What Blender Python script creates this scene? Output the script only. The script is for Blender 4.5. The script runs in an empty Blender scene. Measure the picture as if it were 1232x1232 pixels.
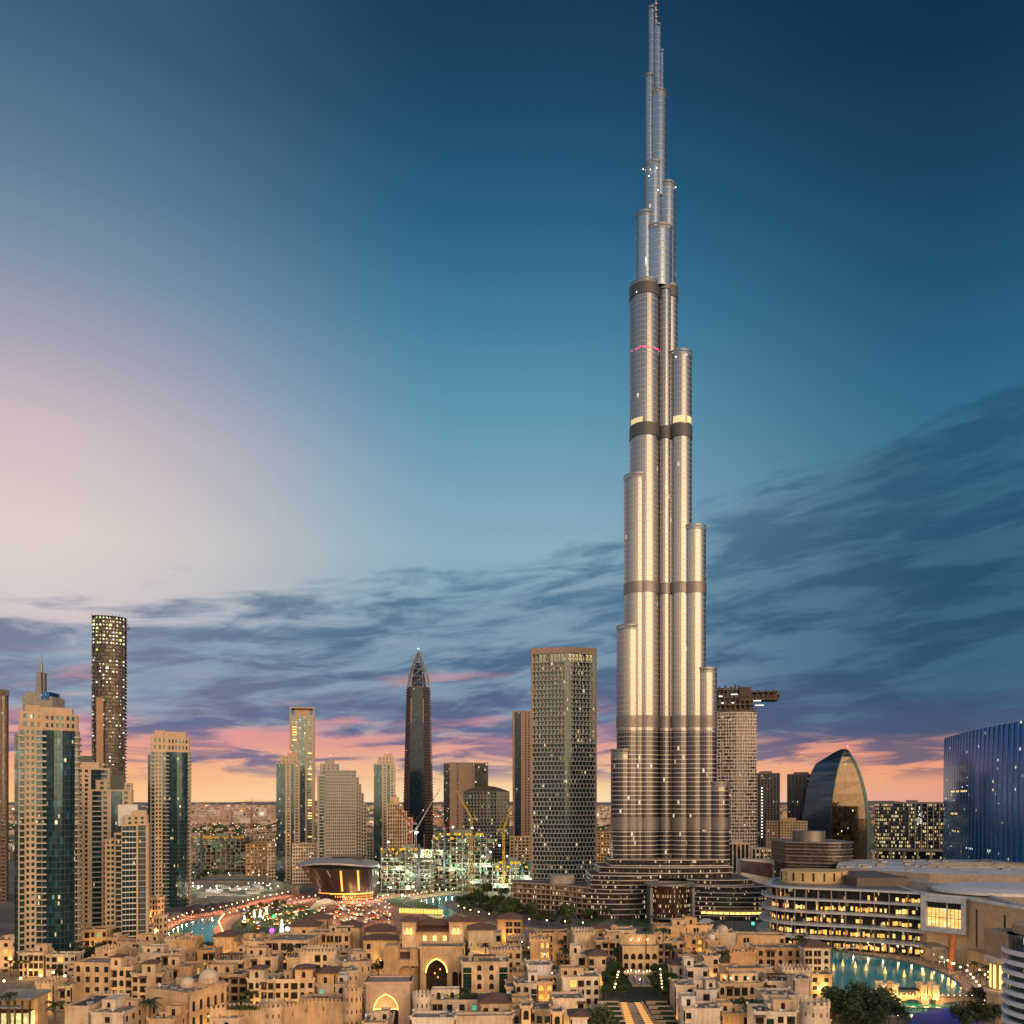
import bpy, math, random
from mathutils import Vector, Matrix
random.seed(11)
R = math.radians
SC = bpy.context.scene
COL = SC.collection

# ------------------------------------------------------------------ camera, sky, sun, exposure
F, HZ, CAMZ = 988.0, 963.0, 100.0          # focal length in photo pixels, horizon row, eye height
def gx(px, Y): return (px - 616.0) / F * Y
def gz(py, Y): return CAMZ - (py - HZ) / F * Y
def gY(py, z=0.0): return (CAMZ - z) * F / (py - HZ)
def gp(px, py, z=0.0):
    Y = gY(py, z); return (gx(px, Y), Y)

cam = bpy.data.cameras.new("camera"); camo = bpy.data.objects.new("camera", cam); COL.objects.link(camo)
camo.location = (0, 0, CAMZ); camo.rotation_euler = (R(90), 0, 0)
cam.sensor_width = 36; cam.lens = 36 * F / 1232; cam.shift_y = (HZ - 616) / 1232
cam.clip_start = 1; cam.clip_end = 90000
SC.camera = camo
SC.view_settings.view_transform = 'Standard'; SC.view_settings.look = 'None'
SC.view_settings.exposure = 0.22; SC.view_settings.gamma = 1.0
cy = SC.cycles
cy.use_denoising = True; cy.max_bounces = 5; cy.diffuse_bounces = 2; cy.glossy_bounces = 3
cy.transmission_bounces = 2; cy.sample_clamp_indirect = 3; cy.caustics_reflective = False; cy.caustics_refractive = False

def s2l(c):
    c = c / 255.0
    return c / 12.92 if c <= 0.04045 else ((c + 0.055) / 1.055) ** 2.4
def rgb(r, g, b): return (s2l(r), s2l(g), s2l(b), 1.0)

class NT:
    """small helper that writes node trees"""
    def __init__(s, nt): s.t = nt; s.n = nt.nodes; s.l = nt.links
    def put(s, sock, v):
        if v is None: return
        if hasattr(v, 'is_output'): s.l.new(v, sock)
        else: sock.default_value = v
    def m(s, op, a, b=None, c=None, clamp=False):
        n = s.n.new('ShaderNodeMath'); n.operation = op; n.use_clamp = clamp
        s.put(n.inputs[0], a); s.put(n.inputs[1], b); s.put(n.inputs[2], c); return n.outputs[0]
    def ss(s, v, a, b, lo=0.0, hi=1.0):
        n = s.n.new('ShaderNodeMapRange'); n.interpolation_type = 'SMOOTHSTEP'
        for i, x in enumerate((v, a, b, lo, hi)): s.put(n.inputs[i], x)
        return n.outputs[0]
    def mix(s, f, a, b, mode='MIX'):
        n = s.n.new('ShaderNodeMix'); n.data_type = 'RGBA'; n.blend_type = mode
        s.put(n.inputs[0], f); s.put(n.inputs[6], a); s.put(n.inputs[7], b); return n.outputs[2]
    def ramp(s, f, stops, interp='LINEAR'):
        n = s.n.new('ShaderNodeValToRGB'); cr = n.color_ramp; cr.interpolation = interp
        while len(cr.elements) < len(stops): cr.elements.new(0.5)
        for e, (p, c) in zip(cr.elements, stops): e.position = p
        for e, (p, c) in zip(cr.elements, stops): e.color = c
        s.put(n.inputs[0], f); return n.outputs[0]
    def xyz(s, x, y, z):
        n = s.n.new('ShaderNodeCombineXYZ')
        for i, v in enumerate((x, y, z)): s.put(n.inputs[i], v)
        return n.outputs[0]
    def sep(s, v):
        n = s.n.new('ShaderNodeSeparateXYZ'); s.put(n.inputs[0], v); return n.outputs
    def noise(s, vec, scale=1, detail=4, rough=.5, dist=0.0, out=0):
        n = s.n.new('ShaderNodeTexNoise')
        if vec is not None: s.put(n.inputs['Vector'], vec)
        s.put(n.inputs['Scale'], scale); s.put(n.inputs['Detail'], detail)
        s.put(n.inputs['Roughness'], rough); s.put(n.inputs['Distortion'], dist); return n.outputs[out]
    def white(s, vec, out=0):
        n = s.n.new('ShaderNodeTexWhiteNoise'); n.noise_dimensions = '3D'; s.put(n.inputs['Vector'], vec); return n.outputs[out]

SUN_AZ, SUN_EL = 150.0, 7.0               # behind the camera, to its right, low
def build_world():
    w = bpy.data.worlds.new("World"); SC.world = w; w.use_nodes = True
    T = NT(w.node_tree); bg = T.n['Background']
    tc = T.n.new('ShaderNodeTexCoord')
    x, y, z = T.sep(tc.outputs['Generated'])
    az = T.m('MULTIPLY', T.m('ARCTAN2', x, y), 57.29578)
    el = T.m('MULTIPLY', T.m('ARCSINE', z), 57.29578)
    e01 = T.m('DIVIDE', T.m('ADD', el, 5.0), 95.0, clamp=True)
    def st(d): return [((e + 5) / 95.0, rgb(*c)) for e, c in d]
    L = T.ramp(e01, st([(-5,(120,95,80)),(0,(250,196,138)),(1.5,(250,180,128)),(3.5,(232,158,142)),(6,(208,166,172)),(9,(204,184,190)),(12,(214,202,202)),(16,(222,206,200)),
        (22,(204,186,192)),(26,(166,163,180)),(30,(126,146,167)),(34,(94,126,150)),(40,(60,95,122)),(50,(38,70,102)),(90,(15,38,70))]))
    M = T.ramp(e01, st([(-5,(120,95,80)),(0,(252,222,178)),(1.5,(246,200,152)),(3.5,(228,164,144)),(6,(182,150,162)),(9,(150,152,174)),(13,(130,166,184)),(17,(138,174,190)),
        (20,(124,166,186)),(25,(96,149,176)),(30,(68,126,158)),(35,(44,98,132)),(40,(30,74,106)),(45,(21,56,86)),(90,(10,30,60))]))
    Q = T.ramp(e01, st([(-5,(110,85,80)),(0,(226,160,140)),(1.5,(240,160,124)),(3.2,(232,150,122)),(5,(130,118,138)),(8,(80,124,152)),(15,(64,120,148)),
        (20,(58,114,144)),(25,(45,99,132)),(30,(32,80,112)),(35,(23,64,94)),(40,(15,49,77)),(45,(11,40,66)),(90,(8,26,52))]))
    wl = T.ss(az, -3.0, -31.0); wr = T.ss(az, 2.0, 30.0)
    sky = T.mix(wr, T.mix(wl, M, L), Q)
    # streaky cloud deck
    v = T.m('SUBTRACT', el, T.m('MULTIPLY', az, 0.11))
    p1 = T.xyz(T.m('DIVIDE', az, 7.5), T.m('DIVIDE', v, 1.5), 3.7)
    n1 = T.noise(p1, 1.0, 8, .58, .35)
    p2 = T.xyz(T.m('DIVIDE', az, 26.0), T.m('DIVIDE', v, 5.0), 9.1)
    n2 = T.noise(p2, 1.0, 3, .5, .2)
    top = T.m('ADD', 16.2, T.m('ADD', T.m('MULTIPLY', T.m('MAXIMUM', az, 0.0), 0.22), T.m('MULTIPLY', T.m('MINIMUM', az, 0.0), 0.13)))
    dtop = T.m('SUBTRACT', top, el)
    body = T.m('MULTIPLY', T.ss(dtop, -4.0, 5.5), T.ss(el, 2.5, 6.5))
    bias = T.m('ADD', T.m('MULTIPLY', body, 0.50), T.m('MULTIPLY', T.m('MULTIPLY', wr, body), 0.22))
    dens = T.m('ADD', T.m('ADD', T.m('MULTIPLY', n1, 0.8), T.m('MULTIPLY', n2, 0.55)), T.m('SUBTRACT', bias, 0.34))
    cm = T.m('MULTIPLY', T.ss(dens, 0.50, 0.74), T.ss(dtop, -6.0, 1.0))
    cc = T.ramp(e01, st([(0,(150,110,115)),(2,(112,100,128)),(4,(84,94,130)),(7,(70,96,130)),(11,(66,102,134)),(15,(82,120,146)),(22,(92,138,165)),(90,(90,135,160))]))
    cr = T.ramp(e01, st([(0,(135,100,110)),(2,(96,92,118)),(4,(54,80,112)),(8,(38,76,108)),(14,(36,76,108)),(20,(40,84,116)),(90,(44,94,130))]))
    cl = T.mix(T.m('MULTIPLY', wl, 0.55), T.mix(wr, cc, cr), rgb(128, 136, 160))
    lit = T.ss(n1, 0.60, 0.38)                       # thinner parts of the deck pass more light
    cl = T.mix(T.m('MULTIPLY', lit, T.m('SUBTRACT', 0.60, T.m('MULTIPLY', wr, .28))), cl, T.mix(wr, rgb(150, 178, 196), rgb(80, 130, 156)))
    sky = T.mix(T.m('MULTIPLY', cm, 0.92), sky, cl)
    # low dark bars and rose streaks over the afterglow
    p3 = T.xyz(T.m('DIVIDE', az, 7.5), T.m('DIVIDE', T.m('SUBTRACT', el, T.m('MULTIPLY', az, .02)), 1.15), 1.3)
    n3 = T.noise(p3, 1.0, 7, .56, .5)
    bars = T.m('MULTIPLY', T.m('MULTIPLY', T.ss(n3, .44, .58), T.ss(el, 0.9, 2.4)), T.ss(el, 9.0, 4.5))
    sky = T.mix(T.m('MULTIPLY', bars, 0.85), sky, T.mix(wr, rgb(92, 100, 140), rgb(70, 86, 118)))
    p4 = T.xyz(T.m('DIVIDE', az, 9.0), T.m('DIVIDE', T.m('SUBTRACT', el, T.m('MULTIPLY', az, .05)), 1.5), 22.4)
    n4 = T.noise(p4, 1.0, 5, .55, .4)
    rose = T.m('MULTIPLY', T.m('MULTIPLY', T.ss(n4, .50, .68), T.ss(el, 2.2, 4.5)), T.m('MULTIPLY', T.ss(el, 10.5, 7.0), T.ss(az, 14.0, -4.0)))
    sky = T.mix(T.m('MULTIPLY', rose, 0.62), sky, rgb(226, 148, 146))
    # the western afterglow, behind the camera
    da = T.m('SUBTRACT', T.m('MODULO', T.m('ADD', az, 360 + 180 - 166.0), 360.0), 180.0)
    ga = T.m('POWER', 2.718, T.m('MULTIPLY', T.m('MULTIPLY', da, da), -1 / (2 * 48.0 ** 2)))
    ge = T.m('MULTIPLY', T.ss(el, -1.0, 11.0), T.ss(el, 31.0, 13.0))
    back = T.ss(T.m('ABSOLUTE', az), 60.0, 110.0)
    blue = T.ramp(e01, st([(0,(150,125,120)),(5,(150,140,140)),(15,(158,174,186)),(30,(150,180,202)),(50,(96,140,176)),(90,(30,66,104))]))
    sky = T.mix(1.0, sky, (.865, .865, .865, 1), 'MULTIPLY')
    sky = T.mix(back, sky, blue)
    g = T.m('MULTIPLY', T.m('MULTIPLY', ga, ge), back)
    glow = T.mix(1.0, (2.3, 1.36, 0.56, 1), T.xyz(g, g, g), 'MULTIPLY')
    sky = T.mix(1.0, sky, glow, 'ADD')
    st_ = T.n.new('ShaderNodeTexSky'); st_.sky_type = 'NISHITA'; st_.sun_disc = False
    st_.sun_elevation = R(SUN_EL); st_.sun_rotation = R(SUN_AZ)
    sky = T.mix(1.0, sky, T.mix(1.0, st_.outputs[0], (.0008, .0008, .0008, 1), 'MULTIPLY'), 'ADD')
    T.l.new(sky, bg.inputs[0]); bg.inputs[1].default_value = 1.0
build_world()

sun = bpy.data.lights.new("sun", 'SUN'); suno = bpy.data.objects.new("sun", sun); COL.objects.link(suno)
sun.energy = 2.6; sun.angle = R(54); sun.color = (1.0, 0.60, 0.29)
sd = Vector((math.sin(R(SUN_AZ)) * math.cos(R(SUN_EL)), math.cos(R(SUN_AZ)) * math.cos(R(SUN_EL)), math.sin(R(SUN_EL))))
suno.rotation_euler = sd.to_track_quat('Z', 'Y').to_euler()

# ------------------------------------------------------------------ materials
def newmat(name):
    m = bpy.data.materials.new(name); m.use_nodes = True
    T = NT(m.node_tree); return m, T, T.n['Principled BSDF']
def solid(name, c, rough=.7, metal=0.0, var=.18, scale=.35):
    m, T, b = newmat(name)
    geo = T.n.new('ShaderNodeNewGeometry')
    n = T.noise(geo.outputs['Position'], scale, 5, .6)
    f = T.ss(n, .3, .7, 1 - var, 1 + var)
    col = T.mix(1.0, (*c, 1), T.xyz(f, f, f), 'MULTIPLY')
    T.l.new(col, b.inputs['Base Color']); b.inputs['Roughness'].default_value = rough; b.inputs['Metallic'].default_value = metal
    return m
def stone(name, c, var=.24, hue=.12):
    """rendered sandstone: blotches, rain streaks, each building a little different"""
    m, T, b = newmat(name)
    geo = T.n.new('ShaderNodeNewGeometry'); oi = T.n.new('ShaderNodeObjectInfo')
    pos = geo.outputs['Position']; px, py, pz = T.sep(pos)
    n = T.noise(pos, .12, 6, .65)
    st = T.noise(T.xyz(T.m('MULTIPLY', px, 1.1), T.m('MULTIPLY', py, 1.1), T.m('MULTIPLY', pz, .10)), 1.0, 4, .6)
    fine = T.noise(pos, 2.2, 3, .6)
    f = T.m('ADD', T.m('ADD', T.ss(n, .28, .72, -var, var), T.ss(st, .3, .75, var * .6, -var)), T.m('ADD', T.m('MULTIPLY', T.m('SUBTRACT', fine, .5), .2), 1.0))
    r = oi.outputs['Random']
    f = T.m('MULTIPLY', f, T.m('ADD', .80, T.m('MULTIPLY', r, .36)))
    c2 = (c[0] * (1 + hue), c[1] * (1 - hue * .2), c[2] * (1 - hue * 1.5))
    c3 = (c[0] * (1 - hue * .6), c[1], c[2] * (1 + hue))
    col = T.mix(r, (*c2, 1), (*c3, 1))
    col = T.mix(1.0, col, T.xyz(f, f, f), 'MULTIPLY')
    T.l.new(col, b.inputs['Base Color']); b.inputs['Roughness'].default_value = .88
    bp = T.n.new('ShaderNodeBump'); bp.inputs['Strength'].default_value = .25; bp.inputs['Distance'].default_value = .08
    T.l.new(fine, bp.inputs['Height']); T.l.new(bp.outputs[0], b.inputs['Normal'])
    return m
def glass(name, c, metal=.5, rough=.08, cw=1.5, ch=3.7, lit=.02, litc=(1, .72, .32), lits=.8, var=.6, cluster=.05, wob=.03, blinds=1.2):
    """curtain wall: pane to pane differences of tint, a few rooms with their lamps on"""
    m, T, b = newmat(name)
    uv = T.n.new('ShaderNodeUVMap'); u, v, _ = T.sep(uv.outputs[0])
    oi = T.n.new('ShaderNodeObjectInfo')
    cu = T.m('FLOOR', T.m('DIVIDE', u, cw)); cv = T.m('FLOOR', T.m('DIVIDE', v, ch))
    cell = T.xyz(cu, cv, T.m('MULTIPLY', oi.outputs['Random'], 77.0))
    w1 = T.white(cell); wc = T.white(cell, 1); _, w2, w3 = T.sep(wc)
    f = T.m('ADD', T.m('ADD', 1 - var * .5, T.m('MULTIPLY', w1, var)), T.m('MULTIPLY', T.m('GREATER_THAN', w3, .91), blinds))     # drawn blinds
    col = T.mix(1.0, (*c, 1), T.xyz(f, f, f), 'MULTIPLY')
    T.l.new(col, b.inputs['Base Color']); b.inputs['Metallic'].default_value = metal
    T.l.new(T.m('ADD', rough, T.m('MULTIPLY', w3, .06)), b.inputs['Roughness'])
    b.inputs['IOR'].default_value = 1.55
    if wob:
        geo = T.n.new('ShaderNodeNewGeometry')
        nn = T.noise(geo.outputs['Position'], .35, 2, .5)
        bp = T.n.new('ShaderNodeBump'); bp.inputs['Strength'].default_value = .5; bp.inputs['Distance'].default_value = wob
        T.l.new(nn, bp.inputs['Height']); T.l.new(bp.outputs[0], b.inputs['Normal'])
    if lit > 0:
        cl = T.noise(T.xyz(T.m('MULTIPLY', cu, cluster * 2), T.m('MULTIPLY', cv, cluster * 3), T.m('MULTIPLY', oi.outputs['Random'], 31.0)), 1.0, 2)
        thr = T.m('MULTIPLY', T.ss(cl, .35, .7), lit * 2)
        fu = T.m('FRACT', T.m('DIVIDE', u, cw)); fv = T.m('FRACT', T.m('DIVIDE', v, ch))
        win = T.m('MULTIPLY', T.m('MULTIPLY', T.m('GREATER_THAN', fu, .12), T.m('LESS_THAN', fu, T.m('ADD', .5, T.m('MULTIPLY', w1, .45)))), T.m('MULTIPLY', T.m('GREATER_THAN', fv, .22), T.m('LESS_THAN', fv, .80)))
        on = T.m('MULTIPLY', win, T.m('LESS_THAN', w2, thr))
        ec = T.mix(w1, (*litc, 1), (1, .80, .48, 1))
        T.l.new(ec, b.inputs['Emission Color'])
        T.l.new(T.m('MULTIPLY', on, T.m('MULTIPLY', T.m('ADD', .25, w3), lits)), b.inputs['Emission Strength'])
        m.cycles.emission_sampling = 'NONE'
    return m
def emit(name, c, s, sampling='NONE'):
    m, T, b = newmat(name); b.inputs['Base Color'].default_value = (*[min(1, k) * .6 for k in c], 1)
    b.inputs['Emission Color'].default_value = (*c, 1); b.inputs['Emission Strength'].default_value = s
    m.cycles.emission_sampling = sampling; return m

SAND = stone('sandstone', (.54, .395, .245)); CREAM = stone('cream_stone', (.57, .45, .32))
ORANGE = stone('orange_stone', (.54, .365, .195)); PALE = stone('pale_stone', (.56, .50, .43))
TOWERSTONE = stone('tower_stone', (.54, .415, .29), .10, .03); TOWERGREY = stone('tower_grey_stone', (.30, .27, .23), .07, .03)
TAN = stone('tan_cladding', (.36, .25, .18), .08, .03)
TILE = solid('roof_tile', (.135, .075, .055), .8, 0, .3, 1.2); ROOF = solid('roof_felt', (.085, .078, .078), .9, 0, .45, .3)
ROOFTAN = solid('roof_screed', (.27, .21, .16), .9, 0, .35, .25)
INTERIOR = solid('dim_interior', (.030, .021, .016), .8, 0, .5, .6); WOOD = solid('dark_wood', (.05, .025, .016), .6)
CONC = solid('concrete', (.27, .25, .225), .85, 0, .25, .2); DCONC = solid('dark_concrete', (.10, .085, .078), .85, 0, .35, .2)
WHITEP = solid('white_paint', (.62, .61, .60), .55, 0, .08); LIGHTM = solid('light_metal', (.33, .33, .33), .55, .1, .1)
GREYM = solid('grey_metal', (.20, .21, .22), .4, .6, .2); DARKM = solid('dark_metal', (.045, .045, .05), .45, .5, .2)
YEL = solid('yellow_paint', (.62, .40, .02), .5); REDP = solid('red_paint', (.42, .05, .03), .5)
TEALG = glass('teal_glass', (.015, .054, .080), .5, .07, 1.6, 3.7, .035, (1, .66, .22), .9)
DARKG = glass('dark_glass', (.022, .040, .056), .45, .08, 1.6, 3.7, .03, (1, .7, .3), .8)
BLUEG = glass('blue_glass', (.02, .10, .24), .75, .05, 2.0, 4.0, .012, (.9, .95, 1), 1.6)
WING = glass('window_glass', (.018, .035, .036), .35, .1, 1.2, 1.6, .05, (1, .6, .18), 1.2, .8)
YELLIT = glass('office_glass', (.025, .04, .05), .45, .1, 2.2, 4.6, .50, (1, .66, .16), .75, .5, .16)
EGOLD = emit('gold_light', (1, .55, .12), 2.6); EWARM = emit('warm_lamp', (1, .66, .32), 6.0); EWHITE = emit('white_lamp', (.9, 1, .96), 5.0)
EAMBER = emit('amber_window', (1, .42, .06), 1.3); EYELW = emit('yellow_window', (1, .70, .22), 1.2); ERED = emit('red_beacon', (1, .06, .08), 6.0)
EGREEN = emit('green_lamp', (.03, 1, .18), 7.0); ESTAR = emit('tree_lights', (1, .8, .45), 3.0)

# ------------------------------------------------------------------ mesh builder
class MB:
    def __init__(s): s.v = []; s.f = []; s.uv = []; s.mi = []; s.sm = []
    def face(s, pts, uvs=None, m=0, smooth=False):
        i = len(s.v); s.v += [tuple(p) for p in pts]; s.f.append(tuple(range(i, i + len(pts))))
        s.uv.append(uvs or [(p[0] + p[1], p[2]) for p in pts]); s.mi.append(m); s.sm.append(smooth)
    def hexa(s, b, t, m=0):
        """b, t: four bottom and four top points, counter-clockwise from above"""
        s.face([b[3], b[2], b[1], b[0]], None, m); s.face(t, None, m)
        for k in range(4):
            j = (k + 1) % 4; s.face([b[k], b[j], t[j], t[k]], None, m)
    def box(s, x0, x1, y0, y1, z0, z1, m=0):
        q = [(x0, y0), (x1, y0), (x1, y1), (x0, y1)]
        s.hexa([(a, b, z0) for a, b in q], [(a, b, z1) for a, b in q], m)
    def ebox(s, p0, p1, a, b, s0, s1, z0, z1, m=0):
        """box along the edge p0-p1: from a inside to b outside of it, from s0 to s1 along it"""
        d = Vector((p1[0] - p0[0], p1[1] - p0[1])); L = d.length; d /= L; n = Vector((d.y, -d.x)); o = Vector(p0)
        q = [o + d * s0 + n * b, o + d * s1 + n * b, o + d * s1 - n * a, o + d * s0 - n * a]
        s.hexa([(p.x, p.y, z0) for p in q], [(p.x, p.y, z1) for p in q], m)
    def prism(s, poly, z0, z1, m=0, cap=True, mcap=None, smooth=False, bottom=False):
        u = 0.0; n = len(poly)
        for k in range(n):
            a = poly[k]; b = poly[(k + 1) % n]; L = math.hypot(b[0] - a[0], b[1] - a[1])
            s.face([(a[0], a[1], z0), (b[0], b[1], z0), (b[0], b[1], z1), (a[0], a[1], z1)], [(u, z0), (u + L, z0), (u + L, z1), (u, z1)], m, smooth); u += L
        if cap: s.face([(p[0], p[1], z1) for p in poly], None, m if mcap is None else mcap)
        if bottom: s.face([(p[0], p[1], z0) for p in reversed(poly)], None, m)
    def ring(s, poly, out, z0, z1, m=0, inn=0.3):
        """a band that runs round poly, proud by out"""
        o = offset(poly, out); i_ = offset(poly, -inn); n = len(poly)
        for k in range(n):
            j = (k + 1) % n
            s.hexa([(*o[k], z0), (*o[j], z0), (*i_[j], z0), (*i_[k], z0)], [(*o[k], z1), (*o[j], z1), (*i_[j], z1), (*i_[k], z1)], m)
    def loft(s, secs, m=0, cap=True, smooth=False):
        """secs: list of point rings (3-D, equal counts)"""
        n = len(secs[0])
        for A, B in zip(secs, secs[1:]):
            u = 0.0
            for k in range(n):
                j = (k + 1) % n; L = (Vector(A[j]) - Vector(A[k])).length
                s.face([A[k], A[j], B[j], B[k]], [(u, A[k][2]), (u + L, A[j][2]), (u + L, B[j][2]), (u, B[k][2])], m, smooth); u += L
        if cap: s.face(secs[-1], None, m)
    def tube(s, p, q, r0, r1=None, n=6, m=0, smooth=True):
        r1 = r0 if r1 is None else r1; p = Vector(p); q = Vector(q); d = (q - p).normalized()
        a = d.orthogonal().normalized(); b = d.cross(a)
        A = [p + (a * math.cos(t) + b * math.sin(t)) * r0 for t in [2 * math.pi * k / n for k in range(n)]]
        B = [q + (a * math.cos(t) + b * math.sin(t)) * r1 for t in [2 * math.pi * k / n for k in range(n)]]
        s.loft([A, B], m, True, smooth)
    def dome(s, c, r, rz=None, n=20, k=7, m=0, full=False):
        rz = r if rz is None else rz; secs = []
        for i in range(k + 1):
            t = (-math.pi / 2 if full else 0) + (math.pi if full else math.pi / 2) * i / k
            rr = max(r * math.cos(t), 1e-3)
            secs.append([(c[0] + rr * math.cos(2 * math.pi * j / n), c[1] + rr * math.sin(2 * math.pi * j / n), c[2] + rz * math.sin(t)) for j in range(n)])
        s.loft(secs, m, False, True)
    def build(s, name, mats, parent=None, loc=None, rz=0, stuff=False):
        if not s.f: return None
        me = s.mesh(name, mats); return put(name, me, parent, loc, rz, stuff)
    def mesh(s, name, mats):
        me = bpy.data.meshes.new(name); me.from_pydata(s.v, [], s.f)
        ul = me.uv_layers.new(name='UVMap'); ul.data.foreach_set('uv', [c for f in s.uv for p in f for c in p])
        for m in (mats if isinstance(mats, (list, tuple)) else [mats]): me.materials.append(m)
        me.polygons.foreach_set('material_index', s.mi); me.polygons.foreach_set('use_smooth', s.sm)
        me.validate(); me.update()
        if any(s.sm):
            import bmesh
            bm = bmesh.new(); bm.from_mesh(me); bmesh.ops.remove_doubles(bm, verts=bm.verts, dist=1e-4)
            for e in bm.edges:
                if len(e.link_faces) == 2 and e.calc_face_angle(0) > R(50): e.smooth = False
            bm.to_mesh(me); bm.free()
        return me
def put(name, me, parent=None, loc=None, rz=0, stuff=False):
    o = bpy.data.objects.new(name, me); COL.objects.link(o)
    if parent: o.parent = parent
    if loc: o.location = loc
    if rz: o.rotation_euler = (0, 0, rz)
    if stuff: o['kind'] = 'stuff'
    return o
def offset(poly, d):
    n = len(poly); out = []
    for k in range(n):
        p = Vector(poly[k]); a = (p - Vector(poly[k - 1])).normalized(); b = (Vector(poly[(k + 1) % n]) - p).normalized()
        na = Vector((a.y, -a.x)); nb = Vector((b.y, -b.x)); h = (na + nb)
        if h.length < 1e-6: h = na
        h.normalize(); c = max(h.dot(na), .35); out.append((p.x + h.x * d / c, p.y + h.y * d / c))
    return out
def tag(o, label=None, cat=None, group=None, kind=None):
    for k, v in (('label', label), ('category', cat), ('group', group), ('kind', kind)):
        if v: o[k] = v
    return o
def thing(name, label, cat, loc, rz=0, group=None):
    o = put(name, None, None, loc, rz); o.empty_display_size = 2
    return tag(o, label, cat, group)
def copy_tree(o, parent=None):
    c = o.copy(); COL.objects.link(c)
    if parent: c.parent = parent
    for ch in list(o.children): copy_tree(ch, c)
    return c
def rect(x0, x1, y0, y1): return [(x0, y0), (x1, y0), (x1, y1), (x0, y1)]
def ellipse(cx, cy_, rx, ry, n=32, a0=0, a1=360):
    full = abs(a1 - a0) >= 360; k = n if full else n + 1
    return [(cx + rx * math.cos(R(a0 + (a1 - a0) * i / n)), cy_ + ry * math.sin(R(a0 + (a1 - a0) * i / n))) for i in range(k)]
def point_lamp(loc, watts, color, r=.4, name='lamp_light', parent=None):
    l = bpy.data.lights.new(name, 'POINT'); l.energy = watts; l.color = color; l.shadow_soft_size = r
    o = bpy.data.objects.new(name, l); COL.objects.link(o); o.location = loc
    if parent: o.parent = parent
    return o
# ------------------------------------------------------------------ ground, water, roads
def sheet(name, pts, z, m, kind='structure'):
    mb = MB(); mb.face([(x, y, z) for x, y in pts], [(x, y) for x, y in pts]); o = mb.build(name, m); o['kind'] = kind; return o
def flip(pts):
    a = sum(p[0] * q[1] - q[0] * p[1] for p, q in zip(pts, pts[1:] + pts[:1])); return pts if a > 0 else pts[::-1]
def px_poly(pts, z=0.0): return flip([gp(x, y, z) for x, y in pts])
def smooth_poly(pts, n=4):
    out = []; k = len(pts)
    for i in range(k):
        p0, p1, p2, p3 = [Vector(pts[(i + j - 1) % k]) for j in range(4)]
        for t in [q / n for q in range(n)]:
            out.append(tuple(.5 * ((2 * p1) + (p2 - p0) * t + (2 * p0 - 5 * p1 + 4 * p2 - p3) * t * t + (3 * p1 - p0 - 3 * p2 + p3) * t ** 3)))
    return out

def ground_mat():
    m, T, b = newmat('city_ground'); geo = T.n.new('ShaderNodeNewGeometry'); pos = geo.outputs['Position']
    n = T.noise(pos, .012, 6, .6); n2 = T.noise(pos, .15, 5, .65)
    c = T.ramp(n, [(.3, (.07, .062, .056, 1)), (.48, (.15, .12, .095, 1)), (.62, (.23, .175, .13, 1)), (.8, (.10, .09, .07, 1))])
    f = T.ss(n2, .3, .7, .7, 1.2); T.l.new(T.mix(1.0, c, T.xyz(f, f, f), 'MULTIPLY'), b.inputs['Base Color']); b.inputs['Roughness'].default_value = .9
    return m
g = MB(); S_ = 45000
g.face([(-S_, -S_ * .2, 0), (S_, -S_ * .2, 0), (S_, S_, 0), (-S_, S_, 0)])
tag(g.build('ground', ground_mat()), kind='structure')
PAVE = solid('warm_paving', (.26, .19, .135), .85, 0, .35, .4); ASPH = solid('asphalt', (.055, .053, .055), .85, 0, .3, .2)
REDPAVE = solid('red_paving', (.34, .15, .10), .8, 0, .3, .5); GREYPAVE = solid('grey_paving', (.16, .155, .155), .8, 0, .3, .3)
GRASS = solid('grass_green', (.035, .085, .018), .95, 0, .5, .6); SITE = solid('site_sand', (.30, .27, .17), .95, 0, .35, .08)

def water_mat():
    m, T, b = newmat('lake_water'); geo = T.n.new('ShaderNodeNewGeometry'); pos = geo.outputs['Position']
    n0 = T.noise(pos, .02, 3, .5)
    T.l.new(T.mix(n0, (.0, .27, .31, 1), (.01, .42, .45, 1)), b.inputs['Base Color'])
    b.inputs['Roughness'].default_value = .10; b.inputs['IOR'].default_value = 1.33; b.inputs['Specular IOR Level'].default_value = .32
    x, y, z = T.sep(pos); n = T.noise(T.xyz(T.m('MULTIPLY', x, .8), T.m('MULTIPLY', y, .5), 0), 1.0, 3, .55)
    bp = T.n.new('ShaderNodeBump'); bp.inputs['Strength'].default_value = .6; bp.inputs['Distance'].default_value = .07
    T.l.new(n, bp.inputs['Height']); T.l.new(bp.outputs[0], b.inputs['Normal']); return m
WATER = water_mat()
sheet('paved_ground', px_poly([(-250, 1330), (-250, 1150), (60, 1120), (200, 1098), (480, 1090), (700, 1100), (930, 1110), (1000, 1135), (1100, 1150), (1300, 1155), (1450, 1330)]), .03, PAVE)
sheet('plaza_pavement', px_poly([(600, 1105), (640, 1082), (700, 1078), (930, 1082), (1000, 1092), (1060, 1120), (1000, 1140), (880, 1125), (700, 1130)]), .06, GREYPAVE)
LAKE_L = smooth_poly(px_poly([(196, 1130), (212, 1115), (238, 1106.5), (262, 1103), (262, 1112), (256, 1122), (264, 1134), (250, 1150), (205, 1150)]))
LAKE_M = smooth_poly(px_poly([(487, 1087), (512, 1081), (548, 1077), (548, 1084), (533, 1087), (548, 1098), (530, 1106), (512, 1101), (500, 1092)]))
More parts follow.
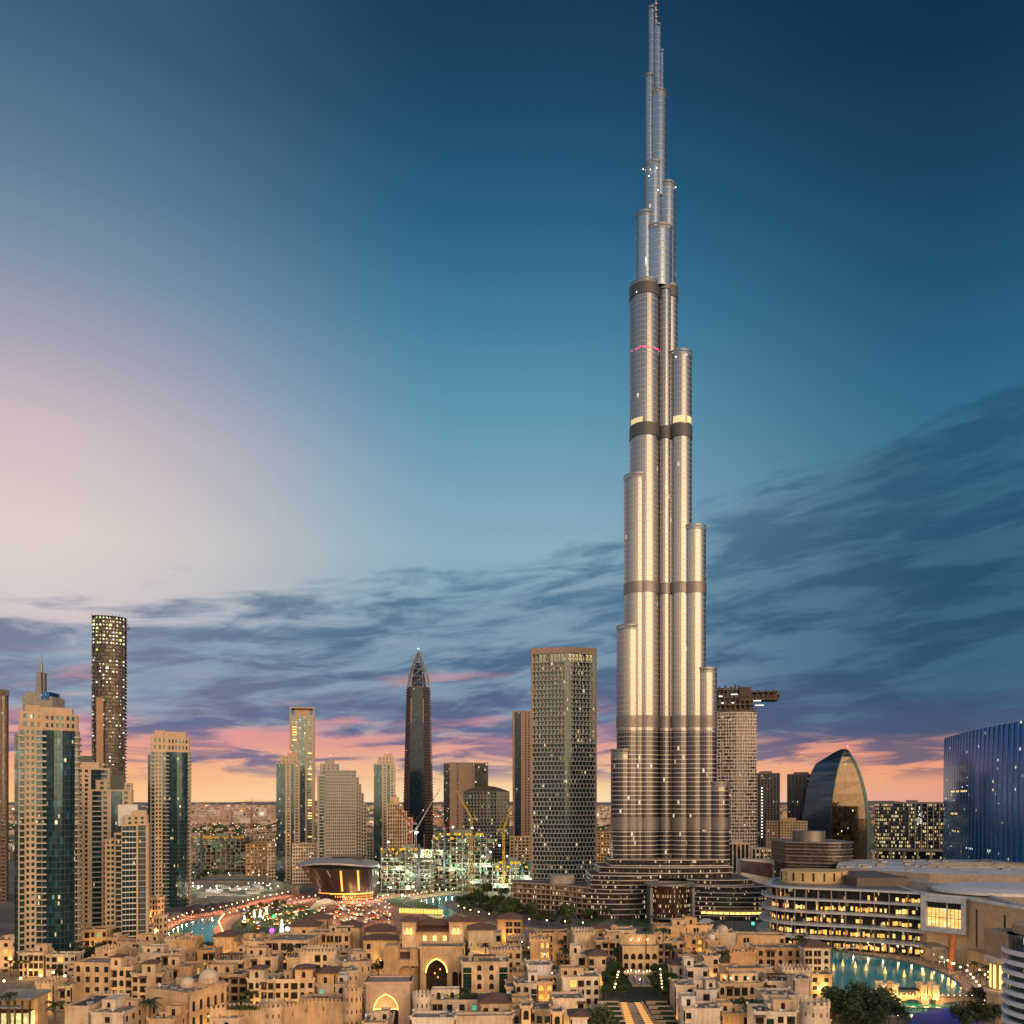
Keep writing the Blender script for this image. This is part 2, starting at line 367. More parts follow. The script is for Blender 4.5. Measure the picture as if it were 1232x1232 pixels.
LAKE_R = smooth_poly(px_poly([(975, 1150), (1000, 1143.5), (1035, 1149), (1080, 1156), (1120, 1166), (1150, 1181), (1160, 1196), (1150, 1212), (1110, 1225), (1040, 1222), (985, 1212), (970, 1180)]))
def lake(poly, nm):
    sheet(nm + '_water', poly, .12, WATER)
    mb = MB(); mb.ring(poly, 2.2, .0, .75, 0, -.02); tag(mb.build(nm + '_pavement_kerb', PAVE), kind='structure')
lake(LAKE_L, 'canal'); lake(LAKE_M, 'basin'); lake(LAKE_R, 'lake')
sheet('promenade_path', px_poly([(172, 1140), (190, 1118), (222, 1101), (262, 1092), (310, 1083), (350, 1074), (372, 1077), (330, 1087), (292, 1096), (272, 1104), (268, 1118), (280, 1134), (262, 1136), (258, 1120), (266, 1102), (235, 1105.5), (208, 1115), (192, 1132)]), .09, REDPAVE)
sheet('boulevard_road', px_poly([(345, 1082), (420, 1083), (520, 1070), (560, 1062), (562, 1066), (480, 1082), (440, 1092), (345, 1088)]), .10, REDPAVE)
sheet('park_lawn', smooth_poly(px_poly([(278, 1118), (292, 1103), (320, 1094), (362, 1089), (385, 1098), (380, 1112), (350, 1124), (300, 1128)])), .13, GRASS)
sheet('terrace_lawn', px_poly([(458, 1082), (487, 1079), (529, 1092), (518, 1097), (478, 1092)]), .5, GRASS)
sheet('fairground_pavement', px_poly([(375, 1085), (470, 1084), (520, 1100), (500, 1125), (390, 1128), (360, 1110)]), .07, REDPAVE)
sheet('entrance_lawn', px_poly([(690, 1112), (720, 1103), (735, 1104), (712, 1116)]), .14, GRASS)
sheet('side_lawn', px_poly([(744, 1104), (790, 1107), (780, 1116), (738, 1111)]), .14, GRASS)
sheet('site_ground', px_poly([(215, 1085), (225, 1052), (345, 1050), (365, 1068), (352, 1074), (300, 1084), (240, 1093)]), .05, SITE)
sheet('works_ground', px_poly([(448, 1088), (455, 1050), (620, 1045), (625, 1066), (560, 1072), (520, 1080)]), .05, SITE)
sheet('access_road', px_poly([(215, 1049), (360, 1047), (362, 1051), (215, 1053)]), .08, GREYPAVE)
sheet('parking_road', px_poly([(218, 1098), (228, 1090), (292, 1084), (300, 1088), (250, 1098), (225, 1102)]), .11, ASPH)
sheet('harbour_pavement', px_poly([(1040, 1148), (1120, 1158), (1175, 1180), (1185, 1205), (1175, 1225), (1230, 1225), (1290, 1190), (1290, 1160), (1110, 1145)]), .06, PAVE)

# ------------------------------------------------------------------ tower kit
RAIL = solid('rail_glass', (.16, .17, .165), .3, .3, .1)
def face_yaw(px): return -math.degrees(math.atan((px - 616) / F)) * .88
DARKMULL = solid('dark_mullion', (.05, .065, .068), .5, .2, .1)
class Tower:
    """collects volumes of one building; finish() turns them into its parts"""
    def __init__(s, label, loc, yaw=0, name='apartment_tower', cat='tower', wall=None, glz=None, group=None, mull=None, bal=None):
        s.t = thing(name, label, cat, loc, R(yaw), group); s.w = MB(); s.g = MB(); s.mu = MB(); s.r = MB(); s.b = []
        s.wm = wall or TOWERSTONE; s.gm = glz or TEALG; s.mm = mull or DARKMULL; s.bm = bal or WHITEP; s.fh = 3.7
    def edge(s, p0, p1, z0, z1, bays, fh=None, proud=.45):
        fh = fh or s.fh; L = math.hypot(p1[0] - p0[0], p1[1] - p0[1]); tot = sum(w for w, k in bays)
        n = max(1, round((z1 - z0) / fh)); h = (z1 - z0) / n; a = 0.0; ang = math.atan2(p1[1] - p0[1], p1[0] - p0[0])
        for w, k in bays:
            b = a + w / tot * L
            if k == 'p': s.w.ebox(p0, p1, .1, proud, a, b, z0, z1)
            elif k in 'wv':
                q = .42 if k == 'w' else .22
                for i in range(n): s.w.ebox(p0, p1, .1, proud - .004, a, b, z0 + i * h, z0 + (i + q) * h)
            elif k in 'gG':
                for i in range(n): s.mu.ebox(p0, p1, .05, .10, a, b, z0 + i * h - .12, z0 + i * h + (.16 if k == 'g' else .7))
                if b < L - .1: s.mu.ebox(p0, p1, .05, .14, b - .06, b + .06, z0, z1)
            elif k == 'b':
                d = ((p1[0] - p0[0]) / L, (p1[1] - p0[1]) / L); mid = (a + b) / 2
                for i in range(n):
                    s.w.ebox(p0, p1, .1, .12, a, b, z0 + i * h, z0 + (i + .12) * h)
                    s.b.append((p0[0] + d[0] * mid, p0[1] + d[1] * mid, z0 + i * h, ang, round(b - a, 2)))
            a = b
    def vol(s, poly, z0, z1, bays, fh=None, parapet=1.2, proud=.45, smooth=False):
        """bays: one list for every edge, or a list of lists, one per edge"""
        s.g.prism(poly, z0, z1, smooth=smooth)
        for k in range(len(poly)):
            bb = bays[k % len(bays)] if bays and isinstance(bays[0], list) else bays
            if bb: s.edge(poly[k], poly[(k + 1) % len(poly)], z0, z1, bb, fh, proud)
        s.r.face([(x, y, z1 + .05) for x, y in offset(poly, -.2)])
        if parapet: s.w.ring(poly, proud, z1, z1 + parapet, 0, .2)
    def finish(s):
        s.w.build('wall', s.wm, s.t); s.g.build('glazing', s.gm, s.t); s.mu.build('mullion_grid', s.mm, s.t); s.r.build('roof', ROOFTAN, s.t)
        cache = {}; rest = MB()
        s.b.sort(key=lambda b: b[1])
        for i, (x, y, z, a, w) in enumerate(s.b):
            if i < 95:
                if w not in cache:
                    mb = MB(); mb.box(-w / 2 - .25, w / 2 + .25, -1.5, .1, -.14, .14); mb.box(-w / 2 - .25, w / 2 + .25, -1.5, -1.42, .14, .85, 1)
                    mb.box(-w / 2 - .25, -w / 2 - .17, -1.42, .1, .14, .85, 1); mb.box(w / 2 + .17, w / 2 + .25, -1.42, .1, .14, .85, 1); cache[w] = mb.mesh('balcony', [s.bm, RAIL])
                put('balcony', cache[w], s.t, (x, y, z), a)
            else:
                d = Vector((math.cos(a), math.sin(a))); p = Vector((x, y)); p0 = p - d * (w / 2 + .25); p1 = p + d * (w / 2 + .25)
                rest.ebox(p0, p1, .1, 1.5, 0, w + .5, z - .14, z + .14); rest.ebox(p0, p1, -1.42, 1.5, 0, w + .5, z + .14, z + .85, 1)
        rest.build('balcony', [s.bm, RAIL], s.t, stuff=True)
        return s.t
def bays(spec):
    return [(float(q[1:]), q[0]) for q in spec.split()]
def rep(spec, n): return bays(' '.join([spec] * n))

def residence(label, x0, x1, yt, yg, Y, yaw=0, group=None, fh=3.7):
    """sandstone slab with balconies and a bowed teal glass bay"""
    yaw = yaw or face_yaw((x0 + x1) / 2); W = (x1 - x0) / F * Y * math.cos(R(yaw)); k = W / 75.0; H = gz(yt, Y); HG = gz(yg, Y)
    t = Tower(label, (gx((x0 + x1) / 2, Y), Y, 0), yaw, group=group)
    ux = lambda u: (u - 37.5) * k
    t.g.prism(rect(ux(0), ux(6), 5, 24), 0, HG - 3)
    t.edge((ux(0), 5), (ux(6), 5), 0, HG - 3, bays('g1 g1'), fh); t.r.box(ux(0), ux(6), 5, 24, HG - 3, HG - 2.2)
    t.vol(rect(ux(6), ux(33), 0, 27), 0, HG, [bays('p1 b6 p2 w3.6 p2.6 w3.6 p2.4 b6.4 p.6'), rep('w2 p2', 6), rep('p2 w2', 7), rep('p2 w2', 7)], fh)
    bow = [(ux(33), 0)] + [(ux(33 + 38.5 * i / 8), -3.6 * math.sin(math.pi * i / 8) - .8) for i in range(1, 8)] + [(ux(71.5), 0), (ux(71.5), 26), (ux(33), 26)]
    n = len(bow); t.vol(bow, 0, HG, [bays('g1 g1')] * 8 + [None, rep('w2 p2', 6), None], fh)
    t.vol(rect(ux(71.5), ux(75), 1, 25), 0, HG, [bays('p.5 b4 p.5'), rep('b4 p2', 4), rep('w2 p2', 3), None], fh)
    # balconies that overhang the glass bow on its left edge
    for i in range(int(HG / fh)):
        t.b.append((ux(35.5), -1.2, i * HG / int(HG / fh), 0.0, round(4.5 * k, 2)))
    c = [(ux(30), 1.2)] + [(ux(36 + 36 * i / 6), 1.2 - 2.6 * math.sin(math.pi * i / 6)) for i in range(7)] + [(ux(73.5), 1.2), (ux(73.5), 22), (ux(30), 22)]
    zc = HG + (H - HG) * .62
    t.vol(c, HG, zc, [bays('p1 w2 p1')] * 9 + [rep('w2 p2', 5), rep('w2 p2', 6), None], (zc - HG) / 2)
    t.vol(rect(ux(7), ux(44), 1, 24), HG, zc + 1, [rep('p2 w2', 4) + bays('p2'), rep('w2 p2', 5), rep('w2 p2', 5), rep('w2 p2', 5)], (zc - HG) / 2)
    t.w.prism([(ux(30), 4), (ux(68), 4), (ux(68), 20), (ux(30), 20)], zc, H); t.w.box(ux(36), ux(46), 3.4, 4, zc + 1.2, H - 1.4)
    t.w.box(ux(12), ux(30), 6, 20, zc, H + 1.2)
    return t.finish()

def simple_tower(label, x0, x1, yt, Y, depth, front, side, yaw=0, wall=None, glz=None, fh=3.7, name='apartment_tower', cat='tower', group=None, z0=0, extra=None, mull=None, parapet=1.2):
    yaw = yaw or face_yaw((x0 + x1) / 2); W = (x1 - x0) / F * Y * math.cos(R(yaw)); H = gz(yt, Y)
    t = Tower(label, (gx((x0 + x1) / 2, Y), Y, z0), yaw, name, cat, wall, glz, group, mull)
    t.vol(rect(-W / 2, W / 2, 0, depth), 0, H, [front, side, front, side], fh, parapet)
    if extra: extra(t, W, H)
    return t.finish()

# ---- the left-hand towers
residence('tall sandstone tower with bowed teal glass front rising over the lower left houses', 18, 93, 850, 879, 489)
residence('slimmer sandstone and teal glass tower standing alone beside the canal', 178, 228, 880, 905, 770)

def extra_c(t, W, H):
    t.vol(rect(-W * .32, W * .1, 3, 18), H, H + 7, rep('p2 w2', 2) + bays('p2')); t.mu.box(W * .0, W * .34, 2, 14, H, H + 12)
    t.vol(rect(W * .34, W * .5, 1, 14), H - 1, H + 5, bays('p1 w2 p1'))
simple_tower('sandstone tower with a dark glass strip, half hidden behind the tallest left sandstone tower', 90, 131, 926, 640, 26, bays('p3 w2 p2 w2 p2 g7 b4 p1'), rep('w2 p2', 6), extra=lambda t, W, H: (t.w.box(-W * .5, W * .2, 4, 20, H, H + 6), t.mu.box(-W * .5, 0, 6, 18, H + 6, H + 11)))
simple_tower('stepped sandstone tower with small square windows just behind the white gridded tower', 107, 158, 952, 600, 26, bays('p2 b5 p1 w2 p2 g6 p1 w2 p2'), rep('w2 p2', 6), extra=extra_c)

def grid_tower():
    Y = 556; s = Y / F * .91; cx = 154; ux = lambda p: (p - cx) * s
    t = Tower('white gridded residential tower with a tall dark glass strip near the canal', (gx(cx, Y), Y, 0), face_yaw(cx), mull=WHITEP)
    H1, H2, H3 = gz(1006, Y), gz(994, Y), gz(983, Y)
    t.vol(rect(ux(127), ux(138), 3, 24), 0, H1 - 3, [bays('p1 w2 p1 w2 p.6'), rep('w2 p2', 5), rep('w2 p2', 2), rep('w2 p2', 5)])
    t.vol(rect(ux(138), ux(147), 1, 24), 0, H1 + 1, [bays('p.8 b5 p.8'), None, None, None])
    t.vol(rect(ux(147), ux(164), 0, 22), 0, H2, [bays('G3 G3 G3 G3'), None, rep('w2 p2', 3), rep('w2 p2', 4)])
    t.vol(rect(ux(164), ux(178), -.6, 22), 0, H2 + .5, [bays('p2.2 g2 g2 g2 g2 p2.2'), rep('w2 p2', 5), rep('w2 p2', 2), None])
    t.vol(rect(ux(150), ux(177), 2, 18), H2, H3, [rep('p3 w2.5', 3) + bays('p3'), rep('w2 p2', 3), None, None])
    t.mu.box(ux(141), ux(165), 8, 18, H2, gz(968, Y)); t.w.box(ux(160), ux(176), 4, 16, H3, gz(975, Y))
    t.vol(rect(ux(178), ux(184), 2, 18), 0, 12, bays('p1 w2 p1'))
    return t.finish()
grid_tower()

def lit_concrete_tower():
    """curved concrete tower under construction, work lamps on every upper floor"""
    Y = 900; s = Y / F * .92; W = 41 * s; H = gz(741, Y); cx = 131
    t = thing('unfinished_tower', 'dark curved unfinished tower with greenish work lights glowing on its top floors', 'tower', (gx(cx, Y), Y, 0), R(face_yaw(cx)))
    poly = [(-W / 2, 6)] + [(-W / 2 + W * i / 10, 6 - 8 * math.sin(math.pi * (i + 1.5) / 13)) for i in range(0, 11)] + [(W / 2, 24), (-W / 2, 26)]
    g = MB(); g.prism(offset(poly, -1.6), 0, H - 2); g.build('core', UNFG, t)
    sl = MB(); lamps = []; n = int(H / 3.9); top = H
    for i in range(n):
        z = (i + 1) * H / n; r = random.random()
        sl.prism(offset(poly, .0), z - .45, z, 0, True, None, False, True)
        if random.random() < .9:
            for k in range(1, 11):
                if random.random() < .55: sl.ebox(poly[k], poly[k + 1], .3, .0, 0, 2.2 * random.random() + .4, z - 3.9, z - .4)
    sl.build('floor_slab', DCONC, t)
    pn = MB(); pn.box(-W / 2 + 5, -W / 2 + 12, -3.4, -1, 20, gz(840, Y)); pn.build('render_panel', TAN, t)
    lm = []
    for i in range(n):
        z = (i + .5) * H / n; fr = z / H; dens = .85 if fr > .90 else (.30 if fr > .45 else .10)
        if .80 < fr < .90: dens = .22
        for k in range(1, 11):
            if random.random() < dens: lm.append((poly[k], poly[k + 1], z, fr))
    random.shuffle(lm); 
    for idx in range(min(100, len(lm))):
        a, b, z, fr = lm[idx]; mb = MB(); q = random.uniform(.5, 1.2) if fr > .8 else random.uniform(.3, .7)
        mb.ebox(a, b, 1.35, -1.2, .5, .5 + q * 2.2, z - 1.1 * q, z + 1.0 * q); mb.build('lit_bay', EGRW if fr > .82 else EWORK, t)
    mb = MB()
    for a, b, z, fr in lm[100:]: mb.ebox(a, b, 1.35, -1.2, .8, 2.0, z - .6, z + .6)
    mb.build('lit_bay', EWORK, t, stuff=True)
    cr = MB(); cr.box(W / 2 - 1, W / 2 + 3.5, 3, 8, H - 12, H - 11); cr.tube((W / 2 + 3, 5, H - 11), (W / 2 + 1, 5, H - 6), .3)
    for k in range(1, 11): cr.ebox(poly[k], poly[k + 1], .2, .1, 0, .3, H, H + 1.5 + random.random())
    cr.build('edge_platform', DARKM, t)
UNFG = glass('unfinished_glass', (.05, .05, .05), .2, .3, 2.5, 3.9, .05, (.8, 1, .75), .5, .9)
EGRW = emit('green_work_light', (.72, .9, .42), .85); EWORK = emit('work_light', (.95, .95, .80), 1.5)
lit_concrete_tower()

def spire_tower():
    Y = 1450; s = Y / F; X0 = gx(43, Y)
    t = thing('office_tower', 'far grey office tower with a needle spire peeking above the left sandstone tower', 'tower', (X0, Y, 0))
    ux = lambda p: (p - 43) * s
    w = MB(); w.box(ux(27), ux(63), 0, 40, 0, gz(838, Y)); w.box(ux(28), ux(59), 6, 36, gz(838, Y), gz(832, Y)); w.build('wall', CONC, t)
    g = MB(); g.box(ux(49.5), ux(59.3), -.4, 30, gz(842, Y), gz(832.6, Y)); g.build('glazing', BLUEG, t)
    m = MB(); m.loft([[(ux(38), 10, gz(833, Y)), (ux(46), 10, gz(833, Y)), (ux(46), 24, gz(833, Y)), (ux(38), 24, gz(833, Y))], [(ux(39), 12, gz(807, Y)), (ux(44.6), 12, gz(807, Y)), (ux(44.6), 22, gz(807, Y)), (ux(39), 22, gz(807, Y))]])
    m.box(ux(46.4), ux(48.6), 13, 20, gz(833, Y), gz(808, Y)); m.build('blade', GREYM, t)
    sp = MB(); sp.tube((ux(43.2), 17, gz(807, Y)), (ux(43.4), 17, gz(783, Y)), 2.8, .3, 8); sp.tube((ux(30), 10, gz(832, Y)), (ux(30.6), 10, gz(826, Y)), .3); sp.build('spire', GREYM, t)
spire_tower()
simple_tower('dark reddish tower with a crane cradle cut by the left edge of the photo', -30, 7, 836, 800, 30, rep('G2 p1', 7), rep('G2 p1', 6), wall=DCONC, glz=glass('rust_glass', (.06, .05, .05), .4, .1, 2, 3.6, .05, (.9, 1, .8), .8), fh=3.6, mull=TAN, extra=lambda t, W, H: t.w.box(W * .1, W / 2 + 2, -1, 8, H, H + 6))

# ---- the middle distance
RES_BAY = bays('p1 b4 p1 w2 p1 w2 p1 g5 p1 b3 p1')
def slender(label, x0, x1, yt, ysh, Y, beacon):
    W = (x1 - x0) / F * Y; H = gz(ysh, Y); HT = gz(yt, Y)
    t = Tower(label, (gx((x0 + x1) / 2, Y), Y, 0), face_yaw((x0 + x1) / 2))
    t.vol(rect(-W * .5, -W * .12, -1, 22), 0, H, [bays('g1 g1 g1 g1'), rep('w2 p2', 5), rep('w2 p2', 3), rep('g1', 6)])
    t.vol(rect(-W * .12, W * .5, 0, 22), 0, H, [bays('p1.6 w2 p1.4 g2.6 p1.2 w2 p1.6'), rep('w2 p2', 5), rep('w2 p2', 5), None])
    t.vol(rect(-W * .32, W * .42, 3, 18), H, H + (HT - H) * .6, rep('p2 w1', 4) + bays('p2')); t.w.box(-W * .02, W * .38, 5, 16, H + (HT - H) * .6, HT)
    o = t.finish()
    if beacon:
        b = MB(); b.dome((W * .1, 8, HT + .8), 1.1, 1.1, 10, 6, 0, True); b.tube((W * .1, 8, HT), (W * .1, 8, HT + .5), .2); b.build('beacon', ERED, o)
    return o
slender('sandstone tower with red beacon standing in front of the tall open-crowned tower', 333, 360, 905, 919, 1010, True)
slender('slim sandstone tower with red beacon standing left of the dark pointed tower', 450, 475, 906, 920, 1000, True)

def crown_tower():
    Y = 1230; s = Y / F; W = 28.5 * s; H = gz(861, Y); HT = gz(851, Y)
    t = Tower('tall slim tower with blue glass stripe, yellow lit rooms and an open square crown', (gx(363.5, Y), Y, 0), face_yaw(363), glz=glass('striped_glass', (.05, .10, .14), .5, .08, 2.6, 3.9, .05, (1, .75, .3), 1.5))
    t.vol(rect(-W / 2, W / 2, 0, 28), 0, H, [bays('p2 v4 p1.4 g2.5 g2.5 p1.4 v4 p2'), rep('w3 p2', 4), rep('w3 p2', 5), rep('w3 p2', 4)], 3.9)
    for x in (-W / 2, W / 2 - 2): t.w.box(x, x + 2, 0, 2, H, HT - 1.6); t.w.box(x, x + 2, 25, 27, H, HT - 1.6)
    t.w.box(-W / 2, W / 2, 0, 27, HT - 1.6, HT + .4); t.w.box(-W * .3, W * .3, 5, 22, H, HT - 3)
    o = t.finish(); lp = MB(); rr = random.Random(4); k = 0
    for i in range(3, int(H / 3.9)):
        if rr.random() < .30:
            z = i * H / round(H / 3.9) + .22 * 3.9 + .1; x = rr.choice((-.43, .20)) * W
            mb = MB(); mb.box(x + 1, x + .2 * W, -.12, -.02, z + .9, z + 2.4); mb.build('lit_window', EYELW, o)
    return o
crown_tower()

def stepped_tower():
    Y = 960; s = Y / F; cx = 411; ux = lambda p: (p - cx) * s
    t = Tower('broad grey-beige tower block whose gridded right shoulder steps down, red beacon on top', (gx(cx, Y), Y, 0), face_yaw(cx), wall=TOWERGREY, glz=DARKG)
    dense = rep('p1 w1.5', 14) + bays('p1')
    t.vol(rect(ux(383), ux(392), 2, 26), 0, gz(934, Y), [bays('p1 b3 p1'), None, None, rep('b3 p1', 6)])
    t.vol(rect(ux(392), ux(428), 0, 28), 0, gz(928, Y), [dense, None, rep('p1 w2', 10), None])
    for a, b, y in ((428, 431, 936), (431, 434, 944), (434, 437, 955), (437, 440.5, 968)):
        t.vol(rect(ux(a), ux(b), .6, 27), 0, gz(y, Y), [bays('p.8 v3 p.6'), rep('p1 v3', 6), bays('p1 v3 p1'), None], 4.2)
    t.vol(rect(ux(386), ux(407), 5, 22), gz(928, Y) - 3, gz(920, Y), rep('p2 w1', 4))
    t.w.box(ux(391), ux(402), 7, 20, gz(920, Y), gz(915, Y)); t.w.box(ux(396), ux(399), 9, 16, gz(915, Y), gz(910, Y))
    o = t.finish(); b = MB(); b.dome((ux(397.5), 10, gz(908.5, Y)), 1.2, 1.2, 10, 6, 0, True); b.tube((ux(397.5), 10, gz(910, Y)), (ux(397.5), 10, gz(909, Y)), .2); b.build('beacon', ERED, o)
stepped_tower()

def low_stepped():
    Y = 940; s = Y / F; cx = 480; ux = lambda p: (p - cx) * s
    t = Tower('cream stepped mid-rise with gridded windows at the foot of the dark pointed tower', (gx(cx, Y), Y, 0), face_yaw(cx), wall=CREAM, glz=DARKG)
    for a, b, y in ((466, 484, 968), (484, 489, 977), (489, 496, 985)):
        t.vol(rect(ux(a), ux(b), 0, 22), 0, gz(y, Y), [rep('p1 v2', max(2, int((b - a) / 3))) + bays('p1'), rep('p1 v2', 5), None, None], 4.4)
    t.w.box(ux(470), ux(480), 5, 18, gz(968, Y), gz(959, Y)); t.w.box(ux(473), ux(477), 7, 14, gz(959, Y), gz(956, Y))
    t.finish()
low_stepped()

def dart_tower():
    """dark tapering tower that ends in a lattice spire"""
    Y = 1180; s = Y / F; X = gx(503.5, Y)
    t = thing('pointed_tower', 'dark blue-black tapering tower with scaled edges and a pointed lattice crown', 'tower', (X, Y, 0))
    prof = [(1010, 16.2), (960, 16.2), (930, 15.6), (900, 14.8), (870, 14.0), (845, 13.3), (828, 12.8)]
    def oct_(w, z, f=1.0):
        w *= s; c = .55
        return [(-w, -w * c, z), (-w * c, -w, z), (w * c, -w, z), (w, -w * c, z), (w, w * c, z), (w * c, w, z), (-w * c, w, z), (-w, w * c, z)]
    g = MB(); g.loft([oct_(w, gz(y, Y) if y < 1010 else 0) for y, w in prof]); g.build('glazing', glass('night_glass', (.014, .034, .058), .5, .08, 2.2, 4, .006, (1, .8, .5), 1.0, blinds=.4), t)
    sc = MB()                                                   # scale-like balconies up the four canted corners
    for sx in (-1, 1):
        for sy in (-1, 1):
            z = 8.0; 
            while z < gz(832, Y):
                y = HZ - (z - CAMZ) / Y * F; w = 16.2 if y > 960 else 16.2 - (960 - y) / 132 * 3.4; w *= s
                x0, y0 = sx * w * .98, sy * w * .55; x1, y1 = sx * w * .55, sy * w * .98
                ex, ey = sx * .9, sy * .9
                sc.hexa(flip4([(x0, y0), (x0 + ex, y0 + ey), (x1 + ex, y1 + ey), (x1, y1)], z), flip4([(x0, y0), (x0 + ex * 1.6, y0 + ey * 1.6), (x1 + ex * 1.6, y1 + ey * 1.6), (x1, y1)], z + 2.7)); z += 4.2
    sc.build('corner_bay', solid('brown_bronze', (.12, .085, .075), .5, .3), t)
    rb = MB()
    for sx in (-1, 1): rb.tube((sx * 8.8 * s, -16.4 * s, 0), (sx * 7.1 * s, -13.0 * s, gz(842, Y)), .9, .9, 4)
    rb.build('rib', TAN, t)
    cr = MB(); cp = [(828, 12.8), (815, 11.2), (806, 8.7), (797, 5.6), (790, 3.0), (784, .4)]
    rings = [oct_(w, gz(y, Y)) for y, w in cp]
    for A, B in zip(rings, rings[1:]):
        for k in range(8): cr.tube(A[k], B[k], .75, .6, 4); cr.tube(A[k], A[(k + 1) % 8], .45, .45, 4); cr.tube(A[k], B[(k + 1) % 8], .35, .35, 4)
    cr.tube((0, 0, gz(800, Y)), (0, 0, gz(781, Y)), .9, .3, 5); cr.build('lattice_crown', solid('crown_steel', (.22, .2, .19), .5, .4), t)
    ic = MB(); ic.loft([oct_(9.5, gz(828, Y)), oct_(7, gz(812, Y)), oct_(3, gz(798, Y))]); ic.build('crown_core', DARKG, t)
    bc = MB(); bc.dome((0, 0, gz(780.5, Y)), .9, .9, 8, 5, 0, True); bc.build('beacon', EWHITE, t)
def flip4(q, z):
    a = sum(p[0] * r[1] - r[0] * p[1] for p, r in zip(q, q[1:] + q[:1])); q = q if a > 0 else q[::-1]
    return [(x, y, z) for x, y in q]
dart_tower()

simple_tower('tan office slab with a dark glass left edge and sparse square windows', 534, 571, 919, 1300, 30, bays('g7 p8 w2 p16 w2 p1'), rep('p2 w2', 5), wall=TAN, glz=DARKG, fh=4, name='office_block', cat='office block', parapet=2)
simple_tower('dark glass office block joined behind the tan slab, lit windows under its roof', 566, 587, 919, 1330, 40, rep('g2', 7), rep('p2 w2', 5), wall=TAN, glz=glass('office_dark', (.03, .035, .045), .4, .1, 2.5, 4, .05, (1, .85, .6), 1.5), fh=4, name='office_block', cat='office block', parapet=2)
def lattice_block():
    Y = 1050; s = Y / F; W = 55 * s; H = gz(953, Y)
    t = thing('apartment_block', 'rounded-roof block with a woven window lattice, left of the tall woven tower', 'apartment block', (gx(585, Y), Y, 0))
    woven(t, W, H, 9, 30, 14, 15, 4.3, TOWERGREY)
    rf = MB(); n = 10
    for i in range(n):
        a = -W / 2 + W * i / n; b = a + W / n; za = H + 8 * math.cos(math.pi * (i / n - .5)) ** .8 if 0 < i < n else H + 1; zb = H + 8 * math.cos(math.pi * ((i + 1) / n - .5)) ** .8 if i + 1 < n else H + 1
        rf.hexa([(a, -1, H), (b, -1, H), (b, 30, H), (a, 30, H)], [(a, -1, za), (b, -1, zb), (b, 30, zb), (a, 30, za)])
    rf.build('roof', DARKM, t)
def z_lo(i, n): return i > n * .62
def woven(t, W, H, bulge, depth, cols, seg, fh, wm, lit=None, gm=None):
    """brick-bond lattice of frames before dark glass"""
    front = [(-W / 2 + W * i / cols, -bulge * math.sin(math.pi * i / cols)) for i in range(cols + 1)]
    poly = front + [(W / 2, depth), (-W / 2, depth)]
    g = MB(); g.prism(poly, 0, H); g.build('glazing', gm or glass('lattice_glass', (.014, .044, .054), .4, .1, W / cols / 2, fh, .06, (1, .74, .25), .8, .9), t)
    fr = MB(); n = round(H / fh); h = H / n
    for i in range(n + 1): fr.ring(poly, .55, i * h - .36, i * h + .36, 0, .05)
    for i in range(n):
        for k in range(cols):
            a, b = front[k], front[k + 1]; L = math.hypot(b[0] - a[0], b[1] - a[1]); o = 0 if i % 2 else L / 2
            fr.ebox(a, b, .05, .5, max(0, o - .36), o + .36, i * h + .42, (i + 1) * h - .42)
            fr.ebox(a, b, .05, .3, o + .45 if o == 0 else o - L * .5 + .1, o + L * .42 if o == 0 else o - .4, i * h + .4, (i + (.55 if z_lo(i, n) else .2)) * h)
        for p0, p1 in ((poly[cols], poly[cols + 1]), (poly[-1], poly[0])):
            L = math.hypot(p1[0] - p0[0], p1[1] - p0[1])
            for q in range(int(L / 4)): fr.ebox(p0, p1, .05, .5, q * 4 + (0 if i % 2 else 2), q * 4 + 1 + (0 if i % 2 else 2), i * h + .42, (i + 1) * h - .42)
    fr.build('lattice_frame', wm, t); return front
lattice_block()
simple_tower('slim tan tower with a dark glass stripe, tucked left of the woven tower', 617, 643, 857, 1200, 30, bays('p1.4 g5 p1 p2 w1.2 p1.2 w1.2 p1.2 w1.2 p1.4'), rep('p2 w2', 6), wall=TAN, glz=DARKG, fh=4, parapet=2)

def woven_tower():
    Y = 860; s = Y / F; W = 77 * s; H = gz(787, Y)
    t = thing('woven_tower', 'broad tower wrapped in a woven brick-like window lattice with a lit top floor', 'tower', (gx(678.5, Y), Y, 0))
    front = woven(t, W, H, 7, 30, 18, 22, 4.7, solid('lattice_stone', (.42, .41, .37), .8, 0, .1))
    rim = MB(); pl = front + [(W / 2, 30), (-W / 2, 30)]; rim.ring(pl, .9, H + .4, H + 6, 0, .6)
    for x in (-W / 2, W / 2): rim.box(x - .9, x + .9, -.6, 1.2, 0, H + .4)
    rim.build('crown_rim', TAN, t)
    r = MB(); r.face([(x, y, H + .5) for x, y in pl]); r.build('roof', ROOFTAN, t)
    for k in range(2, 17):
        if k % 5 == 4: continue
        m = MB(); a, b = front[k], front[k + 1]; m.ebox(a, b, .03, .06, .3, 3.0, H - 8.5, H - 1.2); m.build('lit_window', ECROWN if k > 8 else ECROWN2, t)
    rr = random.Random(5)
    for i in range(46):
        k = rr.randint(3, 16); row = rr.randint(1, 22); z = H - 9.2 - row * H / round(H / 4.7)
        m = MB(); a, b = front[k], front[k + 1]; m.ebox(a, b, .03, .06, .9, 1.7 + rr.random(), z + .5, z + 2.4); m.build('lit_window', ECROWN2 if rr.random() < .8 else ECROWN, t)
ECROWN = emit('crown_light', (.9, .72, .30), .55); ECROWN2 = emit('dim_crown_light', (.62, .60, .30), .30)
woven_tower()
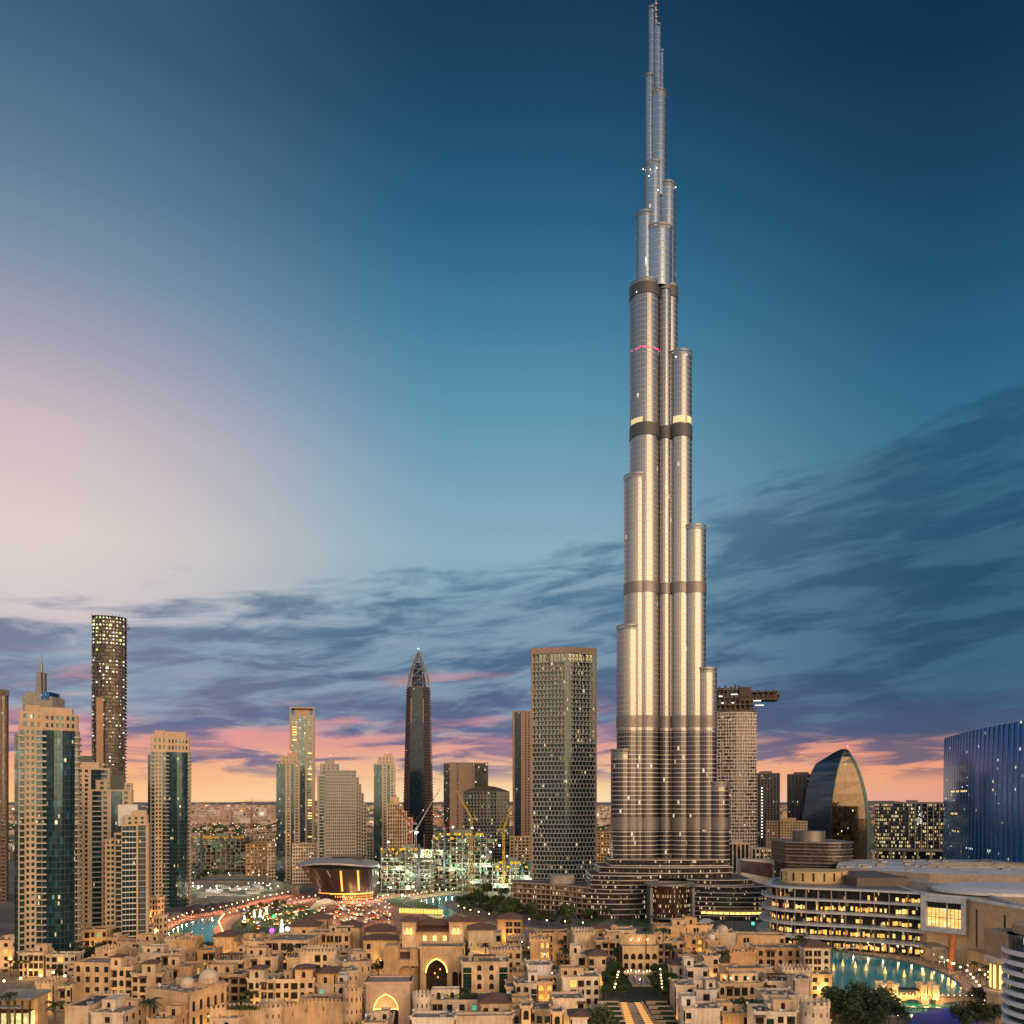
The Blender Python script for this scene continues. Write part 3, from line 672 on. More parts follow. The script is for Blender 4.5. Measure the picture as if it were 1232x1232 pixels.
# ------------------------------------------------------------------ the supertall tower
def steel_skin(name, base, lit, win, finc=(.37, .345, .32)):
    m, T, b = newmat(name); uv = T.n.new('ShaderNodeUVMap'); u, v, _ = T.sep(uv.outputs[0])
    oi = T.n.new('ShaderNodeObjectInfo'); r77 = T.m('MULTIPLY', oi.outputs['Random'], 77.0)
    cu = T.m('FLOOR', T.m('DIVIDE', u, 1.5)); cv = T.m('FLOOR', T.m('DIVIDE', v, 4.0))
    wc = T.white(T.xyz(cu, cv, r77), 1); w1, w2, w3 = T.sep(wc)
    fin = T.m('LESS_THAN', T.m('FRACT', T.m('DIVIDE', u, 1.5)), .28)
    gl = T.mix(w1, (base[0] * .78, base[1] * .80, base[2] * .84, 1), (base[0] * .92, base[1] * .92, base[2] * .94, 1))
    col = T.mix(fin, gl, (*finc, 1)); T.l.new(col, b.inputs['Base Color'])
    b.inputs['Metallic'].default_value = .88
    T.l.new(T.m('ADD', .19, T.m('ADD', T.m('MULTIPLY', fin, .08), T.m('MULTIPLY', w3, .02))), b.inputs['Roughness'])
    if lit:
        cl = T.noise(T.xyz(T.m('MULTIPLY', cu, .1), T.m('MULTIPLY', cv, .15), r77), 1.0, 2)
        on = T.m('LESS_THAN', w2, T.m('MULTIPLY', T.ss(cl, .4, .75), lit))
        T.l.new(T.mix(w1, (1, .68, .3, 1), (1, .92, .8, 1)), b.inputs['Emission Color'])
        T.l.new(T.m('MULTIPLY', on, T.m('MULTIPLY', T.m('ADD', .2, w3), .8)), b.inputs['Emission Strength']); m.cycles.emission_sampling = 'NONE'
    return m
BY = 740.0; BS = BY / F
def supertall():
    t = thing('skyscraper', 'supertall silver stepped tower whose rounded tiers rise through the whole photo', 'skyscraper', (gx(799, BY), BY, 0))
    skin = steel_skin('steel_and_glass', (.195, .22, .25), .012, 0); top_skin_bright = steel_skin('upper_skin_painted_sky', (.30, .38, .45), .012, 0); fins = solid('polished_fin', (.44, .42, .405), .42, .55, .05)  # upper copy lightened, its brighter sky reflection put into the base colour
    low = steel_skin('lower_skin_painted_dark', (.055, .062, .08), .05, 1, (.17, .162, .165))  # same cladding darkened, the dim reflection near the ground put into its colour
    louv = solid('louvre_metal', (.075, .08, .09), .5, .4, .1); louv2 = solid('pale_louvre', (.16, .155, .16), .4, .6, .1)
    bz = lambda y: CAMZ - (y - HZ) / F * BY                 # heights on the tower's axis
    lobes = [(748.5, 13.5, 905), (757, 15, 757), (766, 15, 577), (775.5, 17.5, 347), (775.5, 10, 262),
             (863, 14, 944), (848.5, 13.8, 808), (834.5, 14.5, 638), (818, 14, 430), (805, 10, 350),
             (785, 11, 203), (801, 11.5, 228), (781, 5, 95), (791.5, 10, 117), (783.5, 3.6, 13), (790.5, 4.8, 35), (795.5, 2.8, 65)]
    lobes += [(791, 18, 283)]
    back = [(799, 15, 880, 44), (799, 16, 700, 30), (799, 17, 522, 15), (799.5, 7.5, 352, -6)]
    deps = [(c, r, y, None) for c, r, y in lobes] + back
    for c, r, yt, dyb in deps:
        dx = (c - 799) * BS; rr = r * BS
        dy = dyb if dyb is not None else -.22 * abs(dx) + (0 if yt > 300 else 2)
        Yl = BY + dy; k = Yl / BY; xl = gx(c, Yl) - gx(799, BY); rl = rr * k; H = gz(yt, Yl)
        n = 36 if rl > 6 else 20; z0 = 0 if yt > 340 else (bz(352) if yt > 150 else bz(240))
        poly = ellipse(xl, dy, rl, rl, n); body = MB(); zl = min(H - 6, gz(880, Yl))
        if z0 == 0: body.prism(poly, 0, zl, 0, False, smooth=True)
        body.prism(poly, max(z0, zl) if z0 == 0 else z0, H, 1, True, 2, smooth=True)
        p = body.build('tier', [low, skin if z0 == 0 else top_skin_bright, ROOF], t)
        fb = MB(); z = max(z0, 4)
        while z < H - 3:
            hh = .75 if z < gz(905, Yl) else .42
            fb.ring(poly, .16 if z > gz(905, Yl) else .35, z, z + hh, 0, .05); z += 4.0 if z < gz(880, Yl) else (4.8 if z0 == 0 else 6.4)
        fb.build('floor_band', fins, p)
        mb = MB()
        for ya, yb in ((515, 530), (703, 716), (348.5, 362)):
            if yt < ya - 5 or (ya < 350 and yt in (347, 350)): mb.ring(poly, .55, gz(yb, Yl), gz(ya, Yl), 1 if ya == 703 else 0, .05) if (z0 == 0) else None
        for ya, yb in ((862, 876), (983, 998)):
            if yt < ya - 5 and z0 == 0: mb.ring(poly, .45, gz(yb, Yl), gz(ya, Yl), 1, .05)
        mb.build('louvre_band', [louv, louv2], p)
        pr = MB(); pr.ring(poly, .5, H + .8, H + 2.6, 0, -.2)
        for i in range(0, n, 3): pr.box(poly[i][0] - .2, poly[i][0] + .2, poly[i][1] - .2, poly[i][1] + .2, H, H + .9)
        if rl > 6:
            pr.ring(poly, .12, H - 2.2, H, 0, .05)
            for _ in range(5): a = random.uniform(0, 6.3); q = random.uniform(0, rl * .6); ax, ay = xl + q * math.cos(a), dy + q * math.sin(a); pr.box(ax - 1, ax + 1, ay - 1, ay + 1, H, H + random.uniform(1, 3.4))
        pr.build('parapet', GREYM, p)
    sp = MB(); x = gx(790, BY) - gx(799, BY)
    sp.tube((x, 4, bz(130)), (x, 4, 772), 2.6, 2.1, 14); sp.tube((x, 4, 772), (x, 4, 828), 1.6, .4, 12)
    st_ = MB()
    for z in range(640, 828, 6): st_.prism(ellipse(x, 4, 2.75, 2.75, 14) if z < 770 else ellipse(x, 4, 1.75, 1.75, 14), z, z + 1.2)
    sp.build('spire', solid('spire_steel', (.34, .35, .38), .4, .2, .1), t); st_.build('spire_trim', fins, t)
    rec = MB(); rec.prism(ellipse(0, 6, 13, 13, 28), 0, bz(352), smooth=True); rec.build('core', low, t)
    # red light strip and lamp dots on the upper tiers
    ls = MB(); c4 = (775.5 - 799) * BS; dy = -.22 * abs(c4); Yl = BY + dy; rl = 17.5 * BS * Yl / BY; xl = gx(775.5, Yl) - gx(799, BY)
    pl = ellipse(xl, dy, rl + .25, rl + .25, 60)
    for k in range(33, 58):
        if random.random() < .8: a, b = pl[k], pl[(k + 1) % 60]; z = gz(426.5 + random.uniform(-1, 1), Yl); ls.face([(a[0], a[1], z - .5), (b[0], b[1], z - .5), (b[0], b[1], z + .5), (a[0], a[1], z + .5)])
    ls.build('light_strip', emit('red_strip', (1, .08, .22), 1.1), t)
    rr = random.Random(3); lamp = MB(); lamp.dome((0, 0, 0), .5, .5, 8, 4, 0, True); lme = lamp.mesh('maintenance_lamp', emit('lamp_dot', (1, .95, .85), 3.0))
    def on_lobe(c, r, ang, y):
        dx = (c - 799) * BS; dy = -.22 * abs(dx); Yl = BY + dy; rl = r * BS * Yl / BY
        return (gx(c, Yl) - gx(799, BY) + (rl + .5) * math.sin(R(ang)), dy - (rl + .5) * math.cos(R(ang)), gz(y, Yl))
    for y in range(365, 420, 7): put('maintenance_lamp', lme, t, on_lobe(805, 10, -38, y))
    for y in (445, 455, 466, 470, 478): put('maintenance_lamp', lme, t, on_lobe(805, 10, -50, y))
    for c, r, a, y in ((784.5, 10.5, -20, 212), (784.5, 10.5, 20, 210), (784.5, 10.5, -30, 219), (784.5, 10.5, 30, 236), (803, 9.5, 60, 229), (784.5, 10.5, -80, 205), (818, 14, -30, 436), (818, 14, 20, 434), (775.5, 17.5, -40, 360)): put('maintenance_lamp', lme, t, on_lobe(c, r, a, y))
    sb = MB()
    for c, r, a0, a1, y0, y1 in ((818, 14, -50, 60, 506, 514), (775.5, 17.5, -70, -20, 509, 515), (804, 6, -40, 40, 494, 500)):
        for a in range(a0, a1, 6):
            if random.random() < .85:
                q = [on_lobe(c, r, a, y1), on_lobe(c, r, a + 5, y1), on_lobe(c, r, a + 5, y0), on_lobe(c, r, a, y0)]; sb.face(q)
    sb.build('sky_lobby', emit('lobby_light', (1, .85, .42), .55), t)
    # stepped curved podium
    pod = MB(); edge = MB()
    def terr(xa, xb, yt, yb, dep, bulge, dY, nm='podium'):
        Yp = 690 + dY; a, b = gx(xa, Yp) - gx(799, BY), gx(xb, Yp) - gx(799, BY); n = 18
        fr = [(a + (b - a) * i / n, dY - 50 - bulge * math.sin(math.pi * i / n)) for i in range(n + 1)]
        poly = fr + [(b, dY - 50 + dep), (a, dY - 50 + dep)]
        z0, z1 = max(0, gz(yb, Yp)), gz(yt, Yp); pod.prism(poly, z0, z1, 0, True, 1)
        k = max(1, round((z1 - z0) / 4.1))
        for i in range(1, k + 1): z = z0 + (z1 - z0) * i / k; edge.ring(poly, 1.3, z - .45, z + .25, 0, .2)
    terr(702, 782, 1074, 1112, 60, 6, 4); terr(712, 790, 1053, 1075, 50, 6, 12); terr(722, 880, 1043, 1056, 44, 8, 20)
    terr(832, 940, 1073, 1112, 60, 8, 0); terr(828, 905, 1058, 1076, 50, 7, 10); terr(835, 922, 1066, 1080, 50, 7, 6); terr(735, 876, 1034, 1048, 40, 6, 26)
    pod.build('podium', [glass('podium_glass', (.045, .043, .048), .4, .12, 1.3, 4.1, .16, (1, .55, .2), .75, .8, .2), ROOF], t)
    edge.build('podium_edge', solid('podium_metal', (.40, .375, .365), .45, .3, .1), t)
    en = MB(); Yp = 668; ex = gx(808, Yp) - gx(799, BY); en.prism(ellipse(ex, -62, 17, 12, 32), 5, gz(1065, Yp), 0, True, 1, True); en.build('entrance_drum', [glass('drum_glass', (.06, .04, .03), .3, .12, .8, 4, .24, (1, .5, .16), .8, .6, .3), ROOF], t)
    er = MB(); er.ring(ellipse(ex, -62, 17, 12, 32), 4, gz(1066, Yp), gz(1063.5, Yp), 0, 2); er.ring(ellipse(ex, -62, 17, 12, 32), 2, 3.6, 4.8, 0, 9)
    er.box(ex - 18, ex - 16, -76, -58, 0, gz(1068, Yp)); er.box(ex + 16, ex + 18, -76, -58, 0, gz(1068, Yp)); er.build('entrance_canopy', GREYM, t)
    dr = MB(); dr.box(ex + 2, ex + 6, -78, -76, 0, 8.5); dr.build('entrance_pylon', solid('red_timber', (.16, .05, .03), .6), t)
    lt = MB()
    for i in range(14): x = gx(845 + i * 6.5, 684) - gx(799, BY); lt.box(x - 1.9, x + 1.9, -58.9 - 7 * math.sin(math.pi * (i + 1) / 15), -58.6 - 7 * math.sin(math.pi * (i + 1) / 15), 6.3, 7.9)
    lt.build('lit_soffit', EGOLD, t)
supertall()

def curved_hotel():
    """low banded wing left of the podium"""
    t = thing('hotel_wing', 'low curved hotel wing with lit horizontal bands, left of the supertall tower', 'hotel', (gx(665, 715), 715, 0))
    fr = [(617, 735), (640, 727), (662, 718), (685, 706), (700, 694), (708, 690)]
    poly = [(gx(p, y) - gx(665, 715), y - 715) for p, y in fr]; poly += [(poly[-1][0] + 2, 22), (poly[0][0], 40)]
    H = gz(1064, 715); g = MB(); g.prism(poly, 0, H, 0, True, 1); g.build('glazing', [glass('hotel_glass', (.05, .035, .028), .3, .15, 1.1, 4.2, .26, (1, .54, .16), .85, .8, .2), ROOF], t)
    e = MB(); n = 6
    for i in range(1, n + 1): e.ring(poly, 2.0, H * i / n - .7, H * i / n + .35, 0, .3)
    for k in range(5):
        a, b = poly[k], poly[k + 1]; L = math.hypot(b[0] - a[0], b[1] - a[1])
        for q in range(int(L / 4.5)): e.ebox(a, b, .1, .5, q * 4.5, q * 4.5 + .7, 0, H)
    e.build('balcony_band', solid('hotel_stone', (.30, .24, .19), .8), t)
    d = MB(); d.prism(ellipse(gx(677, 715) - gx(665, 715), 10, 11, 8, 28), H, H + 7.5, 0, True, 0, True); d.build('roof_drum', CONC, t)
    s = MB(); x = gx(718, 715) - gx(665, 715); s.box(x, x + 6.5, 20, 21, 28, 34); s.build('lit_sign', emit('sign_red', (1, .32, .22), .8), t)
    p = MB(); p.tube((x + 3, 20.5, 0), (x + 3, 20.5, 28), .5); p.build('sign_post', DARKM, t)
curved_hotel()

# ------------------------------------------------------------------ right-hand towers
def bridge_tower():
    Y = 1000; s = Y / F; cx = 883; ux = lambda p: (p - cx) * s
    t = Tower('white-banded unfinished tower right of the supertall, a skybridge jutting from its dark top', (gx(cx, Y), Y, 0), face_yaw(cx) * .6, wall=PALE, glz=glass('unfinished_dark', (.05, .045, .04), .3, .15, 1.8, 4, .015, (1, .9, .7), 1.5), mull=solid('white_slab', (.50, .47, .43), .7))
    fr = [(ux(860 + 49 * i / 8), -7 * math.sin(math.pi * i / 8)) for i in range(9)]; poly = fr + [(ux(909), 34), (ux(860), 34)]
    H = gz(858, Y)
    t.g.prism(poly, 0, H); n = round(H / 4.05); h = H / n; rr = random.Random(8)
    for i in range(n + 1): t.mu.ring(poly, 1.0, i * h - .55, i * h + .75, 0, .05)
    for i in range(n):
        for k in range(8):
            L = 49 * s / 8
            for q in range(2):
                if rr.random() < .75: a = q * L / 2 + rr.uniform(.2, 1); t.mu.ebox(fr[k], fr[k + 1], .05, .8, a, a + rr.uniform(.5, 1.3), i * h + .7, (i + 1) * h - .5)
    t.r.face([(x, y, H + .1) for x, y in poly]); o = t.finish()
    d = MB(); z = H
    for y0, y1, a, b, dep in ((858, 851, 861, 908, 32), (850, 842, 861, 907, 30), (841, 833, 861, 900, 28), (832, 829, 863, 893, 26)):
        d.box(ux(a), ux(b), -3, dep, gz(y0, Y) + 1.5, gz(y0, Y) + 2.6)
        for k in range(9): x = ux(a + (b - a) * k / 8); d.box(x - .8, x + .8, -2, -1, gz(y0, Y) - .5, gz(y1, Y) + 1.5); d.box(x - .8, x + .8, dep - 3, dep - 2, gz(y0, Y) - .5, gz(y1, Y) + 1.5)
        d.box(ux(a) + 2, ux(b) - 2, 2, dep - 4, gz(y0, Y), gz(y1, Y))
    for _ in range(16): x = ux(rr.uniform(862, 894)); d.box(x - .5, x + .8, rr.uniform(-3, 6), 8, gz(829, Y), gz(829, Y) + rr.uniform(1, 6))
    d.build('unfinished_crown', DCONC, o)
    b = MB(); b.box(ux(886), ux(934.5), -2, 20, gz(843, Y), gz(840.5, Y)); b.box(ux(889), ux(903), -3, 20, gz(844, Y), gz(827, Y))
    b.box(ux(903), ux(934), -1, 19, gz(834, Y), gz(832, Y))
    for k in range(10): x = ux(904 + k * 3.3); b.tube((x, -1.5, gz(841, Y)), (x + 3.3 * s * (1 if k % 2 else -.2), -1.5, gz(833, Y)), .7, .7, 4); b.box(x, x + 2.5, -1.2, 18, gz(841, Y), gz(836, Y))
    for _ in range(12): x = ux(rr.uniform(890, 933)); b.box(x, x + 1.2, 0, 2, gz(833, Y), gz(833, Y) + rr.uniform(1, 3))
    b.build('skybridge', solid('bridge_steel', (.055, .04, .036), .6, .3, .3), o)
    l = MB()
    for x, y, w in ((865, 838, 4), (879, 836, 8), (868, 846, 2.5), (880, 846, 2.5), (905, 844, 9), (907, 849.5, 10)): l.box(ux(x), ux(x + w), -4.2, -4, gz(y, Y) - .5, gz(y, Y) + .6)
    l.build('work_lamp', EWORK, o)
bridge_tower()
def ex_top(t, W, H): t.w.box(-W * .3, W * .2, 5, 20, H, H + 4)
simple_tower('dark mauve tower with a vertical string of white lights, right of the skybridge tower', 908, 938, 931, 1180, 30, rep('G2 p.6', 8), rep('w2 p2', 6), wall=solid('mauve_stone', (.15, .11, .11), .8), glz=DARKG, fh=3.8, extra=ex_top)
simple_tower('dark mauve tower of the same family, standing left of the pointed arch tower', 948, 984, 932, 1200, 30, rep('G2 p.8', 8), rep('w2 p2', 6), wall=solid('mauve_stone_b', (.17, .125, .12), .8), glz=DARKG, fh=3.8, extra=ex_top)
def string_lights():
    Y = 1180; t = [o for o in SC.objects if o.get('label', '').startswith('dark mauve tower with a vert')][0]
    m = MB(); m.box(-.9, .9, -.2, 0, -.9, .9); me = m.mesh('wall_lamp', EWORK)
    for i in range(17): put('wall_lamp', me, t, (-7.2, -.8, gz(948 + i * 3.7, Y)))
string_lights()
simple_tower('orange-lit beige apartment block with small windows in front of the two mauve towers', 939, 971, 989, 1050, 26, rep('p1.6 w1.4', 9) + bays('p1.6'), rep('p1.6 w1.4', 6), wall=ORANGE, glz=glass('apartment_glass', (.05, .05, .05), .2, .2, 2, 3.6, .10, (1, .8, .6), 1.2), fh=3.5, name='apartment_block', cat='apartment block', extra=lambda t, W, H: t.w.box(-W * .4, W * .1, 4, 20, H, H + 5))
simple_tower('brown apartment wing beside the orange-lit beige block', 922, 939, 989, 1060, 26, rep('p1.6 w1.4', 5) + bays('p1.6'), rep('p1.6 w1.4', 6), wall=TAN, glz=DARKG, fh=3.5, name='apartment_block', cat='apartment block')

def arch_tower():
    """pointed lens-shaped glass tower"""
    Y = 1120; s = Y / F; cx = 1013; ux = lambda p: (p - cx) * s
    t = thing('arch_tower', 'pointed-arch glass tower with a bronze reflective face and a red beacon', 'tower', (gx(cx, Y), Y, 0))
    ys = [1045, 1000, 985, 970, 955, 940, 928, 918, 910, 904, 900]
    fr_ = [1049.5, 1049.5, 1049, 1048, 1046, 1042.5, 1039, 1035, 1031, 1028, 1026]       # right edge
    fl_ = [1000, 1000, 1000, 1001, 1003, 1006, 1009, 1012.5, 1016, 1019.5, 1023]         # arris between the two faces
    bl_ = [975, 975, 976, 978, 980, 983, 986, 991, 1003, 1012, 1019.5]                   # far left edge
    A = []; B = []
    side = MB(); face = MB(); fr = MB()
    def P(px, y, d): return (ux(px), d, gz(y, Y) if y < 1045 else 0)
    for i in range(len(ys) - 1):
        y0, y1 = ys[i], ys[i + 1]; k0, k1 = i / 10, (i + 1) / 10
        d0, d1 = 0, 0
        a0, b0, c0, e0 = P(fl_[i], y0, 2), P(fr_[i], y0, 8), P(bl_[i], y0, 34), P(fr_[i] - 3, y0, 44)
        a1, b1, c1, e1 = P(fl_[i + 1], y1, 2 + 14 * k1 ** 3), P(fr_[i + 1], y1, 8 + 10 * k1 ** 3), P(bl_[i + 1], y1, 34 - 12 * k1 ** 3), P(fr_[i + 1] - 3, y1, 44 - 20 * k1 ** 3)
        a0 = P(fl_[i], y0, 2 + 14 * k0 ** 3); b0 = P(fr_[i], y0, 8 + 10 * k0 ** 3); c0 = P(bl_[i], y0, 34 - 12 * k0 ** 3); e0 = P(fr_[i] - 3, y0, 44 - 20 * k0 ** 3)
        uvq = lambda p, q, r, w: [(p[0] + p[1], p[2]), (q[0] + q[1], q[2]), (r[0] + r[1], r[2]), (w[0] + w[1], w[2])]
        face.face([a0, b0, b1, a1], uvq(a0, b0, b1, a1)); side.face([c0, a0, a1, c1], uvq(c0, a0, a1, c1)); side.face([b0, e0, e1, b1], uvq(b0, e0, e1, b1)); side.face([e0, c0, c1, e1], uvq(e0, c0, c1, e1))
        w = 4.6 if i else 4.6
        fr.hexa([b0, (b0[0] + .6, b0[1] + 8, b0[2]), (b0[0] - w, b0[1] + 8, b0[2]), (b0[0] - w, b0[1] - 1.2, b0[2])][::1], [b1, (b1[0] + .6, b1[1] + 8, b1[2]), (b1[0] - w, b1[1] + 8, b1[2]), (b1[0] - w, b1[1] - 1.2, b1[2])])
        fr.tube(a0, a1, .8, .8, 4)
    face.build('bronze_face', glass('bronze_glass', (.075, .062, .05), .85, .06, 2, 4, .008, (1, .75, .2), 1.2, .25, blinds=.12), t)
    side.build('dark_side', glass('arch_side_glass', (.03, .05, .08), .5, .1, 2, 4, .01, (1, .8, .5), 1.0, blinds=.4), t)
    fr.build('edge_frame', solid('teal_frame', (.02, .075, .085), .35, .4), t)
    b = MB(); b.dome((ux(1026), 18, gz(896.5, Y)), 1.3, 1.3, 8, 5, 0, True); b.tube((ux(1026), 18, gz(902, Y)), (ux(1026), 18, gz(897.5, Y)), .4); b.build('beacon', ERED, t)
    lb = MB()
    for i in range(1, 9):
        y0 = 1005 - i * 9; lb.box(0, 0, 0, 0, 0, 0)
arch_tower()

def office_grid():
    Y = 1010; s = Y / F * .92; W = 80 * s; H = gz(967, Y)
    t = Tower('wide glass office block with rows of yellow lit floors and white mullions', (gx(1096, Y), Y, 0), face_yaw(1096) * .8, name='office_block', cat='office block', wall=CONC, glz=YELLIT, mull=solid('mullion_grey', (.32, .30, .30), .5))
    t.vol(rect(-W / 2, W / 2, 0, 40), gz(1021, Y), H, [rep('g3', 12), rep('g3', 5), rep('g3', 9), rep('g3', 5)], 4.6, 1.0)
    t.w.box(-W * .02, W * .12, 10, 30, H, H + 4.5); t.w.box(-W * .4, W * .46, 6, 34, H + 1, H + 2.2)
    t.w.box(-W * .55, W * .5, -3, 36, gz(1024, Y), gz(1021, Y))
    for k in range(6): x = -W * .52 + k * W * .2; t.w.box(x, x + 2.4, -2, 0, 0, gz(1024, Y))
    t.g.prism(rect(-W * .5, W * .48, 4, 34), 0, gz(1024, Y))
    for k in range(1, 8): x = W * (-.12 + k * .09); t.mu.box(x - .5, x + .5, -.9, .05, gz(1021, Y), H)
    o = t.finish(); st_ = MB(); rr = random.Random(2)
    for _ in range(60):
        u, v = rr.uniform(-1, 1), rr.random()
        if abs(u) < (1 - v) * .8 + .15: x = W * .12 + u * 4; z = gz(992, Y) + v * 22; st_.box(x - .35, x + .35, -1.3, -1, z - .35, z + .35)
    st_.build('light_decoration', EWORK, o)
office_grid()

def blue_tower():
    Y0, Y1 = 940.0, 690.0
    a = Vector((gx(1135, Y0), Y0)); b = Vector((gx(1262, Y1), Y1)); d = (b - a).normalized(); n = Vector((d.y, -d.x)); L = (b - a).length
    t = thing('blue_glass_tower', 'broad curved tower of striped blue glass at the right edge of the photo', 'tower', (a.x, a.y, 0), math.atan2(d.y, d.x))
    H = 100 + 75 / F * Y0; k = 26; poly = []
    for i in range(k + 1):
        u = i / k; poly.append((L * u, -9 * math.sin(math.pi * u)))
    poly += [(L, 60), (10, 60)]
    secs = []
    for z, q in ((0, 0), (H * .45, 0), (H * .8, .8), (H, 2.6)): secs.append([(x + (q if i == 0 else 0), y + q * .6, z) for i, (x, y) in enumerate(poly)])
    g = MB(); g.loft(secs); g.build('glazing', glass('deep_blue_glass', (.012, .13, .46), .70, .13, 3.0, 4.0, .012, (1, .85, .5), .9, .35, .15, blinds=.3), t)
    f = MB()
    for i in range(0, k):
        for q in (0,):
            x0 = L * (i + q) / k; y0 = -9 * math.sin(math.pi * (i + q) / k)
            f.hexa([(x0, y0 - .9, 0), (x0 + 2.6, y0 - .9, 0), (x0 + 2.6, y0, 0), (x0, y0, 0)], [(x0, y0 + .7, H), (x0 + 2.6, y0 + .7, H), (x0 + 2.6, y0 + 1.6, H), (x0, y0 + 1.6, H)])
    f.build('vertical_fin', solid('blue_fin', (.03, .22, .42), .3, .35), t)
    l = MB(); rr = random.Random(9)
    for z, u0, u1, c in ((gz(952, 880), .14, .40, 0), (gz(979, 880), .14, .26, 0), (gz(1001, 860), .16, .30, 0), (gz(1020, 850), .34, .46, 1), (gz(1019, 850), .58, .63, 1)):
        for i in range(int((u1 - u0) * 46)):
            u = u0 + i / 46 + .003
            if rr.random() < .8: x = L * u; y = -9 * math.sin(math.pi * u) - .15; l.box(x, x + 2.4, y, y + .1, z - 1.0, z + .8, c)
    for _ in range(24): u = rr.uniform(.02, .9); x = L * u; z = rr.uniform(18, 125); y = -9 * math.sin(math.pi * u) - .2 + 2.0 * max(0, z / H - .6); l.box(x, x + rr.uniform(.5, 1.3), y, y + .1, z, z + rr.uniform(.5, 1.6), rr.choice((0, 1, 2)))
    l.build('lit_window', [EYELW, emit('pale_room', (.75, 1, .8), .8), emit('white_room', (1, 1, 1), 1.6)], t)
blue_tower()
simple_tower('pale office block with tall white fins behind the right podium of the supertall tower', 876, 902, 1016, 900, 26, rep('p1 g2', 5) + bays('p1'), rep('p1 g2', 4), wall=PALE, glz=DARKG, fh=5, name='office_block', cat='office block', extra=ex_top)
simple_tower('low office block with white fins and lit top floor behind the video screen', 904, 938, 1022, 920, 26, rep('p1 g2', 7) + bays('p1'), rep('p1 g2', 4), wall=PALE, glz=YELLIT, fh=5, name='office_block', cat='office block')
simple_tower('dark grey finned office block left of the round banded building', 937, 957, 1012, 900, 26, rep('p1 g1.5', 6) + bays('p1'), rep('p1 g2', 4), wall=GREYM, glz=DARKG, fh=5, name='office_block', cat='office block')

def screen_block():
    t = thing('video_screen', 'long dark video screen on a low white block right of the supertall podium', 'screen', (gx(912, 800), 800, 0))
    s = 800 / F; w = MB(); w.box(-20 * s, 25 * s, .6, 14, 0, gz(1034, 800)); w.box(21 * s, 28 * s, -2, 14, 0, gz(1036, 800)); w.build('housing', WHITEP, t)
    m = MB(); m.hexa([(-20 * s, -.4, gz(1049, 800)), (17 * s, -.4, gz(1056, 800)), (17 * s, .5, gz(1056, 800)), (-20 * s, .5, gz(1049, 800))], [(-20 * s, -.4, gz(1035, 800)), (17 * s, -.4, gz(1039, 800)), (17 * s, .5, gz(1039, 800)), (-20 * s, .5, gz(1035, 800))])
    mm, T, b = newmat('screen_face'); geo = T.n.new('ShaderNodeNewGeometry'); n = T.noise(geo.outputs['Position'], .12, 3)
    b.inputs['Base Color'].default_value = (.01, .01, .012, 1); b.inputs['Roughness'].default_value = .3
    T.l.new(T.ramp(n, [(.4, (.01, .008, .012, 1)), (.7, (.10, .03, .02, 1))]), b.inputs['Emission Color']); b.inputs['Emission Strength'].default_value = .5; mm.cycles.emission_sampling = 'NONE'
    m.build('screen', mm, t)
screen_block()

def round_banded():
    Y = 760; s = Y / F; t = thing('round_building', 'dark round-cornered banded building with a metal drum on its roof behind the mall', 'building', (gx(988, Y), Y, 0))
    W = 78 * s; H = gz(1013, Y); poly = [(-W / 2, 6), (-W * .14, -4)] + [(-W * .14 + W * .64 * i / 10, -4 - 6 * math.sin(math.pi * i / 10) + 8 * (i / 10) ** 3) for i in range(1, 11)] + [(W / 2, 50), (-W / 2, 50)]
    g = MB(); g.prism(poly, 0, H, 0, True, 1); g.build('glazing', [glass('brown_glass', (.06, .045, .042), .4, .15, 2, 4, .012, (1, .8, .5), 1.4), GREYM], t)
    e = MB()
    for i in range(7): z = H - .4 - i * 6.2; e.ring(poly, 1.6, z - .7, z + .5, 0, .2); e.ring(poly, .5, z - 3.4, z - 2.9, 0, .1)
    e.build('floor_band', solid('band_metal', (.20, .19, .19), .4, .5), t)
    d = MB(); d.prism(ellipse(-W * .06, 22, 15, 15, 36), H, H + 9.5, 0, True, 0, True); d.build('roof_drum', solid('drum_metal', (.20, .195, .19), .4, .5, .1), t)
    l = MB()
    for x, z in ((9, 14), (11, 12), (13, 13), (10, 17), (12, 20), (15, 15), (12, 10), (8, 11), (16, 11)): l.dome((x, -10.2, z - 2), .55, .55, 6, 4, 0, True)
    l.build('wall_lamp', EAMBER, t)
round_banded()

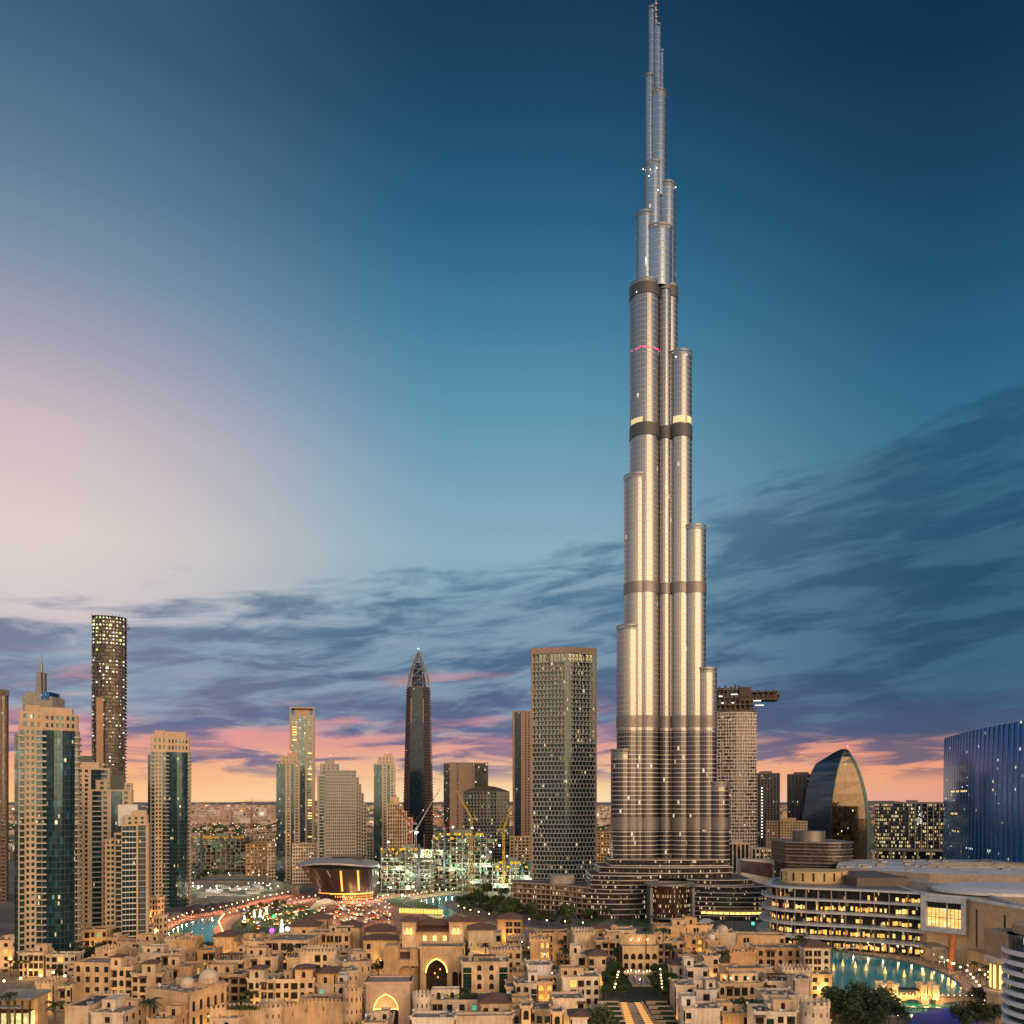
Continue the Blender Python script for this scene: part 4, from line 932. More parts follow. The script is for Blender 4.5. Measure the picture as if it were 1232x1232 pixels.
# ------------------------------------------------------------------ the mall
def mall():
    t = thing('shopping_mall', 'long curved shopping mall with stacked grey eaves and golden lit floors above the lake', 'shopping mall', (gx(1030, 560), 560, 0))
    OX, OY = gx(1030, 560), 560
    fr = [(950, 640), (934, 612), (927, 590), (930, 574), (945, 563), (970, 556), (1000, 550), (1035, 543), (1070, 535), (1112, 524)]
    line = smooth_line([(gx(p, y) - OX, y - OY) for p, y in fr], 4)
    poly = line + [(gx(1118, 560) - OX, 60), (gx(1118, 680) - OX, 120), (gx(960, 680) - OX, 120)]
    ez = [41, 33.6, 25.4, 17.2, 8.8]
    g = MB(); g.prism(poly, 0, 41, 0, True, 1)
    g.build('glazing', [glass('mall_glass', (.022, .027, .032), .35, .1, 1.6, 4.1, .10, (1, .55, .14), .5, .8, .2), GREYM], t)
    e = MB()
    outs = [3.4, 5.5, 6.5, 8.0, 9.5]
    for z, q in zip(ez, outs):
        for i in range(len(line) - 1):
            pass
        o = offset(poly, q); n = len(line)
        for k in range(n - 1):
            e.hexa([(*o[k], z - .9), (*o[k + 1], z - .9), (*poly[k + 1], z - .4), (*poly[k], z - .4)], [(*o[k], z + .25), (*o[k + 1], z + .25), (*poly[k + 1], z + .5), (*poly[k], z + .5)])
    e.build('eave', solid('eave_metal', (.46, .48, .52), .45, .2, .1), t)
    c = MB()
    for k in range(2, len(line) - 1, 2): x, y = offset(poly, 1.2)[k]; c.tube((x, y, 0), (x, y, 41), .45, .45, 8)
    c.build('column', CONC, t)
    rr = random.Random(12); lt = MB()                         # shops and cafés lit behind the glass
    for fl, (za, zb) in enumerate(((33.9, 39.5), (26, 31.8), (18, 23.6), (9.6, 15.6), (1, 7))):
        for k in range(2, len(line) - 1):
            pr = (.10, .58, .48, .62, .72)[fl]
            if fl == 0 and k > len(line) - 6: pr = .9
            for q in range(3):
                if rr.random() < pr:
                    a, b = line[k], line[k + 1]; L = math.hypot(b[0] - a[0], b[1] - a[1]); s0 = L * q / 3 + rr.uniform(0, .4); hh = rr.uniform(.3, .6)
                    lt.ebox(a, b, -.06, .12, s0, s0 + L / 3 * rr.uniform(.75, 1.02), za + rr.uniform(.2, 1.0), za + 1 + (zb - za) * hh * .8, rr.choice((0, 0, 1, 2)))
    lt.build('lit_shopfront', [emit('shop_gold', (1, .50, .09), .95), emit('shop_yellow', (1, .72, .26), .9), emit('shop_dim', (.8, .40, .10), .4)], t)
    d = MB(); Yd = 590; pl = ellipse(gx(984, Yd) - OX, Yd - OY + 8, 24, 17, 40); d.prism(pl, 41, gz(1048, Yd), 0, True, 0, True); d.build('roof_drum', solid('ochre_render', (.50, .35, .18), .85, 0, .1), t)
    sl = MB(); po = offset(pl, .06)
    for k in range(20, 40, 2): sl.ebox(po[k], po[k + 1], .05, .12, .6, 1.9, 42.5, 48.5)
    sl.build('slot_window', DARKG, t)
    b = MB(); b.box(gx(1023, 575) - OX, gx(1110, 545) - OX + 1, 4, 60, 41, 46.8); b.build('plant_screen', solid('brown_screen', (.11, .09, .085), .7, .2, .1), t)
    rr2 = random.Random(6); pm_ = plant_box()
    for _ in range(26):
        o = put('air_conditioner', pm_, t, (rr2.uniform(-30, 44), rr2.uniform(20, 110), 41.0)); o.scale = (rr2.uniform(1, 5), rr2.uniform(1, 4), rr2.uniform(.8, 2.2))
def plant_box():
    m = MB(); m.box(-.5, .5, -.5, .5, 0, .9); m.box(-.42, .42, -.42, .42, .9, 1.0, 1); return m.mesh('air_conditioner', [solid('plant_metal', (.30, .29, .28), .6, .2, .3), DARKM])
def smooth_line(pts, n):
    out = []; k = len(pts)
    for i in range(k - 1):
        p0, p1, p2, p3 = [Vector(pts[min(max(i + j - 1, 0), k - 1)]) for j in range(4)]
        for q in range(n):
            t = q / n; out.append(tuple(.5 * ((2 * p1) + (p2 - p0) * t + (2 * p0 - 5 * p1 + 4 * p2 - p3) * t * t + (3 * p1 - p0 - 3 * p2 + p3) * t ** 3)))
    return out + [tuple(pts[-1])]
mall()

def mall_hall():
    """the ochre eastern part of the mall with its big lit window"""
    Y = 515; t = thing('mall_hall', 'ochre mall hall with one huge golden lit window in a grey frame', 'mall', (gx(1115, Y), Y, 0)); O = gx(1115, Y)
    H = gz(1078, Y); w = MB()
    poly = [(0, 0), (gx(1164, 498) - O, -17), (gx(1190, 478) - O, -37), (gx(1250, 440) - O, -75), (gx(1300, 440) - O, 40), (20, 170), (6, 60)]
    w.prism(poly, 0, H, 0, True, 1); w.build('wall', [solid('ochre_wall', (.50, .345, .20), .85, 0, .12), ROOFTAN], t)
    f = MB(); p0, p1 = poly[0], poly[1]; L = math.hypot(p1[0] - p0[0], p1[1] - p0[1]); za, zb = gz(1122, 505), H + .6
    f.ebox(p0, p1, 0, 4.5, -2, L + .5, zb - 3.4, zb); f.ebox(p0, p1, 0, 4.5, -2, L + .5, za, za + 3); f.ebox(p0, p1, 0, 4.5, -2, .8, za + 3, zb - 3.4); f.ebox(p0, p1, 0, 4.5, L - 2.2, L + .5, za + 3, zb - 3.4)
    f.ebox(p0, p1, -.2, 1.0, L * .5, L * .5 + .8, za + 3, zb - 3.4); f.build('window_frame', solid('frame_metal', (.46, .48, .52), .45, .2), t)
    g = MB(); g.ebox(p0, p1, 0, .5, .8, L - 2.2, za + 14.5, zb - 3.4); g.build('upper_glazing', DARKG, t)
    mm, T, b = newmat('lit_hall'); geo = T.n.new('ShaderNodeNewGeometry'); n = T.noise(geo.outputs['Position'], .35, 4); b.inputs['Base Color'].default_value = (.3, .2, .1, 1)
    T.l.new(T.ramp(n, [(.3, (.65, .28, .04, 1)), (.55, (1, .62, .18, 1)), (.75, (1, .9, .6, 1))]), b.inputs['Emission Color']); b.inputs['Emission Strength'].default_value = 1.1
    l = MB(); l.ebox(p0, p1, 0, .4, .8, L * .5, za + 3, za + 14.4); l.ebox(p0, p1, 0, .4, L * .5 + .8, L - 2.2, za + 3, za + 14.4); l.build('lit_window', mm, t)
    mu = MB()
    for k in range(1, 10): mu.ebox(p0, p1, -.4, .7, .8 + L * .094 * k, 1.0 + L * .094 * k, za + 3, za + 14.4)
    mu.ebox(p0, p1, -.4, .7, .8, L - 2.2, za + 8.6, za + 8.9); mu.build('mullion', DARKM, t)
    e0, e1 = poly[2], poly[3]; s = MB(); s.ebox(poly[1], poly[2], .05, .12, 8, 9.6, 12, H - 5); s.build('slot_window', DARKG, t); s = MB(); s.ebox(e0, e1, .05, .12, 12, 13.6, 14, H - 5); s.build('slot_window', DARKG, t)
    r = MB(); r.ring(poly, 1.2, H - .2, H + 1.6, 0, .5); r.loft([[(x, y, H + .8) for x, y in ellipse(62, 20, 46, 34, 40)], [(x, y, H + 2.6) for x, y in ellipse(62, 20, 46, 34, 40)], [(x, y, H + 4.4) for x, y in ellipse(62, 22, 34, 25, 40)]]); r.build('roof', solid('pale_roof', (.56, .57, .60), .5, .1, .15), t)
    lo = MB(); lo.box(gx(1165, 480) - O, gx(1235, 450) - O, -62, -34, 0, 13); lo.box(gx(1165, 480) - O, gx(1235, 450) - O, -64, -62, 11, 15); lo.build('terrace_wing', solid('ochre_wing', (.40, .27, .155), .85), t)
    p = MB(); p.box(gx(1106, 500) - O, gx(1138, 490) - O, -30, -12, 12, 13.2); 
    for k in range(5): x = gx(1108, 500) - O + k * 3.6; p.tube((x, -29, 0), (x, -29, 12), .5)
    p.build('canopy', GREYM, t)
    og = MB(); og.tube((gx(1141, 485) - O, -32, 0), (gx(1144, 485) - O, -32, 21), 1.5, 2.2, 8); og.build('lit_pillar', solid('orange_pillar', (.45, .13, .04), .6), t)
mall_hall()
def mall_roofs():
    t = thing('mall_roof', 'wide pale grey mall roof with plant boxes in front of the blue tower', 'roof', (gx(1130, 720), 720, 0)); O = gx(1130, 720)
    b = MB(); b.prism([(gx(1000, 690) - O, -40), (gx(1110, 640) - O, -90), (gx(1290, 600) - O, -120), (gx(1300, 780) - O, 60), (gx(1010, 780) - O, 60)], 0, 44, 0, True, 1); b.build('wall', [solid('mall_side', (.30, .25, .20), .8), solid('mall_roof_felt', (.50, .50, .51), .6, 0, .22, .06)], t)
    rr = random.Random(31); pm_ = plant_box()
    for i in range(34):
        px = 1010 + 240 * rr.random(); Yp = 650 + 125 * rr.random() ** .6
        o = put('air_conditioner', pm_, t, (gx(px, Yp) - O, Yp - 720, 44.0)); o.scale = (rr.uniform(2, 9), rr.uniform(2, 5), rr.uniform(.6, 2.0))
    for i in range(3):
        e = MB(); e.ring(ellipse(40 + i * 5, -40, 50 + i * 14, 26 + i * 9, 40, 10, 170), 1, 44.02, 45 + i * .3, 0, .6); e.build('roof_ridge', CONC, t)
mall_roofs()

def balcony_tower():
    Y = 296; O = gx(1262, Y); t = thing('curved_apartment_tower', 'white curved balcony tower at the lower right corner', 'tower', (O, Y, 0))
    H = 53; poly = ellipse(0, 0, 14.4, 16, 44); w = MB(); w.prism(offset(poly, -1.8), 0, H - 2, 0, True, 1, True); w.build('glazing', [TEALG, ROOF], t)
    rings = MB()
    for i in range(13): z = i * 3.65 + 1; rings.ring(poly, 0, z - .2, z + 1.3, 0, 1.7)
    rings.build('balcony_band', solid('white_band', (.62, .66, .70), .5, 0, .08), t)
    c = MB(); c.box(-12, 6, 2, 20, H - 12, H - 2); c.prism(ellipse(2, 6, 10, 10, 28), H - 2, H + 1.2, 0, True, 0, True); c.build('penthouse', solid('beige_penthouse', (.36, .25, .16), .8), t)
balcony_tower()
def lit_pavilion():
    Y = 372; O = gx(1206, Y); t = thing('golden_pavilion', 'golden lit corner pavilion with a bowed cornice beside the white balcony tower', 'pavilion', (O, Y, 0))
    H = gz(1152, Y); w = MB(); w.prism(ellipse(0, 0, 6.2, 6.2, 24), 0, H - 14.6, 0, True, 0, True); w.prism(ellipse(0, 0, 5.0, 5.0, 24), H - 14.6, H - 2, 0, True, 0, True); w.build('wall', SAND, t)
    c = MB(); c.ring(ellipse(0, 0, 5.2, 5.2, 24), 2.0, H - 2, H, 0, 5); c.ring(ellipse(0, 0, 6.2, 6.2, 24), 1.2, H - 15.6, H - 14.4, 0, 6); c.build('cornice', CREAM, t)
    l = MB(); pl = ellipse(0, 0, 5.1, 5.1, 24)
    for k in range(11, 23, 2): l.ebox(pl[k], pl[k + 1], .02, .05, .05, 1.25, H - 13.5, H - 3)
    l.build('lit_window', EGOLD, t); point_lamp((O - 1, Y - 9, H - 10), 900, (1, .6, .2), .5)
lit_pavilion()

# ------------------------------------------------------------------ opera house
def opera():
    Y = 842; s = Y / F; O = gx(412, Y); t = thing('opera_house', 'dark boat-shaped opera house with a curved pale roof and golden lit foyer', 'opera house', (O, Y, 0)); ux = lambda p: gx(p, Y) - O
    n = 40
    def hull(cx, rx, ry, z, dz=0):
        out = []
        for i in range(n):
            a = 2 * math.pi * i / n; c, q = math.cos(a), math.sin(a)
            f = 1.0 if c > 0 else 1.0 - .12 * abs(c) ** 3
            x = cx + rx * math.copysign(abs(c) ** .8, c) * f; y = ry * math.copysign(abs(q) ** .8, q); out.append((x, y, z + dz * (x - cx) / rx))
        return out
    secs = [hull(ux(418), 34 * s, 24, 0), hull(ux(416), 37 * s, 26, 10), hull(ux(412), 43 * s, 30, 22, -1), hull(ux(407), 48 * s, 33, 33, -2.2)]
    b = MB(); b.loft(secs, 0, True, True); b.build('hull', glass('opera_glass', (.018, .013, .012), .0, .34, 1.6, 11, .03, (1, .7, .3), .8, .5), t)
    rb = MB()
    for i in range(n):
        for A, B in zip(secs, secs[1:]): rb.tube(A[i], B[i], .32, .32, 4)
    rb.build('bronze_rib', solid('bronze', (.035, .022, .017), .6, .2), t)
    rf = MB(); hull_t = hull(ux(404), 51 * s, 36, 34)
    rim = [(x, y, 34.6 + 4.5 * math.sin(math.pi * min(1, max(0, (x - ux(352)) / (104 * s)))) + (.6 if y > 0 else -.6)) for x, y, z in hull_t]
    low_ = [(x, y, z - 1.6) for x, y, z in rim]; inner = [(ux(408) + (x - ux(408)) * .45, y * .45, 41.2 + .5 * math.sin(x * .1)) for x, y, z in rim]
    rf.loft([low_, rim, inner], 0, True, True); rf.build('roof', solid('pale_zinc', (.33, .34, .36), .42, .3, .12), t)
    sl = MB(); sl.prism(ellipse(ux(420), -4, 17, 6, 24), 40.5, 42.6, 0, True, 0, True); sl.build('roof_slot', DARKM, t)
    l = MB()
    def strip(a0, a1, h0, h1, w):
        for k in range(a0, a1):
            for q in range(3):
                A = [Vector(secs[0][k % n]).lerp(Vector(secs[1][k % n]), h) for h in (h0, h1)]; B = [Vector(secs[0][(k + 1) % n]).lerp(Vector(secs[1][(k + 1) % n]), h) for h in (h0, h1)]
                f0, f1 = q / 3 + .05, (q + w) / 3; o = Vector((0, -.25, 0)); l.face([A[0].lerp(B[0], f0) + o, A[0].lerp(B[0], f1) + o, A[1].lerp(B[1], f1) + o, A[1].lerp(B[1], f0) + o])
    strip(28, 38, .62, .76, 1.0); strip(30, 38, .08, .22, .6); strip(29, 38, .30, .50, .4); strip(24, 29, .70, .78, 1.0)
    for px in (418.5, 437):
        x = ux(px)
        for k in range(14): z = 10 + k * 1.5; yy = -26.6 - .35 * (z - 10) ; l.box(x - .9, x + .9, yy * math.sqrt(max(.2, 1 - ((x - ux(412)) / (43 * s)) ** 2)) * 1.0 - 2.2, yy * math.sqrt(max(.2, 1 - ((x - ux(412)) / (43 * s)) ** 2)) - 1.4, z, z + 1.1)
    l.build('lit_foyer', emit('foyer_gold', (1, .46, .08), 1.5), t)
    point_lamp((ux(432) + O, Y - 40, 5), 9000, (1, .5, .15), 2)
opera()
# ------------------------------------------------------------------ old-town house kit
GREENG = glass('green_bay_glass', (.012, .05, .045), .35, .12, 1.3, 1.8, .04, (1, .65, .2), 1.0, .7)
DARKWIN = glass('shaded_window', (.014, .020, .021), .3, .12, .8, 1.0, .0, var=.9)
LITWIN = emit('amber_room', (1, .50, .10), 1.0); GREENWIN = emit('green_room', (.20, .8, .5), .45)
_cache = {}
def unit(kind, w, h):
    """a window or loggia, its foot centre at the origin, facing -y"""
    w = round(w, 1); h = round(h, 1); key = (kind, w, h)
    if key in _cache: return _cache[key]
    m = MB()
    if kind in ('window', 'arched_window', 'lit_window', 'green_window', 'slit_window'):
        gm = 2 if kind == 'lit_window' else 3 if kind == 'green_window' else 0
        m.box(-w / 2 - .1, w / 2 + .1, .26, .32, -.05, h + .05, gm)
        if kind != 'slit_window':
            m.box(-.05, .05, .16, .26, 0, h, 1); m.box(-w / 2, w / 2, .16, .255, h * .62, h * .62 + .09, 1)
            m.box(-w / 2 - .15, w / 2 + .15, -.14, .1, -.2, -.02, 4)
    elif kind == 'glass_bay':
        m.box(-w / 2 - .1, w / 2 + .1, .26, .32, -.05, h + .05, 5)
        for k in range(int(h / 1.9) + 1): m.box(-w / 2, w / 2, .14, .255, k * 1.9, k * 1.9 + .12, 1)
        m.box(-.06, .06, .15, .25, 0, h, 1)
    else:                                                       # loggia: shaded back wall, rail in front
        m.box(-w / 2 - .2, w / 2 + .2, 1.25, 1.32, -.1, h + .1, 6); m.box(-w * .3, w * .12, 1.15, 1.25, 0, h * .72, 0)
        m.box(-w / 2, w / 2, .06, .14, .95, 1.05, 1); 
        for k in range(int(w / .55) + 1): m.box(-w / 2 + k * .55, -w / 2 + k * .55 + .12, .07, .13, 0, .95, 1)
        if w > 3.4: m.box(-.14, .14, .1, .36, 0, h, 4)
        m.box(-w / 2 - .1, w / 2 + .1, -.05, 1.3, -.12, -.01, 4); m.box(-w / 2, w / 2, .04, .7, h - .5, h, 1)
    _cache[key] = m.mesh(kind, [DARKWIN, WOOD, LITWIN, GREENWIN, CREAM, GREENG, INTERIOR]); return _cache[key]
def arc_pts(w, rise, k=8):
    """half of an arch from its springing (w, 0) to the crown (0, rise); pointed when taller than half its width"""
    out = []
    if rise <= w * 1.02:
        return [(w * math.cos(i / k * math.pi / 2), rise * math.sin(i / k * math.pi / 2)) for i in range(k + 1)]
    q = (w * w + rise * rise) / (2 * w); a1 = math.asin(min(1, rise / q))
    return [(w - q + q * math.cos(a1 * i / k), q * math.sin(a1 * i / k)) for i in range(k + 1)]
def wall_open(mb, p0, p1, z0, z1, ops, t=.45, m=0):
    """wall panel along p0-p1 with openings (s0, s1, za, zb, arched)"""
    L = math.hypot(p1[0] - p0[0], p1[1] - p0[1]); ss = sorted({0.0, L} | {round(o[0], 3) for o in ops} | {round(o[1], 3) for o in ops})
    for a, b in zip(ss, ss[1:]):
        if b - a < .01: continue
        c = (a + b) / 2; cut = sorted([(o[2], o[3]) for o in ops if o[0] < c < o[1]]); z = z0
        for za, zb in cut + [(z1, z1)]:
            if za > z + .01: mb.ebox(p0, p1, t, 0, a, b, z, za, m)
            z = max(z, zb)
    d = Vector((p1[0] - p0[0], p1[1] - p0[1])) / L; nn = Vector((d.y, -d.x)); P0 = Vector(p0)
    def pt(s, z, q=0): v = P0 + d * s - nn * q; return (v.x, v.y, z)
    for s0, s1, za, zb, ar in ops:
        if not ar: continue
        w = (s1 - s0) / 2; mid = (s0 + s1) / 2; rise = min(w * ar, (zb - za) * .75); k = 6
        for sg in (-1, 1):
            arc = [(mid + sg * x, zb - rise + z) for x, z in arc_pts(w, rise, k)]
            for (xa, za_), (xb, zb_) in zip(arc, arc[1:]):
                q = [pt(xa, za_), pt(xb, zb_), pt(xb, zb), pt(xa, zb)]; mb.face(q if sg < 0 else q[::-1], None, m)
                q = [pt(xa, za_), pt(xa, za_, t), pt(xb, zb_, t), pt(xb, zb_)]; mb.face(q if sg < 0 else q[::-1], None, m)
def merlons(mb, p0, p1, z, w=.9, gap=.8, h=1.1, t=.45, m=0):
    L = math.hypot(p1[0] - p0[0], p1[1] - p0[1]); n = max(1, int(L / (w + gap))); st = L / n
    for i in range(n): mb.ebox(p0, p1, t - .01, -.01, (i + .5) * st - w / 2, (i + .5) * st + w / 2, z, z + h, m)
def hip(mb, x0, x1, y0, y1, z, rise, over=1.1, m=0):
    b = rect(x0 - over, x1 + over, y0 - over, y1 + over); W, D = x1 - x0, y1 - y0
    if W > D: r0, r1 = (x0 + D * .45, (y0 + y1) / 2), (x1 - D * .45, (y0 + y1) / 2)
    else: r0, r1 = ((x0 + x1) / 2, y0 + W * .45), ((x0 + x1) / 2, y1 - W * .45)
    mb.prism(b, z, z + .3, m, False, None, False, True)
    B = [(x, y, z + .3) for x, y in b]; A0 = (*r0, z + .3 + rise); A1 = (*r1, z + .3 + rise)
    if W > D: mb.face([B[0], B[1], A1, A0], None, m); mb.face([B[1], B[2], A1], None, m); mb.face([B[2], B[3], A0, A1], None, m); mb.face([B[3], B[0], A0], None, m)
    else: mb.face([B[0], B[1], A0], None, m); mb.face([B[1], B[2], A1, A0], None, m); mb.face([B[2], B[3], A1], None, m); mb.face([B[3], B[0], A0, A1], None, m)
FOOT = []                                                       # footprints already built on
HB = random.Random(21)
_ac = []
def ac_mesh():
    if not _ac:
        for w, d, h in ((1.6, 1.2, 1.0), (2.4, 1.4, 1.2), (1.0, 1.0, .8)):
            m = MB(); m.box(-w / 2, w / 2, -d / 2, d / 2, .15, h); m.box(-w / 2 + .1, w / 2 - .1, -d / 2 + .1, d / 2 - .1, h, h + .12, 1); m.box(-w / 2 + .2, -w / 2 + .4, -.3, .3, 0, .15, 1); m.box(w / 2 - .4, w / 2 - .2, -.3, .3, 0, .15, 1)
            _ac.append(m.mesh('air_conditioner', [LIGHTM, DARKM]))
    return HB.choice(_ac)
def house(label, x0, x1, yt, h=17, d=14, rows=4, style='w', roof='flat', yaw=0, wall=None, name='stone_house', cat='house', group=None, Y=None, pent=None):
    """x0..x1: width seen in the photo, yt: row of its roof line; style: one letter per bay
    (w window, l loggia, a arched window, s slit, n blank, g glass bay, o lit window, e green window)"""
    Y = Y or (CAMZ - h) * F / (yt - HZ); W = (x1 - x0) / F * Y; wall = wall or SAND; fh = h / rows
    X = gx((x0 + x1) / 2, Y); t = thing(name, label, cat, (X, Y, 0), R(yaw), group); FOOT.append((X, Y + d / 2, max(W, d) * .5 + 1.5))
    w = MB(); poly = rect(-W / 2, W / 2, 0, d); nwin = 0
    def fill(p0, p1, pat, z0, z1, nr, full=True):
        nonlocal nwin
        L = math.hypot(p1[0] - p0[0], p1[1] - p0[1]); n = len(pat); ops = []; f = (z1 - z0) / nr; ang = math.atan2(p1[1] - p0[1], p1[0] - p0[0]); dx = Vector((math.cos(ang), math.sin(ang)))
        for i, ch in enumerate(pat):
            if ch == 'w' and p0 == poly[0] and HB.random() < .28: ch = 'l'
            c = L * (i + .5) / n; pit = L / n
            if ch == 'n': continue
            if ch == 'g':
                ww, zz, hh = min(pit * .7, 4.5), z0 + f * .15, (z1 - z0) - f * .55
                ops.append((c - ww / 2, c + ww / 2, zz, zz + hh, 0)); put('glass_bay', unit('glass_bay', ww, hh), t, (p0[0] + dx.x * c, p0[1] + dx.y * c, zz), ang); continue
            for r in range(nr):
                k = {'w': 'window', 'l': 'loggia', 'a': 'arched_window', 's': 'slit_window', 'o': 'lit_window', 'e': 'green_window'}[ch]
                if ch in 'wa' and HB.random() < .10: continue
                if ch in 'wl' and HB.random() < .05: k = 'lit_window'
                if ch == 's' and r % 2: continue
                ww = {'w': min(2.2, pit * .56), 'l': pit * .82, 'a': min(2.1, pit * .55), 's': .6, 'o': min(2.0, pit * .55), 'e': min(1.8, pit * .5)}[ch]
                hh = f * {'w': .56, 'l': .74, 'a': .62, 's': .40, 'o': .55, 'e': .42}[ch]; zz = z0 + r * f + f * {'l': .10}.get(ch, .24)
                ar = 0
                if ch == 'a': ar = 1.0
                if ch == 'o': ar = 1.0
                ww = round(ww, 1); hh = round(hh, 1); ops.append((c - ww / 2, c + ww / 2, zz, zz + hh, ar)); nwin += 1
                put(k, unit(k, ww, hh), t, (p0[0] + dx.x * c, p0[1] + dx.y * c, zz), ang)
        wall_open(w, p0, p1, z0, z1, ops)
    ztop = h - 1.0; side = ''.join(HB.choice('wwns' if 'l' in style or 'w' in style else 'nns') for _ in range(max(2, int(d / 4.5))))
    fill(poly[0], poly[1], style, 0, ztop, rows); fill(poly[1], poly[2], side, 0, ztop, rows); fill(poly[3], poly[0], side[::-1], 0, ztop, rows)
    w.ebox(poly[2], poly[3], .45, 0, 0, W, 0, ztop)
    w.ring(poly, .14, ztop, h, 0, .45)
    w.ring(poly, .10, h - fh - 1.1, h - fh - .8, 0, -.02)
    if roof == 'cren':
        for k in range(4): merlons(w, offset(poly, .1)[k], offset(poly, .1)[(k + 1) % 4], h)
        w.ring(poly, .22, ztop - .7, ztop - .3, 0, -.02)
    elif roof != 'hip':
        for k in range(4):
            x, y = poly[k]; w.box(x - .5, x + .5, y - .5, y + .5, h, h + .7)
    w.build('wall', wall, t)
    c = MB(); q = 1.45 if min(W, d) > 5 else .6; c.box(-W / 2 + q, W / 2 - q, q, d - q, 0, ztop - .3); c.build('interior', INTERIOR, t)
    if roof == 'hip':
        r = MB(); hip(r, -W / 2, W / 2, 0, d, h, min(W, d) * .22); r.build('roof', TILE, t)
    else:
        r = MB(); r.box(-W / 2 + .4, W / 2 - .4, .4, d - .4, ztop - .25, ztop); r.build('roof', HB.choice((ROOF, ROOFTAN, ROOFTAN, ROOFTAN)), t)
        if W > 7 and d > 7:
            for _ in range(HB.randint(2, 5)): put('air_conditioner', ac_mesh(), t, (HB.uniform(-W / 2 + 2, W / 2 - 2), HB.uniform(2, d - 2), ztop), HB.choice((0, 1.57)))
            if roof == 'flat' and HB.random() < .45:
                s = MB(); a = HB.uniform(2.5, min(7, W * .45)); x = HB.uniform(-W / 2 + 1, W / 2 - 1 - a); b = HB.uniform(2.5, d * .45); zz = ztop + HB.uniform(1.8, 3.2); y = HB.uniform(d * .35, d - b - .6)
                s.box(x, x + a, y, y + b, ztop, zz); s.ring(rect(x, x + a, y, y + b), .12, zz, zz + .45, 0, .25); s.box(x + a * .3, x + a * .3 + .9, y - .05, y, ztop, ztop + 1.7, 1); s.build('stair_hut', [wall, WOOD], t)
        if roof == 'flat' and W > 9 and d > 9 and not pent and HB.random() < .55:      # a set-back upper storey
            s = MB(); a = W * HB.uniform(.35, .6); x = -W / 2 + (HB.choice((0, 1)) * (W - a)); y0 = d * HB.uniform(.38, .5); zz = h + HB.uniform(2.2, 3.4); nn = max(1, int(a / 4))
            ops = [(a * (i + .5) / nn - .8, a * (i + .5) / nn + .8, ztop + .7, zz - .7, HB.choice((0, 1.0))) for i in range(nn)]
            wall_open(s, (x, y0), (x + a, y0), ztop, zz, ops); s.box(x + .02, x + a - .02, y0 + 1.2, d - .46, ztop, zz - .1); s.ring(rect(x, x + a, y0, d - .46), .1, zz, zz + .5, 0, .4); s.ebox((x + a, y0), (x + a, y0 + 1.2), .4, 0, .45, 1.2, ztop, zz); s.ebox((x, y0 + 1.2), (x, y0), .4, 0, 0, .75, ztop, zz)
            s.build('upper_storey', wall, t)
            for o_ in ops: put('window', unit('window', 1.6, zz - 1.4 - ztop), t, (x + (o_[0] + o_[1]) / 2, y0 + .1, ztop + .7), 0)
        if 'l' in style and HB.random() < .5:
            s = MB(); i = style.index('l'); c0 = -W / 2 + W * (i + .5) / len(style); q = W / len(style) * .52; zz = h - 1.3; s.hexa([(c0 - q, -1.7, zz - .75), (c0 + q, -1.7, zz - .75), (c0 + q, .05, zz - .2), (c0 - q, .05, zz - .2)], [(c0 - q, -1.7, zz - .6), (c0 + q, -1.7, zz - .6), (c0 + q, .05, zz), (c0 - q, .05, zz)]); s.build('tile_awning', TILE, t)
        if W > 10 and HB.random() < .4:
            s = MB(); x, y = HB.uniform(-W / 2 + 2, W / 2 - 2), HB.uniform(1.5, d * .35); s.tube((x, y, ztop), (x, y, ztop + .8), .07, .07, 5); s.loft([[(x + .65 * q * math.cos(a_), y - .3 + .25 * q * q, ztop + 1.1 + .65 * q * math.sin(a_)) for a_ in [6.283 * i / 10 for i in range(10)]] for q in (1, .55, .05)], 0, True, True); s.build('satellite_dish', WHITEP, t)
    if roof == 'dome':
        dm = MB(); rr = min(W, d) * .30; dm.prism(ellipse(0, d / 2, rr, rr, 24), ztop, h + 1.0, 1, True, 1, True); dm.dome((0, d / 2, h + 1.0), rr * .95, rr * .8, 24, 7, 0); dm.tube((0, d / 2, h + rr * .78), (0, d / 2, h + rr * .78 + 2.2), .1, .05, 5); dm.build('dome', [PALE, CREAM], t)
    if pent:                                                    # a pergola or turret on the roof
        k, a, b = pent[0], -W / 2 + W * pent[1], -W / 2 + W * pent[2]
        if k == 'turret':
            m = MB(); ops = [((b - a) / 2 - .8, (b - a) / 2 + .8, h + .6, h + 3.4, 1.0)]
            wall_open(m, (a, -.3), (b, -.3), h - 1, h + 4.5, ops); m.box(a, b, .3, b - a, h - 1, h + 4.5); m.build('turret', wall, t)
            r = MB(); hip(r, a, b, -.3, b - a, h + 4.5, (b - a) * .2, .8); r.build('turret_roof', TILE, t); put('arched_window', unit('arched_window', 1.6, 2.8), t, ((a + b) / 2, -.3 + .12, h + .6), 0)
        if k == 'pergola':
            m = MB()
            for x in [a + (b - a) * i / 4 for i in range(5)]: m.box(x - .15, x + .15, .3, .6, h, h + 2.6); m.box(x - .15, x + .15, 4, 4.3, h, h + 2.6)
            for i in range(9): m.box(a - .3, b + .3, .2 + i * .5, .42 + i * .5, h + 2.6, h + 2.75)
            m.build('pergola', WOOD, t)
    return t
